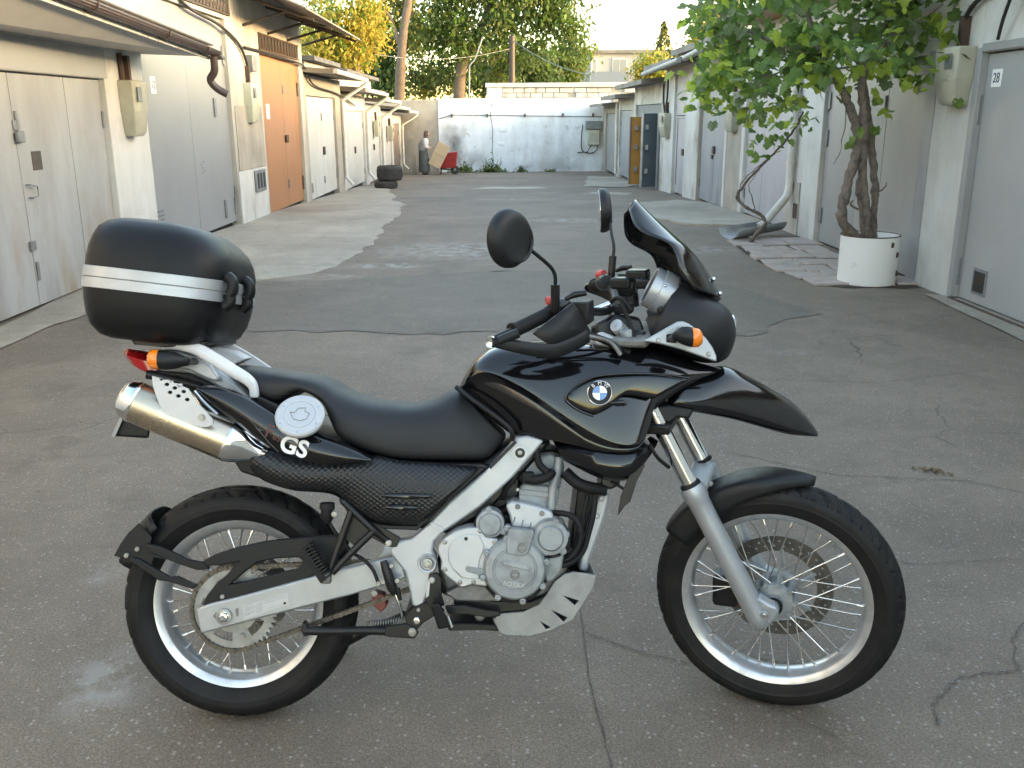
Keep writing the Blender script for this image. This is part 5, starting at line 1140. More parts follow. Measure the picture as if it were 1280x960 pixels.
def make_wheel(name, mtx, R, rb, w, rf, hw, hub_b, hub_m, flange, nsp, ngroove, sm_=1.0):
    hub = hub_b.build(name, hub_m, bike, smooth=40, mtx=mtx)
    tyre_mesh(R, rb, w, ngroove).build('tyre', 'tyre_rubber', hub, smooth=32)
    rim_mesh(rf, hw).build('rim', 'rim_alloy', hub, smooth=40)
    base = None
    for k in range(nsp):
        side = -1 if k % 2 == 0 else 1
        q = (k // 2); cross = 1 if q % 2 == 0 else -1
        a0 = 2*math.pi*k/nsp; a1 = a0 + cross*0.62
        p0 = Vector((flange*math.cos(a1), side*0.034, flange*math.sin(a1))); p1 = Vector(((rf-0.031)*math.cos(a0), side*0.010, (rf-0.031)*math.sin(a0)))
        b = MB().tube([p0, p1], 0.0021, 6); b.tube([p1.lerp(p0, 0.09), p1], 0.0038, 6)
        b.build('spoke', 'spoke_steel', hub, smooth=60)
    return hub
hb = MB()
hb.lathe([(0.012,-0.09),(0.03,-0.088),(0.034,-0.05),(0.060,-0.044),(0.060,-0.032),(0.036,-0.026),(0.034,0.026),(0.060,0.032),(0.060,0.044),(0.03,0.05),(0.03,0.085),(0.012,0.09)], n=32, cap=True)
rear_wheel = make_wheel('rear_wheel', Matrix.Translation((0,0,R_REAR)), R_REAR, 0.228, 0.132, 0.232, 0.045, hb, 'cast_alloy', 0.056, 36, 24)
hb = MB()
hb.lathe([(0.012,-0.075),(0.022,-0.074),(0.024,-0.05),(0.048,-0.046),(0.05,-0.034),(0.04,-0.028),(0.035,0.0),(0.042,0.026),(0.056,0.03),(0.056,0.045),(0.03,0.05),(0.03,0.07),(0.012,0.072)], n=32, cap=True)
for k in range(9):
    a = 2*math.pi*k/9; hb.tube([(0.05*math.cos(a),-0.052,0.05*math.sin(a)),(0.052*math.cos(a),0.05,0.052*math.sin(a))], 0.007, 6)
front_wheel = make_wheel('front_wheel', SM @ Matrix.Translation((WB,0,R_FRONT)), R_FRONT, 0.252, 0.104, 0.257, 0.040, hb, 'cast_alloy', 0.05, 36, 28)
# front brake disc, drilled
def ring_holes(r0, r1, y0, y1, holes, n=72):
    b = MB()
    out = [(r1*math.cos(2*math.pi*k/n), r1*math.sin(2*math.pi*k/n)) for k in range(n)]
    hs = [[(r0*math.cos(2*math.pi*k/n), r0*math.sin(2*math.pi*k/n)) for k in range(n)]]
    for cx, cz, rr, nn in holes: hs.append([(cx+rr*math.cos(2*math.pi*k/nn), cz+rr*math.sin(2*math.pi*k/nn)) for k in range(nn)])
    return b.plate(out, y0, y1, hs)
hl = []
for k in range(30):
    a = 2*math.pi*k/30
    for j, r_ in enumerate((0.121, 0.135)): hl.append((r_*math.cos(a+j*0.1), r_*math.sin(a+j*0.1), 0.0034, 7))
ring_holes(0.106, 0.150, 0.052, 0.057, hl).build('brake_disc', 'disc_steel', front_wheel, smooth=30)
b = MB()
for k in range(6):
    a = 2*math.pi*k/6; b.tube([(0.03*math.cos(a),0.054,0.03*math.sin(a)),(0.07*math.cos(a+0.3),0.0545,0.07*math.sin(a+0.3)),(0.112*math.cos(a+0.45),0.0545,0.112*math.sin(a+0.45))], 0.006, 6)
b.lathe([(0.02,0.05),(0.042,0.05),(0.042,0.06),(0.02,0.06)], n=24, cap=True)
b.build('disc_carrier', 'cast_alloy', front_wheel)
b = MB(); b.lathe([(0.0125,-0.108),(0.014,-0.1),(0.014,-0.07)], n=20, cap=True); b.build('axle', 'chrome', front_wheel)
b = MB(); b.lathe([(0.016,-0.077),(0.024,-0.078),(0.024,-0.07),(0.016,-0.07)], n=24, closed=True); b.build('seal', 'rubber', front_wheel)
# rear sprocket with teeth and slots
def sprocket(cx, cz, R, nt_, holes, y0, y1):
    out = []
    for k in range(nt_):
        for u, rr in ((0.0, R-0.005), (0.3, R-0.005), (0.5, R+0.004), (0.72, R+0.004)):
            a = 2*math.pi*(k+u)/nt_; out.append((cx+rr*math.cos(a), cz+rr*math.sin(a)))
    return MB().plate(out, y0, y1, holes)
hs = []
for k in range(5):
    a0 = 2*math.pi*(k+0.2)/5; pts = []
    for j in range(7): a = a0 + 0.62*j/6; pts.append((0.087*math.cos(a), 0.087*math.sin(a)))
    for j in range(7): a = a0 + 0.62*(6-j)/6; pts.append((0.064*math.cos(a), 0.064*math.sin(a)))
    hs.append(pts)
sprocket(0, 0, 0.111, 47, hs, -0.088, -0.081).build('sprocket', 'sprocket_steel', rear_wheel, smooth=30)
for k in range(5):
    a = 2*math.pi*k/5
    MB().lathe([(0.0001,-0.097),(0.006,-0.097),(0.008,-0.094),(0.008,-0.088)], (0.074*math.cos(a),0,0.074*math.sin(a)), (0,1,0), 6).build('bolt', 'chrome', rear_wheel)
ring_holes(0.07, 0.118, 0.070, 0.075, []).build('brake_disc', 'disc_steel', rear_wheel)

# ---------------------------------------------------------------- chain
cs = Vector((0, R_REAR)); cr = 0.1125
fs_c = T(519, 716, -0.085); ce = Vector((fs_c.x, fs_c.z)); cf = 0.036
def chain_path():
    d = ce - cs; L = d.length; ang = math.atan2(d.y, d.x); off = math.acos((cr - cf) / L); P = []
    for i in range(60):
        a = ang + off + (2*math.pi - 2*off) * i / 59; P.append(cs + cr*Vector((math.cos(a), math.sin(a))))
    for i in range(20):
        a = ang - off + 2*off*i/19; P.append(ce + cf*Vector((math.cos(a), math.sin(a))))
    P.append(P[0]); return P
cp = resample([Vector((p.x, 0, p.y)) for p in chain_path()], 109)
b = MB()
for i in range(108):
    a, c = cp[i], cp[i+1]; t = (c-a).normalized(); nn = Vector((-t.z,0,t.x)); hw = 0.0065
    for y in ((-0.0945, -0.0925), (-0.0785, -0.0765)) if i % 2 else ((-0.0920, -0.0900), (-0.0810, -0.0790)):
        o0, o1 = a - t*0.004, c + t*0.004; m0 = (a+c)/2
        ring = [o0+nn*hw*0.6, a+nn*hw, m0+nn*hw*0.72, c+nn*hw, o1+nn*hw*0.6, o1-nn*hw*0.6, c-nn*hw, m0-nn*hw*0.72, a-nn*hw, o0-nn*hw*0.6]
        b.loft([[(q.x, y[0], q.z) for q in ring], [(q.x, y[1], q.z) for q in ring]])
    b.lathe([(0.0045,-0.096),(0.0045,-0.076)], (a.x,0,a.z), (0,1,0), 6, cap=True)
b.build('chain', 'chain_steel', bike, smooth=30)
sprocket(ce.x, ce.y, 0.034, 16, [], -0.089, -0.082).build('front_sprocket', 'sprocket_steel', bike, smooth=30)

# ---------------------------------------------------------------- swingarm, chain guard, hugger
sw = [(245,761),(262,755),(300,746),(380,724),(440,708),(480,698),(492,696),(503,705),(508,722),(497,727),(480,732),(440,744),(380,759),(300,780),(251,793)]
swing = plate('swingarm', sw, -0.135, 0.035, 'silver_paint', bevel=0.005)
plate('swingarm_far_beam', sw, 0.10, 0.035, 'silver_paint', bevel=0.005)
p0, p1 = T(470,714,-0.1), T(500,712,-0.1)
MB().box(p0.x, p1.x, -0.10, 0.10, p0.z-0.03, p0.z+0.03).build('swingarm_bridge', 'silver_paint', bike, bevel=0.006)
# adjuster slot, axle nut and printed maintenance sticker on the swingarm
plate('adjuster_slot', [(266,770),(270,765),(284,762),(289,766),(287,774),(272,777)], -0.1365, 0.002, 'old_alloy', swing, bevel=0)
q = T(280,770.5,-0.1375)
MB().lathe([(0.0001,-0.016),(0.006,-0.016),(0.007,-0.012),(0.012,-0.011),(0.013,-0.004),(0.019,-0.003),(0.019,0.0)], q, (0,1,0), 6).build('axle_nut', 'chrome', swing)
MB().lathe([(0.0135,-0.006),(0.021,-0.005),(0.021,0.0)], q, (0,1,0), 24).build('axle_washer', 'sprocket_steel', swing)
plate('adjuster_mark', [(294,761),(298,760),(298,770),(295,771)], -0.1362, 0.001, 'old_alloy', swing, bevel=0)
plate('sticker', [(303,758),(359,741),(361,756),(305,774)], -0.1356, 0.0005, 'light_silver', swing, bevel=0)
b = MB()
def prt(x0, y0, x1, y1, w):
    a, c = T(x0,y0,-0.1362), T(x1,y1,-0.1362); n_ = Vector((0,0,w))
    b.add([a-n_, c-n_, c+n_, a+n_], [(0,1,2,3)])
for i in range(7):
    u = i / 6; yy = 760 + 11*u
    prt(305, yy, 319 if i % 3 else 314, yy - 4.6, 0.0007)
    prt(320.5, yy-4.6, 328, yy - 7, 0.0007)
for i in range(2): prt(331, 752.5+i*3-1.5, 357, 744.5+i*3-1.5, 0.0007)
prt(334,761,352,755.5,0.0005); prt(334,764,352,758.5,0.0005); prt(352,755.5,355,756,0.0005); prt(352,758.5,355,756,0.0005)
prt(329.6,751,330.3,766,0.001)
b.build('sticker_print', 'stone_print', swing, smooth=0)
MB().lathe([(0.0001,-0.001),(0.0035,-0.001),(0.0035,0.0)], T(356,754,-0.1362), (0,1,0), 12).build('sticker_emblem', 'matte_black', swing)
guard_o = [(252,757),(258,745),(269,731),(284,718),(292,709),(297,703),(276,707),(256,708),(253,701),(270,693),(294,685),(331,677),(373,672.5),(424,669),(432,673),(436,680),(430,690),(420,700),(402,712),(390,721),(340,738),(289,750)]
guard_h = [(289,730),(306,715),(322,703),(345,698.5),(368,697),(377,698),(379,704),(372,711),(340,719),(310,727)]
guard = plate('chain_guard', guard_o, -0.125, 0.016, 'matte_black', holes=[guard_h], bevel=0.004)
bolt(278, 746, -0.127, 0.0055, parent=guard)
# rear hugger mudguard
b = MB()
ang0, ang1 = rad(132), rad(158); rings = []
hug = []
for i in range(9):
    a = ang0 + (ang1-ang0)*i/8; r_ = R_REAR + 0.022
    row = []
    for j in range(13):
        s = -1 + 2*j/12; rr = r_ + 0.004 - 0.05*abs(s)**3
        row.append((rr*math.cos(a), 0.088*math.sin(s*1.4)/math.sin(1.4), R_REAR + rr*math.sin(a)))
    hug.append(row)
vs_ = [p for r_ in hug for p in r_]; fs_ = [(i*13+j, i*13+j+1, (i+1)*13+j+1, (i+1)*13+j) for i in range(8) for j in range(12)]
hugger = MB().add(vs_, fs_).build('rear_hugger', 'matte_black', bike, solid=0.004, smooth=60)
plate('hugger_side', [(142,695),(150,680),(160,666),(173,654),(190,672),(187,681),(204,688),(215,693),(206,700),(192,697),(190,709),(172,709),(158,699),(150,697)], -0.098, 0.006, 'matte_black', hugger, bevel=0.002)
plate('hugger_arm', [(182,680),(200,683),(222,693),(236,700),(258,704),(262,712),(246,713),(228,707),(214,702),(186,690)], -0.108, 0.012, 'matte_black', hugger, bevel=0.003)
plate('hugger_arm', [(165,697),(174,699),(192,710),(212,722),(222,721),(240,729),(246,731),(241,737),(228,733),(210,727),(198,726),(176,711),(162,702)], -0.108, 0.014, 'matte_black', hugger, bevel=0.003)
bolt(171.5, 686.5, -0.104, 0.006, parent=hugger); bolt(158, 694.5, -0.104, 0.006, parent=hugger)

# ---------------------------------------------------------------- main frame
fr = [(646,547),(660,545),(680,551),(668,566),(640,598),(600,634),(565,658),(553,666),(543,677),(541,688),(545,697),(545,712),(539,722),(536,738),(533,748),(531,755),(523,761),(515,757),(512,740),(506,716),(500,708),(489,694),(487,689),(496,676),(504,676),(515,674),(536,655),(546,644),(560,629),(610,586),(628,567)]
frame_o = plate('frame', fr, -0.145, 0.045, 'light_silver', bevel=0.006)
plate('frame_far_side', fr, 0.10, 0.045, 'light_silver', bevel=0.006)
plate('frame_rib', [(536,654),(541,653),(556,661),(553,666)], -0.149, 0.01, 'light_silver', frame_o, bevel=0.002)
for x0, y0, x1, y1 in ((612,585,645,552), (537,650,560,627)):
    a, c = T(x0,y0,-0.152), T(x1,y1,-0.152)
    MB().tube([a, c], 0.004, 6).build('frame_cable_clip', 'black_metal', frame_o)
q = T(650,566,-0.146); MB().lathe([(0.0205,-0.004),(0.0205,0.004),(0.015,0.004),(0.013,-0.004)], q, (0,1,0), 28, closed=True).build('pivot_ring', 'light_silver', frame_o)
MB().lathe([(0.0001,-0.003),(0.006,-0.003),(0.007,0.0),(0.0135,0.0),(0.0135,0.004)], q, (0,1,0), 24).build('pivot_cap', 'black_metal', frame_o)
bolt(650,566,-0.149,0.006,parent=frame_o)
q = T(534,704,-0.146); MB().lathe([(0.025,-0.002),(0.027,0.004),(0.015,0.004),(0.0195,-0.005),(0.0235,-0.006)], q, (0,1,0), 32, closed=True).build('pivot_ring', 'light_silver', frame_o)
bolt(534.5,703.5,-0.147,0.0135,parent=frame_o, h=0.012)
# downtube in front of the engine
plate('downtube', [(749,617),(763,618),(757,645),(751,663),(738,698),(734,716),(723,714),(729,680),(738,650)], -0.06, 0.12, 'light_silver', bevel=0.008)
b = MB()
for (x, y) in ((752,623),(746,645)): 
    q = T(x,y,-0.062); b.lathe([(0.006,-0.002),(0.008,-0.001),(0.008,0.003)], q, (0,1,0), 16)
b.build('downtube_rivet', 'cast_alloy', bike)

# ---------------------------------------------------------------- engine
eng = plate('engine', [(560,672),(580,660),(605,662),(640,655),(690,655),(712,668),(714,700),(700,735),(670,757),(600,758),(560,745),(548,715),(552,688)], -0.11, 0.22, 'old_alloy', bevel=0.01)  # darker alloy here paints in the shade between the engine covers
cov = [(548,683),(556,673),(570,664),(585,660),(600,660),(607,672),(622,674),(622,680),(612,692),(606,706),(606,720),(609,733),(590,731),(580,734),(574,733),(560,722),(551,712),(552,702),(548,692)]
plate('sprocket_cover', cov, -0.175, 0.07, 'light_silver', eng, bevel=0.012)
bolt(582.5,673.5,-0.180,0.0042,'black_metal',eng)
plate('name_tablet', [(582,709),(584,707.5),(604,711),(605,714),(604,719),(602,719.5),(584,715),(581.5,712)], -0.1805, 0.003, 'cast_alloy', eng, bevel=0.001)
def facing(px, py, d, rot=0.0, f=T):
    p = f(px, py, d)
    return Matrix.Translation(p) @ Matrix.Rotation(-rot, 4, 'Y').inverted() @ Matrix(((1,0,0,0),(0,0,-1,0),(0,1,0,0),(0,0,0,1)))
text('cast_number', '650', 0.017, 'cast_alloy', eng, facing(593.5,713.5,-0.1812, rad(8)), 0.0008)
plate('lower_cover', [(556,742),(575,733),(590,729),(606,731),(618,745),(625,752),(600,753),(570,752)], -0.15, 0.05, 'old_alloy', eng, bevel=0.006)
disc('gap_ring', 643.5, 712.5, -0.150, [(0.0001,0.0),(0.088,0.0),(0.089,-0.003),(0.089,-0.02)], 'rubber', eng, n=64)  # black discs stand in for the shaded gaps around the covers
disc('gap_ring', 612.5, 656, -0.150, [(0.0001,0.0),(0.042,0.0),(0.042,-0.02)], 'rubber', eng, n=40)
disc('gap_ring', 688.7, 673.7, -0.160, [(0.0001,0.0),(0.051,0.0),(0.051,-0.02)], 'rubber', eng, n=40)
for (x, y) in ((556,678),(600,664),(618,678),(605,722),(592,728),(575,728),(556,712)):
    disc('cover_screw', x, y, -0.178, [(0.0001,0.0),(0.003,0.0),(0.0042,-0.002),(0.0065,-0.003),(0.0065,-0.006)], 'bolt_steel', eng, n=12)
plate('cover_step', [(566,676),(580,668),(598,668),(603,676),(606,684),(600,700),(598,714),(600,724),(588,724),(576,722),(566,712),(560,700),(560,686)], -0.179, 0.006, 'light_silver', eng, bevel=0.005)
clutch = disc('clutch_cover', 643.5, 712.5, -0.20, [(0.0001,0.0),(0.050,0.0),(0.052,-0.003),(0.056,-0.003),(0.058,0.0),(0.074,-0.002),(0.080,-0.009),(0.082,-0.02),(0.083,-0.07)], 'cast_alloy', eng, n=64)
b = MB(); q = T(643.5,712.5,-0.20)
b.plate([(p[0],p[1]) for p in L2([(636,661),(668,664),(667,672),(662,690),(655,696),(633,692),(632,680)], -0.203)], -0.203, -0.17)
b.build('clutch_bridge', 'cast_alloy', eng, bevel=0.004)
for (x, y, r_, d_) in ((643.5,718.5,0.0125,-0.2005),(652.5,685,0.0125,-0.204)):
    p = T(x,y,d_); MB().lathe([(0.0001,-0.001),(r_*0.8,-0.001),(r_*0.85,-0.003),(r_,-0.003),(r_,0.002)], p, (0,1,0), 20).build('inspection_plug', 'old_alloy', eng)
    MB().box(p.x-r_*0.6, p.x+r_*0.6, p.y-0.0025, p.y, p.z-0.0014, p.z+0.0014).build('plug_slot', 'cast_alloy', eng)
b = MB(); b.plate(L2([(626,702),(630,700),(660,707),(663,710),(661,714),(657,713),(629,706)], -0.2025), -0.2025, -0.199); b.build('name_tablet', 'cast_alloy', eng, bevel=0.001)
text('cast_lettering', 'BOMBARDIER', 0.0095, 'light_silver', eng, facing(644.5,707,-0.2032, rad(11)), 0.0006)
text('cast_lettering', 'ROTAX', 0.0165, 'light_silver', eng, facing(642.5,731,-0.2012, rad(8)), 0.0012)
for k in range(8):
    a = 2*math.pi*(k+0.3)/8; p = T(643.5,712.5,-0.19) + Vector((0.084*math.cos(a),0,0.084*math.sin(a)))
    MB().lathe([(0.0001,-0.008),(0.004,-0.008),(0.005,-0.004),(0.008,-0.003),(0.009,0.02)], p, (0,1,0), 10).build('cover_bolt', 'cast_alloy', eng)
starter = disc('starter_cover', 612.5, 656, -0.18, [(0.0001,0.0),(0.026,0.0),(0.029,-0.003),(0.030,-0.008),(0.036,-0.010),(0.037,-0.018),(0.038,-0.06)], 'cast_alloy', eng, n=40)
for (x, y) in ((611,638.5),(629,665),(597,666),(634,661)):
    disc('cover_lug', x, y, -0.174, [(0.0001,0.0),(0.004,0.0),(0.005,-0.004),(0.0085,-0.005),(0.0085,-0.03)], 'cast_alloy', eng, n=14)
pump = disc('water_pump_cover', 688.7, 673.7, -0.195, [(0.0001,0.0),(0.029,0.0),(0.033,-0.004),(0.034,-0.009),(0.044,-0.010),(0.046,-0.016),(0.047,-0.06)], 'cast_alloy', eng, n=40)
for (x, y) in ((695,654),(708,669),(683,691),(667,669),(704,690),(672,683)):
    disc('pump_lug', x, y, -0.186, [(0.0001,0.0),(0.004,0.0),(0.005,-0.004),(0.009,-0.005),(0.010,-0.04)], 'cast_alloy', eng, n=14)
plate('pump_housing', [(675,690),(706,688),(704,700),(702,716),(690,728),(682,728),(678,706)], -0.16, 0.08, 'cast_alloy', eng, bevel=0.006)
cyl = plate('cylinder_base', [(632,632),(640,627),(655,629),(675,634),(690,640),(693,648),(680,654),(676,660),(664,662),(640,660),(637,645)], -0.15, 0.24, 'light_silver', eng, bevel=0.006)
for (x, y) in ((647,633.5),(677.5,642)): bolt(x,y,-0.152,0.006,'old_alloy',cyl)
b = MB()
for i, (x0,y0,x1,y1) in enumerate(((644,646,642,653),(654,650,652,658),(664,653,662,661))):
    b.tube([T(x0,y0,-0.1515), T(x1,y1,-0.1515)], 0.0016, 5)
b.build('cylinder_crack_line', 'old_alloy', cyl)
cyl2 = plate('cylinder', [(647,634),(650,608),(656,604),(690,608),(700,612),(697,628),(692,640),(665,637)], -0.10, 0.20, 'cast_alloy', eng, bevel=0.005)
b = MB()
for i in range(5):
    u = i/4; b.tube([T(649+u*0.5,612+u*5,-0.103), T(697-u,618+u*4,-0.103)], 0.0022, 6)
b.build('cylinder_fin', 'cast_alloy', cyl2)
head = plate('cylinder_head', [(652,606),(654,580),(664,572),(688,566),(703,572),(706,585),(700,612),(676,608)], -0.09, 0.18, 'cast_alloy', eng, bevel=0.008)
tubepx('cylinder_bolt_tower', [(699,571,-0.105),(696,590,-0.105),(691,612,-0.105),(689,636,-0.105)], 0.012, 'cast_alloy', parent=eng, n=14)
plate('valve_cover', [(640,574),(655,566),(690,562),(706,568),(702,578),(680,576),(660,580),(646,588)], -0.08, 0.16, 'black_metal', eng, bevel=0.006)
# hoses, wiring and dark parts around the cylinder
b = MB(); hp = lambda *pts: catmull([T(*p) for p in pts], 5)
tubepx('coolant_hose', [(652,596,-0.11),(668,600,-0.125),(684,596,-0.13),(690,590,-0.12)], 0.013, 'rubber', parent=eng)
tubepx('coolant_hose', [(706,590,-0.09),(722,604,-0.10),(740,610,-0.10),(756,612,-0.09)], 0.017, 'rubber', parent=eng)
tubepx('coolant_hose', [(692,641,-0.12),(710,643,-0.14),(722,652,-0.15),(726,668,-0.15),(722,685,-0.15),(712,697,-0.15)], 0.008, 'rubber', parent=eng)
tubepx('wiring_loom', [(744,614,-0.09),(742,640,-0.10),(736,665,-0.11),(728,690,-0.12),(712,704,-0.14),(694,708,-0.15)], 0.008, 'rubber', parent=eng)
tubepx('wiring_loom', [(736,612,-0.09),(730,640,-0.10),(724,665,-0.11),(714,690,-0.12),(700,700,-0.13)], 0.006, 'rubber', parent=eng)
tubepx('overflow_hose', [(648,588,-0.13),(640,602,-0.13),(632,612,-0.12),(628,622,-0.10)], 0.007, 'rubber', parent=eng)
tubepx('overflow_hose', [(670,560,-0.13),(674,580,-0.13),(684,590,-0.13)], 0.010, 'rubber', parent=eng)
for (x, y, d_, s) in ((660,596,-0.12,0.016),(638,600,-0.1,0.014),(628,620,-0.09,0.013),(700,700,-0.14,0.012),(711,688,-0.15,0.009),(640,640,-0.1,0.012)):
    p = T(x,y,d_); MB().box(p.x-s,p.x+s,p.y-s*0.6,p.y+s,p.z-s*0.8,p.z+s*0.8).build('connector', 'rubber', eng, bevel=0.004)
for (x, y) in ((648,587),(637,597),(647,612)): bolt(x,y,-0.12,0.0045,parent=eng)
plate('radiator', [(722,612),(746,614),(734,665),(724,706),(712,706),(716,660)], -0.02, 0.16, 'black_metal', bevel=0.004)
plate('throttle_body', [(606,606),(640,570),(652,566),(650,620),(632,634),(618,640),(600,640)], -0.06, 0.12, 'black_metal', bevel=0.008)
plate('gearbox_core', [(560,664),(600,644),(650,640),(700,650),(712,690),(690,750),(600,756),(552,744),(546,700)], -0.09, 0.18, 'black_metal', bevel=0.01)
plate('air_box', [(480,575),(600,580),(640,552),(690,552),(670,575),(610,640),(560,668),(520,660),(470,650),(430,610)], -0.10, 0.20, 'black_metal', bevel=0.01)
# oil drip edge and exhaust parts below
plate('sump', [(566,750),(660,752),(690,740),(700,728),(712,712),(704,740),(680,762),(620,768),(570,764)], -0.13, 0.24, 'black_metal', eng, bevel=0.006)

# skid plate
def skid():
    outer = [(617,772),(626,765),(654,763),(673,754),(683,741),(693,725),(705,716),(716,713.5),(730,715),(744,717.6),(741,733),(723,761),(715,773),(689,786),(662,793),(632,792),(624,788)]
    A = L2(outer, -0.12)
    hs = [L2(h, -0.12) for h in ([(704,743),(723,749),(718,755)], [(689.5,761),(709,770),(704,775.5)], [(675.5,775),(688,782.5),(682,784.5)])]
    o = MB().plate(A, -0.135, -0.123, hs).build('skid_plate', 'skid_alloy', bike, bevel=0.0015)
    low = [(617,772),(624,788),(632,792),(662,793),(689,786),(715,773),(723,761),(741,733),(744,717.6)]
    P = L2(low, -0.12); rings = []
    for i in range(9):
        s = -1 + 2*i/8
        rings.append([(p[0] - 0.0*s, 0.128*s, p[1] - 0.004*(1-s*s)) for p in P])
    MB().loft(rings, False, False).build('belly_pan', 'skid_alloy', o, solid=0.005, smooth=50)
    MB().plate(A, 0.123, 0.135, hs).build('far_side_panel', 'skid_alloy', o, bevel=0.004)
    MB().plate(L2([(640,770),(660,768),(690,752),(712,722),(735,722),(716,760),(690,778),(650,785)], -0.1), -0.11, 0.11).build('pan_lining', 'rubber', o)
    return o
skid()

# ---------------------------------------------------------------- tank and bodywork
def tank_shell():
    pairs = [((574,485),(634,540),0.100,0.95),((583,466),(648,545),0.132,0.92),((597,446),(668,547),0.152,0.82),((618,432),(698,553),0.166,0.58),((650,427),(728,560),0.178,0.31),
        ((690,426),(752,566),0.186,0.17),((730,428),(776,567),0.190,0.09),((770,430),(800,562),0.188,0.06),((806,432),(811,540),0.178,0.05),((838,440),(816,515),0.165,0.05),((868,452),(838,497),0.145,0.05),((897,459),(868,477),0.115,0.05)]
    rows = []
    for t, b, w, tc in pairs:
        p = T(t[0], t[1], 0.0); q = T(b[0], b[1], -w); rows.append([p.x, p.z, q.x, q.z, w, tc])
    rows = interp_rows(rows, 5); rings = []
    for a in rows:
        tc = max(0.03, min(0.97, a[5])); dl = min(0.13, tc*0.55)
        prof = [(0,0.90),((tc-dl)*0.3,0.922),((tc-dl)*0.7,0.926),(tc-dl-0.004,0.925),(tc-dl,0.924),(tc-dl*0.5,0.955),(tc-0.004,0.996),(tc,1.0)]
        for v, wf in ((0.02,1.0),(0.2,0.978),(0.4,0.945),(0.58,0.902),(0.72,0.85),(0.83,0.77),(0.91,0.65),(0.96,0.50),(0.988,0.32),(1.0,0.12)): prof.append((tc+(1-tc)*v, wf))
        near = [(a[2]+(a[0]-a[2])*t, -a[4]*wf, a[3]+(a[1]-a[3])*t) for t, wf in prof]
        rings.append(near + [(x,-y,z) for x, y, z in reversed(near)])
    return MB().loft(rings).build('tank_cover', 'gloss_black', bike, smooth=32)
tank = tank_shell()
# rear edge trim between seat and tank
tubepx('tank_trim', [(571,484,-0.10),(590,499,-0.14),(612,515,-0.158),(630,529,-0.16),(640,540,-0.158),(640,550,-0.15)], 0.007, 'matte_black', parent=tank)
# recessed teardrop with the roundel
skin('teardrop_panel', [(708,497),(718,486),(732,477),(750,471),(790,468.5),(830,470),(862,474)], [(709,500),(716,508),(728,515),(742,519),(764,508),(780,494),(816,499)], -0.196, 0.003, 'gloss_black', parent=tank)
tubepx('teardrop_lip', [(742,520,-0.199),(726,514,-0.2),(712,505,-0.2),(707,497,-0.2),(714,487,-0.2),(728,477,-0.2),(748,470,-0.2),(785,467,-0.2),(830,468,-0.197),(862,473,-0.188)], 0.0028, 'gloss_black', parent=tank)
tubepx('teardrop_lip', [(764,504,-0.198),(775,503,-0.199),(784,505,-0.199)], [0.004,0.007,0.004], 'gloss_black', parent=tank)
# radiator cover below and its spoiler
shell('radiator_cover', [((690,549),(706,578),0.150),((715,551),(732,592),0.165),((745,555),(757,602),0.175),((775,556),(781,604),0.175),((798,550),(796,596),0.168),((812,544),(809,577),0.155)],
    [(0,0.80),(0.12,0.92),(0.35,1.0),(0.8,1.0),(1,0.92)], 'gloss_black', k=4, smooth=45)
plate('spoiler', [(803,566),(806,583),(796,602),(788,627),(782,632),(772,645),(776,620),(785,598)], -0.165, 0.006, 'black_metal', bevel=0.002)
plate('spoiler', [(803,566),(806,583),(796,602),(788,627),(782,632),(772,645),(776,620),(785,598)], 0.159, 0.006, 'black_metal', bevel=0.002)
tubepx('brake_hose', [(812,556,-0.16),(822,572,-0.15),(836,584,-0.10)], 0.005, 'rubber')
tubepx('brake_hose', [(764,602,-0.1),(776,609,-0.12),(787,616,-0.12)], 0.004, 'black_metal')
plate('horn', [(752,596),(776,594),(775,607),(764,612),(750,610)], -0.1, 0.1, 'black_metal', bevel=0.006)

# roundel
bp_ = T(749.5, 491, -0.202)
badge = MB().lathe([(0.0001,-0.003),(0.0290,-0.003),(0.0305,-0.001),(0.0305,0.004)], bp_, (0,1,0), 40).build('roundel_badge', 'matte_black', tank)
MB().lathe([(0.0295,-0.0036),(0.0305,-0.0042),(0.0316,-0.0036),(0.0316,0.004)], bp_, (0,1,0), 40).build('roundel_edge', 'chrome', tank)
for k in range(4):
    a0 = k*math.pi/2 + rad(0); pts = [(bp_.x, bp_.z)] + [(bp_.x+0.0185*math.cos(a0+math.pi/2*j/8), bp_.z+0.0185*math.sin(a0+math.pi/2*j/8)) for j in range(9)]
    MB().plate(pts, bp_.y-0.0042, bp_.y-0.003).build('roundel_quarter', 'badge_white' if k % 2 == 0 else 'badge_blue', tank, smooth=0)
for ch, an in (('B', 42), ('M', 0), ('W', -42)):
    a = rad(90 + an); p = bp_ + Vector((0.0242*math.cos(a), -0.0037, 0.0242*math.sin(a)))
    text('roundel_letter', ch, 0.0132, 'decal_white', tank, Matrix.Translation(p) @ Matrix.Rotation(-rad(an), 4, 'Y') @ Matrix(((1,0,0,0),(0,0,-1,0),(0,1,0,0),(0,0,0,1))), 0.0003)

# beak
shell('beak', [((845,470),(836,508),0.13),((880,462),(862,516),0.128),((905,456),(890,521),0.120),((935,470),(922,527),0.108),((965,486),(955,536),0.090),((990,502),(985,544),0.066),((1008,521),(1008,546),0.040),((1022,540),(1023,546),0.012)],
    [(0,0.97),(0.10,1.0),(0.55,0.93),(0.80,0.80),(0.88,0.60),(0.97,0.40),(1.0,0.1)], 'gloss_black', k=4, smooth=50, subd=1)
plate('beak_bracket', [(806,516),(816,508),(836,506),(868,512),(862,524),(846,522),(836,530),(824,526),(815,524),(812,545),(805,540)], -0.125, 0.25, 'matte_black', bevel=0.006)
bolt(817.5,513,-0.128,0.0055); bolt(822,520,-0.128,0.0055)

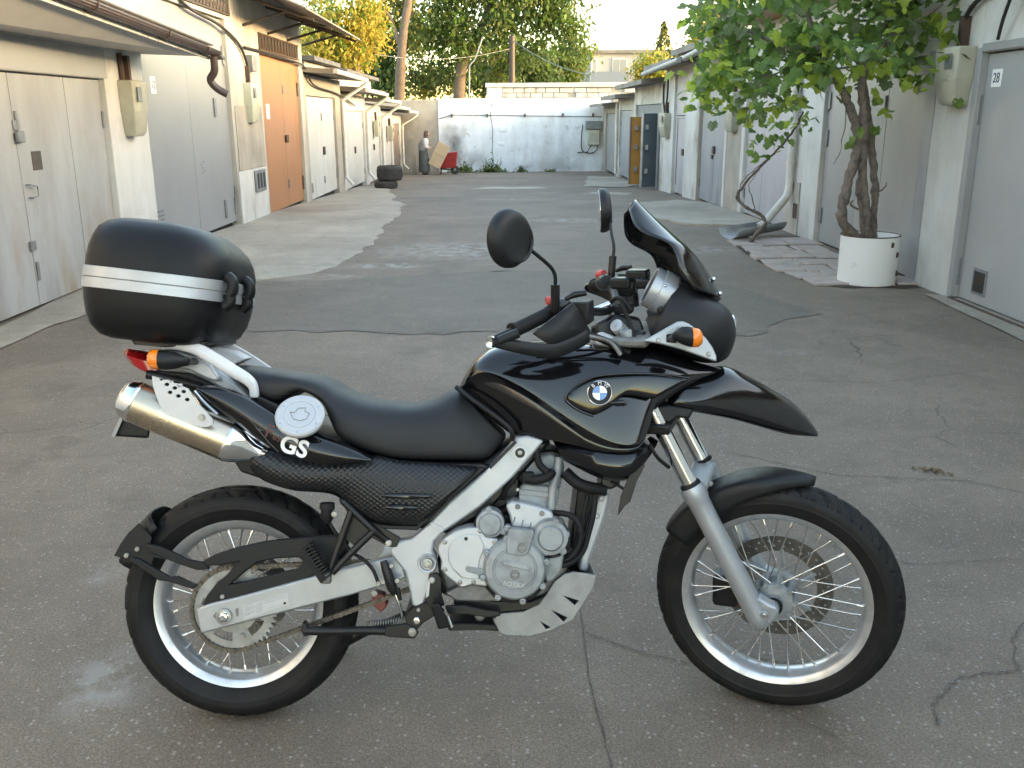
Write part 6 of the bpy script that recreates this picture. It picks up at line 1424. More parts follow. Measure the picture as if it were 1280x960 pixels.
# nose cowl with headlight
cowl = shell('nose_cowl', [((838,352),(806,432),0.135),((856,349),(830,436),0.150),((872,360),(852,444),0.160),((888,373),(872,450),0.160),((903,383),(890,455),0.145),((912,396),(904,455),0.115),((916,414),(912,448),0.07)],
    [(0,0.7),(0.10,0.9),(0.35,1.0),(0.65,0.97),(0.86,0.78),(0.97,0.45),(1.0,0.15)], 'matte_black', k=4, smooth=60, subd=1)
q = T(912,418,0); MB().lathe([(0.0001,0.012),(0.03,0.010),(0.05,0.004),(0.056,-0.004),(0.056,-0.03)], (q.x-0.004,0.0,q.z), (0.96,0,-0.28), 32).build('headlight', 'mirror_glass', cowl)
side = plate('side_bracket', [(804,426),(812,422),(847,402),(854,401.5),(861,404.5),(872,412),(883,423),(891,434),(896,445),(896,452.5),(880,447),(855,438),(830,431)], -0.188, 0.014, 'silver_paint', bevel=0.004)
plate('side_bracket', [(804,426),(812,422),(847,402),(854,401.5),(861,404.5),(872,412),(883,423),(891,434),(896,445),(896,452.5),(880,447),(855,438),(830,431)], 0.174, 0.014, 'silver_paint', bevel=0.004)
for x, y in ((823,425.5),(850,410.5),(886,442.5)): bolt(x,y,-0.190,0.0055,parent=side)
def indicator(pts, parent):
    # pts: (px, py, depth, radius) along the lamp from stalk to lens tip
    b = MB(); l = MB()
    return b, l
ind = MB().loft([[ (p.x + r0*math.cos(2*math.pi*k/20)*0.0 , p.y + r0*math.sin(2*math.pi*k/20), p.z + r0*math.cos(2*math.pi*k/20)) for k in range(20)] for p, r0 in
    [(T(842,420,-0.235),0.009),(T(847,419.5,-0.238),0.016),(T(852,419.5,-0.24),0.0215),(T(859,420.5,-0.24),0.0245),(T(864.5,421.5,-0.24),0.0248)]]).build('indicator_body', 'matte_black', side, smooth=60)
MB().loft([[ (p.x, p.y + r0*math.sin(2*math.pi*k/24), p.z + r0*math.cos(2*math.pi*k/24)) for k in range(24)] for p, r0 in
    [(T(864.5,421.5,-0.24),0.0245),(T(868,421.8,-0.24),0.0250),(T(873,422.2,-0.24),0.0235),(T(877,422.6,-0.24),0.016),(T(878,422.7,-0.24),0.005)]]).build('indicator_lens', 'amber_lens', side, smooth=60)
MB().tube([T(838,423,-0.19), T(844,421,-0.232)], 0.009, 8).build('indicator_stalk', 'black_metal', side)
plate('indicator_socket', [(833,418),(845,416),(846,429),(833,428)], -0.1895, 0.004, 'rubber', side, bevel=0.001)
# far-side indicator
MB().ball(T(870,421,0.24), 0.03, 0.025, 0.025).build('indicator_lens', 'amber_lens', side)

# windscreen: a curved sheet, wide at the bottom, pointed at the top
def windscreen():
    # centre line px at y=0 and half width, half-edge px on the near side
    ctr = [(793,250),(806,262),(825,280),(845,298),(865,318),(882,340),(893,360),(900,376)]
    edge = [(786,262),(793,281),(806,292),(822,298),(838,306),(846,322),(850,338),(868,362)]
    hw = [0.05,0.10,0.125,0.14,0.15,0.155,0.155,0.15]
    C = resample(catmull([T(x,y,0) for x,y in ctr],4), 22); E = resample(catmull([T(x,y,-w) for (x,y),w in zip(edge,hw)],4), 22)
    vs_, fs_ = [], []; n = 17
    for i in range(22):
        for j in range(n):
            s = -1 + 2*j/(n-1); a = abs(s)
            t = a**1.7
            p = C[i].lerp(E[i], t); y = E[i].y * (math.sin(a*1.35)/math.sin(1.35)) * (1 if s < 0 else -1)
            vs_.append((p.x, y, p.z))
    for i in range(21):
        for j in range(n-1):
            a = i*n+j; fs_.append((a,a+1,a+n+1,a+n))
    o = MB().add(vs_, fs_).build('windscreen', 'screen_tint', bike, solid=0.004, smooth=60)
    for x, y in ((892,349),(900,367)):
        MB().ball(T(x,y,-0.07), 0.006).build('screen_bolt', 'chrome', o)
windscreen()

# instruments
for y_ in (-0.055, 0.065):
    p0, p1 = T(813,358,y_), T(838,371,y_); ax = (p1-p0).normalized(); L = (p1-p0).length
    pod = MB().lathe([(0.0001,0.003),(0.046,0.003),(0.048,-0.003),(0.054,-0.004),(0.056,0.004),(0.056,L*0.35),(0.059,L*0.37),(0.059,L*0.5),(0.060,L*0.55),(0.058,L*0.95),(0.04,L*1.3)], p0, ax, 40).build('instrument_pod', 'silver_paint', bike)
    MB().lathe([(0.0001,0.0),(0.044,0.0)], p0 - ax*0.001, ax, 32).build('dial_face', 'matte_black', pod)
    for k in range(3):
        a = 2.1*k; q = p0 + ax*(L*0.45); w_ = ax.orthogonal().normalized(); z_ = ax.cross(w_)
        MB().ball(q + 0.06*(math.cos(a)*w_ + math.sin(a)*z_), 0.004).build('pod_screw', 'chrome', pod)
plate('instrument_bracket', [(822,386),(845,352),(858,360),(840,400),(828,402)], -0.1, 0.2, 'matte_black', bevel=0.004)

# ---------------------------------------------------------------- seat and tail
seat = shell('seat', [((284,458),(302,474),0.085),((305,456.5),(316,490),0.115),((340,460),(345,503),0.125),((372,465),(374,490),0.130),((400,469),(402,505),0.135),((418,475),(412,528),0.142),((436,486),(422,548),0.150),
    ((462,496),(450,563),0.152),((492,500.5),(488,575),0.148),((520,502),(532,577.5),0.14),((545,497),(576,578),0.132),((562,488),(610,576),0.122),((573,484),(634,549),0.10)],
    [(0,0.86),(0.05,0.95),(0.18,1.0),(0.50,0.99),(0.72,0.92),(0.86,0.78),(0.95,0.55),(0.99,0.30),(1.0,0.05)], 'seat_vinyl', k=4, smooth=70, subd=1, endcap=0.12)
skin('dimpled_side_panel', [(325,558),(345,563),(380,572),(420,574),(470,570),(500,576),(560,580),(598,585)], [(313,585),(330,600),(366,612),(404,615),(424,621),(446,642),(474,655),(521,657)], -0.150, 0.030, 'dimpled_plastic', n=40, rows=13, mirror=True)
pan = plate('side_panel_edge', [(521,655),(536,645),(600,584),(606,586),(545,642),(530,655),(522,663),(474,661),(446,648),(424,627),(424,621),(446,641),(474,654)], -0.150, 0.012, 'matte_black', bevel=0.002)
for x0, x1, y0 in ((477,541,619.5),(481,524,634)):
    a, c = T(x0,y0,-0.186), T(x1,y0+1,-0.186); m_ = (a+c)/2
    MB().tube([a, a.lerp(c,0.1), m_, a.lerp(c,0.9), c], [0.002,0.006,0.0075,0.006,0.002], 10).build('panel_slot', 'gloss_black', pan)
plate('seat_base', [(316,492),(345,505),(420,552),(450,568),(500,579),(605,580),(612,584),(600,590),(500,586),(440,574),(400,556),(330,520)], -0.135, 0.27, 'black_metal', bevel=0.004)
# gloss tail panel with lettering
tail = skin('tail_side_panel', [(249,483),(275,484),(305,494),(335,511),(365,529),(395,543),(420,552),(445,562),(467,573)], [(250,487),(268,507),(292,527),(318,547),(344,564),(372,575),(402,581),(434,582),(467,575)], -0.182, 0.026, 'gloss_black', n=40, rows=11, mirror=True)
text('model_lettering', 'GS', 0.060, 'decal_white', tail, facing(367.5,559,-0.2105,rad(18)), 0.0006, 0.0018)
text('model_lettering', 'F', 0.048, 'decal_red', tail, facing(337,540,-0.2100,rad(20)), 0.0004)
text('model_lettering', '650', 0.020, 'decal_red', tail, facing(348,549,-0.2102,rad(24)), 0.0004)
b = MB()
for (x0,y0,x1,y1) in ((312,524,322,536),(322,536,336,553),(336,553,348,565),(312,524,328,532),(328,532,324,537),(324,537,332,539)):
    b.tube([T(x0,y0,-0.209), T(x1,y1,-0.209)], 0.0009, 4)
b.build('decal_outline', 'decal_grey', tail)
# fuel filler cap on the right flank
fc = T(374.5, 518.5, -0.215); fax = Vector((0.06, -0.78, 0.62)).normalized()
filler = MB().lathe([(0.040,-0.045),(0.050,-0.03),(0.060,-0.014),(0.060,-0.008)], fc, fax, 40, cap=True).build('fuel_filler_neck', 'gloss_black', bike)
MB().lathe([(0.0001,0.002),(0.038,0.002),(0.0385,0.0008),(0.0395,0.0008),(0.040,0.002),(0.058,0.001),(0.062,-0.003),(0.062,-0.012)], fc, fax, 48).build('fuel_cap', 'light_silver', filler)
u_ = Vector((1,0,0)); u_ = (u_ - fax*u_.dot(fax)).normalized(); w_ = fax.cross(u_)
for k in range(6):
    a = 2*math.pi*(k+0.5)/6; MB().lathe([(0.0001,0.0035),(0.0025,0.0035),(0.0035,0.001)], fc + 0.051*(math.cos(a)*u_+math.sin(a)*w_), fax, 8).build('cap_screw', 'chrome', filler)
flap = [(-0.024,0.006),(-0.012,0.004),(-0.006,0.018),(0.014,0.02),(0.012,0.008),(0.024,0.004),(0.02,-0.012),(0.004,-0.02),(-0.014,-0.014)]
P3 = [fc + fax*0.0032 + x*u_ + z*w_ for x, z in flap]; P3.append(P3[0])
MB().tube(P3, 0.0007, 4).build('key_flap_edge', 'old_alloy', filler)
plate('tail_unit', [(188,440),(210,436),(245,444),(290,470),(320,500),(300,505),(262,480),(230,470),(200,470)], -0.09, 0.18, 'silver_paint', bevel=0.015)
plate('tail_flank', [(205,436),(232,440),(262,455),(274,472),(273,478),(258,474),(236,463),(215,460),(200,458)], -0.115, 0.03, 'silver_paint', bevel=0.008)
plate('inner_fender', [(180,466),(200,462),(240,466),(280,486),(318,500),(330,530),(318,560),(330,600),(300,590),(270,540),(240,490),(196,476)], -0.09, 0.18, 'matte_black', bevel=0.006)
tubepx('mudguard_strut', [(184,468,-0.1),(215,474,-0.1),(250,484,-0.1)], 0.012, 'black_metal')
tubepx('muffler_wire', [(243,489,-0.17),(255,503,-0.17),(272,518,-0.17)], 0.004, 'chrome')
# tail lamp
shell('tail_lamp', [((161,436),(163,456),0.055),((168,436),(170,463),0.075),((179,438),(180,468),0.085),((191,442),(190,470),0.085),((200,446),(198,467),0.08)], [(0,0.6),(0.2,0.95),(0.7,1.0),(1,0.55)], 'red_lens', k=3, smooth=60)
# grab rails
def flatbar(name, pts, hw, th, m, mirror=True):
    P = catmull([T(*p[:3]) for p in pts], 5); rings = []
    for i, p in enumerate(P):
        t = (P[min(i+1,len(P)-1)] - P[max(i-1,0)]).normalized(); n_ = t.cross(Vector((0,1,0))).normalized()
        u = i/(len(P)-1); w_ = hw*(0.75+0.35*math.sin(math.pi*min(1,u*1.1)))
        rings.append([p+n_*w_+Vector((0,-th*0.5,0)), p+n_*w_*0.6+Vector((0,-th,0)), p-n_*w_*0.6+Vector((0,-th,0)), p-n_*w_+Vector((0,-th*0.5,0)), p-n_*w_+Vector((0,th,0)), p+n_*w_+Vector((0,th,0))])
    o = MB().loft(rings).build(name, m, bike, smooth=60, bevel=0.002)
    if mirror: MB().loft([[(q.x,-q.y,q.z) for q in r_] for r_ in rings]).build(name, m, bike, smooth=60, bevel=0.002)
flatbar('grab_rail', [(203,431,-0.115),(222,431,-0.13),(245,436,-0.14),(268,449,-0.145),(290,463,-0.145),(308,474,-0.14),(316,483,-0.135),(318,497,-0.13)], 0.0150, 0.010, 'rail_white')
# rear indicator on a short stalk
b = MB().loft([[(p.x, p.y + r0*math.sin(2*math.pi*k/20), p.z + r0*math.cos(2*math.pi*k/20)) for k in range(20)] for p, r0 in
    [(T(236,452,-0.165),0.010),(T(228,451,-0.17),0.015),(T(220,450.5,-0.175),0.0215),(T(208,450,-0.178),0.0255),(T(200,449.5,-0.18),0.0258)]])
ib = b.build('rear_indicator', 'matte_black', bike, smooth=60)
MB().loft([[(p.x, p.y + r0*math.sin(2*math.pi*k/24), p.z + r0*math.cos(2*math.pi*k/24)) for k in range(24)] for p, r0 in
    [(T(200,449.5,-0.18),0.0255),(T(195,449.3,-0.18),0.026),(T(189,449,-0.18),0.024),(T(186,449,-0.18),0.015),(T(185.5,449,-0.18),0.004)]]).build('indicator_lens', 'amber_lens', ib, smooth=60)
MB().tube([T(237,452,-0.165), T(244,452,-0.12)], 0.009, 8).build('indicator_stalk', 'black_metal', ib)
p = T(205,450,0.18); ib2 = MB().ball(p, 0.035, 0.025, 0.025).build('rear_indicator', 'matte_black', bike); MB().ball(T(190,449,0.18), 0.02, 0.024, 0.024).build('indicator_lens', 'amber_lens', ib2)
# number plate holder and mud flap, plain
nb = MB().hexa([T(141,545,-0.09),T(186,548,-0.09),T(186,548,0.09),T(141,545,0.09),T(158,514,-0.09),T(190,520,-0.09),T(190,520,0.09),T(158,514,0.09)]).build('plate_holder', 'matte_black', bike, bevel=0.006)
MB().hexa([T(139,545,-0.1),T(143,548,-0.1),T(143,548,0.1),T(139,545,0.1),T(154,513,-0.1),T(158,514,-0.1),T(158,514,0.1),T(154,513,0.1)]).build('number_plate_back', 'skid_alloy', nb, bevel=0.001)

# ---------------------------------------------------------------- mufflers
def muffler(sgn, parent=None):
    a, c = T(166,502,-0.19), T(286,554,-0.19); a = Vector((a.x, sgn*0.185, a.z)); c = Vector((c.x, sgn*0.165, c.z))
    ax = (c-a); L = ax.length; ax.normalize(); w_ = ax.cross(Vector((0,1,0))).normalized(); y_ = w_.cross(ax)
    def ring(h, s, n=40):
        return [a + ax*h + 0.0535*s*math.cos(2*math.pi*k/n)*w_ + 0.047*s*math.sin(2*math.pi*k/n)*y_ for k in range(n)]
    o = MB().loft([ring(0.0,0.99), ring(0.004,1.0), ring(0.5*L,1.0), ring(L-0.004,1.0), ring(L,0.99)]).build('muffler', 'muffler_steel', bike, smooth=50)
    MB().loft([ring(-0.036,0.30), ring(-0.034,0.55), ring(-0.030,0.72), ring(-0.018,0.90), ring(-0.003,0.985), ring(0.0,1.015), ring(0.008,1.02), ring(0.010,0.99)]).build('muffler_end_cap', 'chrome', o, smooth=50)
    MB().loft([ring(L-0.012,0.99), ring(L-0.010,1.02), ring(L-0.004,1.02), ring(L+0.012,0.95), ring(L+0.035,0.78), ring(L+0.06,0.5), ring(L+0.08,0.42)]).build('muffler_cone', 'chrome', o, smooth=50)
    MB().tube([a - ax*0.0368, a - ax*0.03], 0.013, 16).build('muffler_outlet', 'black_metal', o)
    e = a + ax*(L+0.075)
    MB().tube(catmull([e, e+ax*0.04+Vector((0,-sgn*0.015,-0.002)), e+ax*0.09+Vector((0,-sgn*0.05,-0.005)), e+ax*0.16+Vector((0,-sgn*0.09,0.0))],4), 0.02, 14).build('exhaust_pipe', 'muffler_steel', o)
    return o
mf = muffler(-1); muffler(1)
sh_o = [(190,470),(199,472),(218,479),(235,486),(240,494),(247,504),(258,515),(266,525),(266,530),(260,533.5),(252,534),(238,530),(222,523),(207,517),(200,508),(195,494),(191,482)]
ho = []
for x, y in ((208.5,480.5),(218.5,485),(229.5,489.5),(212.5,490.5),(223,495),(234,499.5),(201.5,474.5),(214,477),(224.5,481.5)):
    rr = 2.9 if y > 478.5 else 2.0; ho.append([(x+rr*1.05*math.cos(2*math.pi*k/12), y+rr*0.8*math.sin(2*math.pi*k/12)) for k in range(12)])
hs_ = plate('heat_shield', sh_o, -0.246, 0.006, 'light_silver', mf, holes=ho, bevel=0.0015)
plate('shield_backing', [(194,474),(236,489),(246,506),(226,520),(204,510)], -0.236, 0.003, 'rubber', mf, bevel=0)
p = T(252,522,-0.247); MB().lathe([(0.0001,-0.004),(0.007,-0.004),(0.0075,0.0),(0.010,0.0),(0.010,0.002)], p, (0,1,0), 20).build('shield_bolt', 'bolt_steel', mf)

# ---------------------------------------------------------------- top case on its carrier
rack = plate('case_carrier', [(166,423),(200,427),(216,425),(240,424),(258,427),(258,430),(236,433),(205,434),(168,431)], -0.14, 0.28, 'black_metal', bevel=0.004)
plate('carrier_bracket', [(160,410),(176,420),(172,430),(168,432),(163,424),(155,412)], -0.05, 0.1, 'black_metal', rack, bevel=0.004)
plate('seat_lock_cover', [(255,432),(290,438),(310,448),(280,462),(262,452)], -0.03, 0.06, 'light_silver', rack, bevel=0.006)
CP = rad(7.0)
case_m = Matrix.Translation((-0.168, 0.0, 1.185)) @ Matrix.Rotation(CP, 4, 'Y')
def rrect(hx, hy, z, p, dx=0.0, n=64, fr=0.0):
    out = []
    for k in range(n):
        a = 2*math.pi*k/n; c, s = math.cos(a), math.sin(a)
        x = math.copysign(abs(c)**p, c)*hx; y = math.copysign(abs(s)**p, s)*hy
        if x > 0: y *= 1 - fr*(x/hx)**2
        out.append((x+dx, y, z))
    return out
case = MB().loft([rrect(0.205,0.235,z,0.42,dx,fr=0.12) if False else rrect(hx*0.925,hy,z,0.42,dx,fr=0.10) for hx,hy,z,dx in
    [(0.075,0.12,-0.150,-0.01),(0.120,0.165,-0.150,-0.005),(0.148,0.192,-0.142,0.0),(0.172,0.214,-0.120,0.002),(0.186,0.226,-0.090,0.003),(0.194,0.233,-0.055,0.003),(0.1975,0.236,-0.022,0.003)]]).build('top_case', 'case_black', bike, smooth=60, mtx=case_m, subd=0)
MB().loft([rrect(hx*0.925,hy,z,pp,dx,fr=0.10) for hx,hy,z,dx,pp in
    [(0.1975,0.236,0.018,0.003,0.42),(0.197,0.235,0.050,0.003,0.42),(0.192,0.230,0.080,0.0,0.43),(0.182,0.220,0.108,-0.005,0.45),(0.166,0.202,0.132,-0.014,0.48),(0.142,0.176,0.150,-0.022,0.52),(0.108,0.140,0.162,-0.028,0.58),(0.06,0.09,0.168,-0.03,0.65),(0.02,0.04,0.170,-0.03,0.7)]]).build('lid', 'case_black', case, smooth=60)
for z0, z1 in ((-0.0275,-0.0006),(0.0006,0.0275)):
    MB().loft([rrect(0.1837,0.237,z0,0.42,0.003,fr=0.10), rrect(0.1857,0.239,z0+0.0012,0.42,0.003,fr=0.10), rrect(0.1857,0.239,z1-0.0012,0.42,0.003,fr=0.10), rrect(0.1837,0.237,z1,0.42,0.003,fr=0.10)]).build('trim_band', 'silver_paint', case, smooth=22)
MB().loft([rrect(0.1844,0.2377,-0.004,0.42,0.003,fr=0.10), rrect(0.1844,0.2377,0.004,0.42,0.003,fr=0.10)]).build('seal_line', 'old_alloy', case, smooth=60)
for y_ in (-0.155, 0.0):
    lx = 0.191 if y_ > -0.1 else 0.189
    lb = MB().tube(catmull([(lx-0.004,y_,0.040),(lx+0.010,y_,0.030),(lx+0.014,y_,0.008),(lx+0.008,y_,-0.006)],4), 0.015, 12, flat=1.2); lb.tube(catmull([(lx+0.006,y_,-0.004),(lx+0.010,y_,-0.024),(lx-0.004,y_,-0.040)],4), 0.013, 12, flat=1.2)
    lb.build('latch', 'case_black', case, smooth=60)
    MB().box(lx+0.004,lx+0.014,y_-0.012,y_+0.012,-0.006,0.0).build('latch_bar', 'chrome', case, bevel=0.001)
MB().box(-0.197,-0.175,-0.05,0.05,-0.075,-0.05).build('rear_hinge', 'matte_black', case, bevel=0.004)

# ---------------------------------------------------------------- fork and front mudguard (steered)
FB = lambda px, py, d: TS(px, py, d)
def leg(sgn):
    t0, t1, t2 = TS(816,514,-0.1), TS(877,600,-0.1), TS(953,782,-0.1)
    ln = (t2 - t0).normalized(); top = t0 - ln*0.05
    P = lambda s: Vector((top.x + ln.x*s, sgn*0.1, top.z + ln.z*s)); s1 = (t1-top).length; s2 = (t2-top).length
    st = MB().tube([P(0.0), P(s1+0.02)], 0.0220, 24).build('fork_stanchion', 'chrome', bike, mtx=SM, smooth=60)
    MB().tube([P(s1-0.008), P(s1-0.002), P(s1+0.004)], [0.026,0.0285,0.0285], 24).build('dust_seal', 'rubber', st, smooth=40)
    fs2 = MB(); fs2.tube([P(s1+0.002), P(s1+0.012), P(s1+0.036), P(s1+0.048), P(s1+0.08), P(s2-0.03), P(s2-0.006), P(s2)], [0.031,0.0335,0.0335,0.0300,0.0288,0.0288,0.027,0.019], 28)
    sl = fs2.build('fork_slider', 'silver_paint', st, smooth=50)
    ax = Vector((WB, sgn*0.1, R_FRONT))
    b = MB(); pa = P(s2-0.075); pb = P(s2-0.005)
    b.plate([(pa.x-0.004,pa.z),(pa.x+0.024,pa.z+0.02),(ax.x-0.010,ax.z+0.024),(ax.x+0.010,ax.z+0.018),(ax.x+0.018,ax.z),(ax.x+0.008,ax.z-0.020),(pb.x+0.022,pb.z+0.004),(pb.x-0.002,pb.z+0.006)], -0.022+sgn*0.092, 0.018+sgn*0.092)
    b.build('axle_lug', 'silver_paint', st, bevel=0.006)
    if sgn < 0:
        q = P(s2-0.045) + Vector((0.026,-0.026,0.004)); MB().lathe([(0.0001,-0.004),(0.005,-0.004),(0.0055,-0.001),(0.010,-0.001),(0.011,0.006)], q, (0,1,0), 16).build('pinch_bolt', 'chrome', st)
    return P, s1, s2
P_, S1_, S2_ = leg(-1); leg(1)
b = MB()
for z in (0.0, 0.075):
    q = P_(0.02 + z*1.0); b.box(q.x-0.05, q.x+0.03, -0.135, 0.135, q.z-0.014, q.z+0.014)
b.build('lower_triple_clamp', 'black_metal', bike, mtx=SM, bevel=0.006)
tq = TS(790,418,-0.1)
MB().box(tq.x-0.05, tq.x+0.045, -0.13, 0.13, tq.z-0.03, tq.z-0.006).build('top_triple_clamp', 'old_alloy', bike, mtx=SM, bevel=0.008)
# caliper on the far leg
cq = TS(908,733,0.075)
cal = MB().box(cq.x-0.035, cq.x+0.04, 0.03, 0.10, cq.z-0.045, cq.z+0.05).build('brake_caliper', 'black_metal', bike, mtx=SM, bevel=0.012)
MB().box(cq.x-0.01, cq.x+0.045, 0.035, 0.09, cq.z-0.04, cq.z-0.01).build('brake_pads', 'rust_red', cal, bevel=0.004)
# mudguard over the front tyre
def front_guard():
    cx, cz = WB, R_FRONT; rows = []
    a0, a1 = rad(75), rad(148)
    for i in range(27):
        u = i/26; a = a0 + (a1-a0)*u; r_ = R_FRONT + 0.018 + (0.012*(1-u)**2)
        wid = 0.062*min(1.0, 0.25 + 2.8*u) if u < 0.3 else 0.066
        drop = 0.075*min(1.0, 0.10 + 1.35*u) if u < 0.7 else 0.075
        row = []
        for j in range(15):
            s = -1 + 2*j/14; t = abs(s)
            y = math.copysign(wid*math.sin(min(1.0,t*1.45)*math.pi/2), s); rr = r_ - (0.012*min(1,t*1.4)**2 + max(0, t-0.55)/0.45*drop*0.85)
            row.append((cx+rr*math.cos(a), y, cz+rr*math.sin(a)))
        rows.append(row)
    vs_ = [p for r_ in rows for p in r_]; fs_ = [(i*15+j, i*15+j+1, (i+1)*15+j+1, (i+1)*15+j) for i in range(26) for j in range(14)]
    o = MB().add(vs_, fs_).build('front_mudguard', 'matte_black', bike, solid=0.004, smooth=60, mtx=SM)
    q = P_(S1_+0.01)
    MB().box(q.x-0.03, q.x+0.035, -0.1, 0.1, q.z-0.02, q.z+0.012).build('fork_brace', 'light_silver', o, bevel=0.008)
    bolt(888,605,-0.118,0.006,parent=o,f=TS)
front_guard()

# ---------------------------------------------------------------- handlebar, guards, mirrors (steered)
gi, go, be = TS(690,390,-0.25), TS(643,413,-0.37), TS(616,426,-0.42)
bar_pts = [(be.x,be.y,be.z)] + [(go.x,go.y,go.z),(gi.x,gi.y,gi.z),(gi.x+0.05,-0.17,gi.z-0.01),(gi.x+0.085,-0.06,gi.z-0.03)]
bar_all = [Vector(p) for p in bar_pts] + [Vector((p[0],-p[1],p[2])) for p in reversed(bar_pts)]
hbar = MB().tube(catmull(bar_all, 5), 0.0115, 14).build('handlebar', 'black_metal', bike, mtx=SM, smooth=60)
for sgn in (-1, 1):
    F = lambda v: Vector((v.x, v.y*(-sgn), v.z))
    a, c = F(go), F(gi); g = MB(); nr = 24; pts, rr = [], []
    for i in range(nr*2+1):
        u = i/(nr*2); pts.append(a.lerp(c, u*0.92)); rr.append(0.0175 if i % 2 else 0.0160)
    g.tube(pts, rr, 16); g.tube([a.lerp(c,-0.05), a], 0.021, 16); g.build('grip', 'rubber', hbar, smooth=60)
    sw_ = MB().tube([a.lerp(c,0.92), a.lerp(c,1.0), a.lerp(c,1.25), a.lerp(c,1.4)], [0.019,0.024,0.025,0.02], 16).build('switch_housing', 'black_metal', hbar, smooth=50)
    k0 = a.lerp(c,1.0) + Vector((-0.006,0,0.024)); MB().tube([k0+Vector((-0.008,0,0)), k0+Vector((0.012,sgn*(-0.012),0.004))], 0.0135, 10).build('engine_stop_switch', 'red_switch', hbar, smooth=50)
    # hand guard: bow and blade
    bow = [F(TS(616,427,-0.42)), F(TS(640,432,-0.41)), F(TS(668,437,-0.385)), F(TS(692,438,-0.355)), F(TS(714,431,-0.315)), F(TS(734,420,-0.27))]
    B = catmull(bow, 5); rings = []
    for i, p in enumerate(B):
        t = (B[min(i+1,len(B)-1)] - B[max(i-1,0)]).normalized(); n_ = Vector((0,0,1)); n_ = (n_ - t*n_.dot(t)).normalized(); o_ = t.cross(n_)
        w_ = 0.0125 + 0.0055*min(1, i/(len(B)-1)*1.8); rings.append([p+n_*w_+o_*0.004, p+n_*w_*0.6+o_*0.009, p-n_*w_*0.6+o_*0.009, p-n_*w_+o_*0.004, p-n_*w_-o_*0.008, p+n_*w_-o_*0.008])
    hg = MB().loft(rings).build('hand_guard', 'matte_black', bike, mtx=SM, smooth=50, bevel=0.002)
    A5 = [F(TS(666,417,-0.378)), F(TS(690,398,-0.338)), F(TS(716,378,-0.295)), F(TS(724,390,-0.284)), F(TS(737,413,-0.266)), F(TS(736,420,-0.270)), F(TS(693,435,-0.360))]
    mid = F(TS(703,410,-0.318)) + Vector((0.006,0,0))
    MB().add([mid]+A5, [(0,1+k,1+(k+1)%7) for k in range(7)]).build('guard_blade', 'matte_black', hg, solid=0.006, smooth=18)
    MB().tube([F(TS(624,426,-0.42)), F(TS(648,416,-0.405))], 0.012, 12).build('guard_end', 'matte_black', hg, smooth=60)
    e = F(TS(614.5,426,-0.425)); MB().lathe([(0.0001,-0.006),(0.006,-0.006),(0.0065,-0.002),(0.0125,-0.001),(0.0135,0.006),(0.0135,0.02)], e, (0.3,0.95*(-sgn)*-1 if sgn<0 else -0.95,0), 16).build('bar_end_bolt', 'chrome', hg)
    plate_pts = [F(TS(714,376,-0.26)), F(TS(736,372,-0.24)), F(TS(738,402,-0.24)), F(TS(722,400,-0.26))]
    c0 = (plate_pts[0]+plate_pts[2])/2
    mc = MB().box(c0.x-0.026, c0.x+0.026, c0.y-0.022, c0.y+0.03, c0.z-0.03, c0.z+0.026).build('brake_reservoir', 'matte_black', hbar, bevel=0.004)
    lid = MB().tube([F(TS(706,374,-0.26)), F(TS(718,368,-0.25)), F(TS(733,366,-0.24))], [0.005,0.009,0.007], 8).build('lever', 'black_metal', hbar, smooth=50)
    # mirror
    st = [TS(694,379,-0.275), TS(694,357,-0.285), TS(694,346,-0.29), TS(690,336,-0.30), TS(680,326,-0.325), TS(664,313,-0.37)]
    st = [F(p) for p in st]
    mir = MB().tube(catmull(st[1:],4), 0.0048, 10).build('mirror_stem', 'matte_black', bike, mtx=SM, smooth=60)
    MB().tube([st[0]-Vector((0,0,0.02)), st[1]+Vector((0,0,0.004))], 0.0115, 12).build('mirror_mount', 'black_metal', mir, smooth=50)
    m0 = F(TS(634,298,-0.42)); axm = Vector((math.cos(rad(19)), math.sin(rad(19))*sgn, 0.02)).normalized()
    up_ = Vector((0,0,1)); up_ = (up_ - axm*up_.dot(axm)).normalized(); si_ = axm.cross(up_)
    def mr(c, ru, rs, n=28): return [c + ru*math.cos(2*math.pi*k/n)*up_ + rs*math.sin(2*math.pi*k/n)*si_ for k in range(n)]
    tip = st[-1]; rg = [mr(m0-axm*0.006,0.066,0.066), mr(m0,0.0685,0.0685), mr(m0+axm*0.012,0.0675,0.0675), mr(m0+axm*0.024,0.060,0.060)]
    base = m0+axm*0.030
    for u, rr_ in ((0.25,0.048),(0.45,0.036),(0.62,0.025),(0.78,0.016),(0.9,0.010),(1.0,0.006)): rg.append(mr(base.lerp(tip,u), rr_, rr_))
    MB().loft(rg).build('mirror_shell', 'matte_black', mir, smooth=70)
    MB().loft([mr(m0-axm*0.0065,0.062,0.062), mr(m0-axm*0.0075,0.0618,0.0618)]).build('mirror_glass', 'mirror_glass', mir, smooth=20)
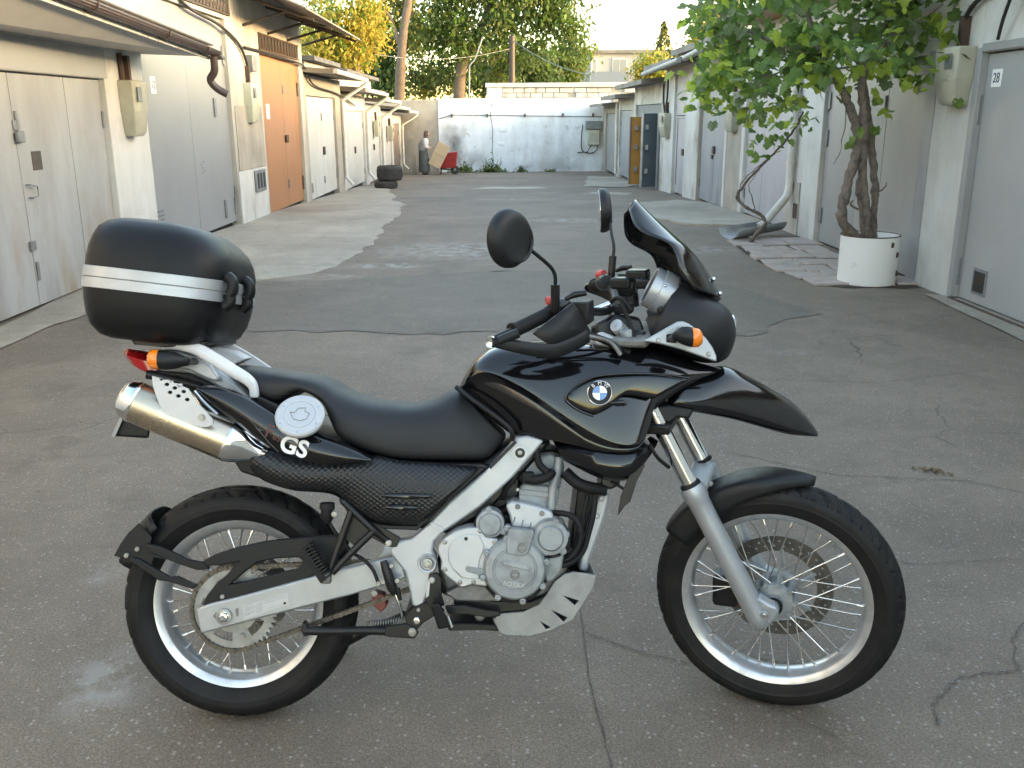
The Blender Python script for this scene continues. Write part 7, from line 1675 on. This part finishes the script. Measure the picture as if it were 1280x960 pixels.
# clutter at the steering head
tubepx('throttle_cable', [(708,392,-0.22),(730,396,-0.2),(750,402,-0.18),(775,406,-0.15),(795,417,-0.14),(802,428,-0.14)], 0.006, 'black_metal', parent=hbar)
tubepx('brake_line', [(738,392,-0.22),(752,398,-0.2),(772,404,-0.17),(790,412,-0.15),(803,428,-0.15)], 0.0055, 'old_alloy', parent=hbar)
tubepx('clutch_cable', [(790,370,-0.08),(798,385,-0.08),(806,402,-0.09),(815,418,-0.1)], 0.006, 'rubber', parent=hbar)
tubepx('clutch_cable', [(742,392,0.05),(756,384,0.02),(770,372,0.0),(784,372,-0.02),(796,384,-0.03)], 0.006, 'rubber', parent=hbar)
tubepx('wiring_loom', [(742,404,-0.12),(762,412,-0.1),(790,422,-0.1),(806,430,-0.1)], 0.010, 'rubber', parent=hbar)
disc('steering_damper_cap', 785, 398, -0.08, [(0.0001,0.004),(0.004,0.004),(0.005,0.002),(0.017,0.002),(0.018,0.0),(0.018,-0.03)], 'light_silver', axis=(-0.25,-0.75,0.6), n=24, parent=hbar)
disc('fork_cap', 799, 404, -0.09, [(0.0001,0.004),(0.016,0.004),(0.018,0.0),(0.018,-0.04)], 'cast_alloy', axis=(-0.3,-0.2,0.9), n=24, parent=hbar)
disc('ignition_lock', 763.5, 380.5, -0.02, [(0.0001,0.004),(0.010,0.004),(0.012,0.0),(0.013,-0.04)], 'cast_alloy', axis=(-0.4,-0.5,0.75), n=20, parent=hbar)
tubepx('bar_clamp', [(738,388,-0.06),(752,382,-0.05),(768,376,-0.03)], 0.007, 'chrome', parent=hbar)
plate('steering_lug', [(742,424),(752,414),(772,422),(776,430),(760,434),(745,432)], -0.10, 0.08, 'light_silver', bevel=0.006)
bolt(771,428,-0.103,0.009,'chrome')
plate('steering_head', [(744,404),(770,392),(800,396),(812,430),(790,440),(750,436)], -0.05, 0.1, 'black_metal', bevel=0.01)
for x, y, d_, s in ((762,362,0.1,0.022),(776,356,0.14,0.024),(792,362,0.1,0.02),(752,412,0.0,0.02),(808,412,-0.06,0.016),(780,384,0.0,0.02)):
    p = T(x,y,d_); MB().box(p.x-s*1.3,p.x+s*1.3,p.y-s,p.y+s,p.z-s*0.7,p.z+s*0.7).build('switch_block', 'black_metal', hbar, bevel=0.006)

# ---------------------------------------------------------------- foot pegs, stands, rear brake
fb = tubepx('peg_bracket', [(428,626,-0.16),(448,645,-0.165),(467,663,-0.165),(478,672,-0.155),(487,678,-0.15)], 0.009, 'black_metal', k=3)
tubepx('peg_bracket_arm', [(439,639,-0.165),(426,675,-0.175),(412,713,-0.18)], 0.0095, 'black_metal', parent=fb, k=1)
tubepx('peg_bracket_arm', [(467,664,-0.165),(440,690,-0.175),(415,716,-0.18)], 0.0095, 'black_metal', parent=fb, k=1)
plate('peg_bracket_plate', [(424,624),(434,620),(470,655),(500,672),(496,684),(486,684),(464,672),(440,650)], -0.152, 0.008, 'black_metal', fb, bevel=0.002)
bolt(485.5,679,-0.158,0.008,parent=fb)
plate('bracket_gusset', [(438,642),(466,664),(445,684),(430,672)], -0.155, 0.006, 'black_metal', fb, bevel=0.001)
peg = MB()
A, B = T(381,684,-0.185), T(407,724,-0.2); ln = (B-A).normalized(); pn = ln.cross(Vector((0,1,0))).normalized()
peg.hexa([A-pn*0.012+Vector((0,0.016,0)), B-pn*0.012+Vector((0,0.016,0)), B-pn*0.012-Vector((0,0.016,0)), A-pn*0.012-Vector((0,0.016,0)), A+pn*0.004+Vector((0,0.016,0)), B+pn*0.004+Vector((0,0.016,0)), B+pn*0.004-Vector((0,0.016,0)), A+pn*0.004-Vector((0,0.016,0))])
for i in range(11):
    c = A.lerp(B, 0.02+0.094*i); h_ = ln*0.0024
    peg.hexa([c-h_+pn*0.003+Vector((0,0.016,0)), c+h_+pn*0.003+Vector((0,0.016,0)), c+h_+pn*0.003-Vector((0,0.018,0)), c-h_+pn*0.003-Vector((0,0.018,0)), c-h_+pn*0.021+Vector((0,0.014,0)), c+h_+pn*0.021+Vector((0,0.014,0)), c+h_+pn*0.021-Vector((0,0.018,0)), c-h_+pn*0.021-Vector((0,0.018,0))])
pegs = peg.build('passenger_peg', 'rubber', bike, smooth=20)
p = T(408,722,-0.195); MB().box(p.x-0.012,p.x+0.012,p.y-0.012,p.y+0.014,p.z-0.014,p.z+0.014).build('peg_hinge', 'old_alloy', pegs, bevel=0.003)
# rear brake reservoir
r_ = T(409,641,-0.15)
rsv = MB().lathe([(0.0001,0.026),(0.018,0.026),(0.0195,0.024),(0.0195,0.010),(0.0165,0.009),(0.0165,-0.014),(0.012,-0.022),(0.006,-0.03)], r_, (0.02,0,1), 24).build('brake_fluid_reservoir', 'rubber', bike, smooth=40)
bolt(418,643,-0.17,0.0075,parent=rsv)
tubepx('reservoir_hose', [(411,652,-0.15),(418,664,-0.15),(428,676,-0.15),(440,690,-0.15),(455,700,-0.155),(466,712,-0.16),(472,726,-0.165),(474,730,-0.165)], 0.005, 'rubber', parent=rsv)
mcy = MB().tube([T(479,701,-0.165), T(483,712,-0.168), T(490,734,-0.168), T(494,742,-0.165)], [0.009,0.013,0.014,0.010], 16).build('rear_master_cylinder', 'black_metal', bike, smooth=50)
for x, y in ((489.5,707.5),(496.5,726),(473,730)): bolt(x,y,-0.175,0.006,parent=mcy)
tubepx('push_rod', [(494,742,-0.165),(499,755,-0.165),(503,770,-0.16)], 0.004, 'chrome', parent=mcy)
tubepx('brake_switch_spring', [(497,735,-0.17),(500,750,-0.17)], 0.006, 'black_metal', parent=mcy)
plate('linkage', [(466,740),(480,744),(484,758),(476,766),(464,756)], -0.09, 0.04, 'rust_red', bevel=0.004)
bolt(468,742,-0.135,0.008)
ctr_st = tubepx('centre_stand', [(380,788,-0.14),(420,788.5,-0.14),(470,788,-0.14),(516,791,-0.14)], [0.0125,0.0115,0.012,0.014], 'black_metal', n=12)
plate('stand_foot', [(378,778),(384,783),(386,795),(380,796),(376,788)], -0.15, 0.03, 'black_metal', ctr_st, bevel=0.002)
plate('stand_lug', [(482,784),(506,780),(518,784),(523,791),(518,799),(506,798),(488,797),(480,795)], -0.155, 0.014, 'black_metal', ctr_st, bevel=0.003)
bolt(515.5,790.5,-0.158,0.010,parent=ctr_st)
sp = MB(); a, c = T(458,781,-0.12), T(506,775,-0.12); ln = (c-a).normalized(); n1 = ln.cross(Vector((0,1,0))); pts = []
for i in range(150):
    u = i/149; an = 2*math.pi*15*u; pts.append(a.lerp(c,u) + 0.009*(math.cos(an)*n1 + math.sin(an)*Vector((0,1,0))))
sp.tube(pts, 0.0022, 5).build('stand_spring', 'old_alloy', ctr_st)
plate('peg_plate', [(506,770),(516,760),(530,753),(548,756),(556,764),(540,772),(528,780),(520,788),(508,784)], -0.15, 0.012, 'black_metal', bevel=0.003)
plate('pedal_bracket', [(536,718),(546,716),(552,722),(552,745),(556,757),(540,762),(531,752),(535,735)], -0.16, 0.012, 'black_metal', bevel=0.003)
plate('pedal_web', [(534,726),(538,724),(536,745),(532,748)], -0.163, 0.004, 'light_silver', bevel=0.001)
bolt(540,725.5,-0.163,0.0075)
pk = MB(); a = T(549,769,-0.2)
pk.hexa([T(538,757,-0.17),T(548,754,-0.17),T(566,783,-0.15),T(548,787,-0.15),T(538,757,-0.26),T(548,754,-0.26),T(566,783,-0.25),T(548,787,-0.25)])
rider_peg = pk.build('rider_peg', 'rubber', bike, bevel=0.005)
MB().tube([T(560,770,-0.255), T(565,784,-0.255)], 0.004, 8).build('peg_edge', 'chrome', rider_peg)
plate('brake_pedal', [(556,758),(580,757),(610,763),(624,764),(626,770),(610,772),(580,768),(560,768)], -0.17, 0.014, 'black_metal', bevel=0.003)
plate('stand_crossbar', [(560,778),(600,779),(618,781),(624,790),(600,788),(560,789)], -0.14, 0.20, 'black_metal', bevel=0.005)
plate('frame_foot', [(505,768),(518,755),(534,756),(536,772),(520,788),(508,782)], -0.10, 0.2, 'black_metal', bevel=0.005)
bolt(523,762.5,-0.152,0.005); bolt(521,776,-0.154,0.008,'chrome')
tubepx('side_stand', [(505,768,0.12),(455,792,0.24),(418,812,0.34)], 0.011, 'black_metal', k=1)
MB().lathe([(0.0001,-0.004),(0.008,-0.004),(0.014,0.0)], T(600,770,-0.13), (0,1,0), 10).build('drain_plug', 'old_alloy', bike)
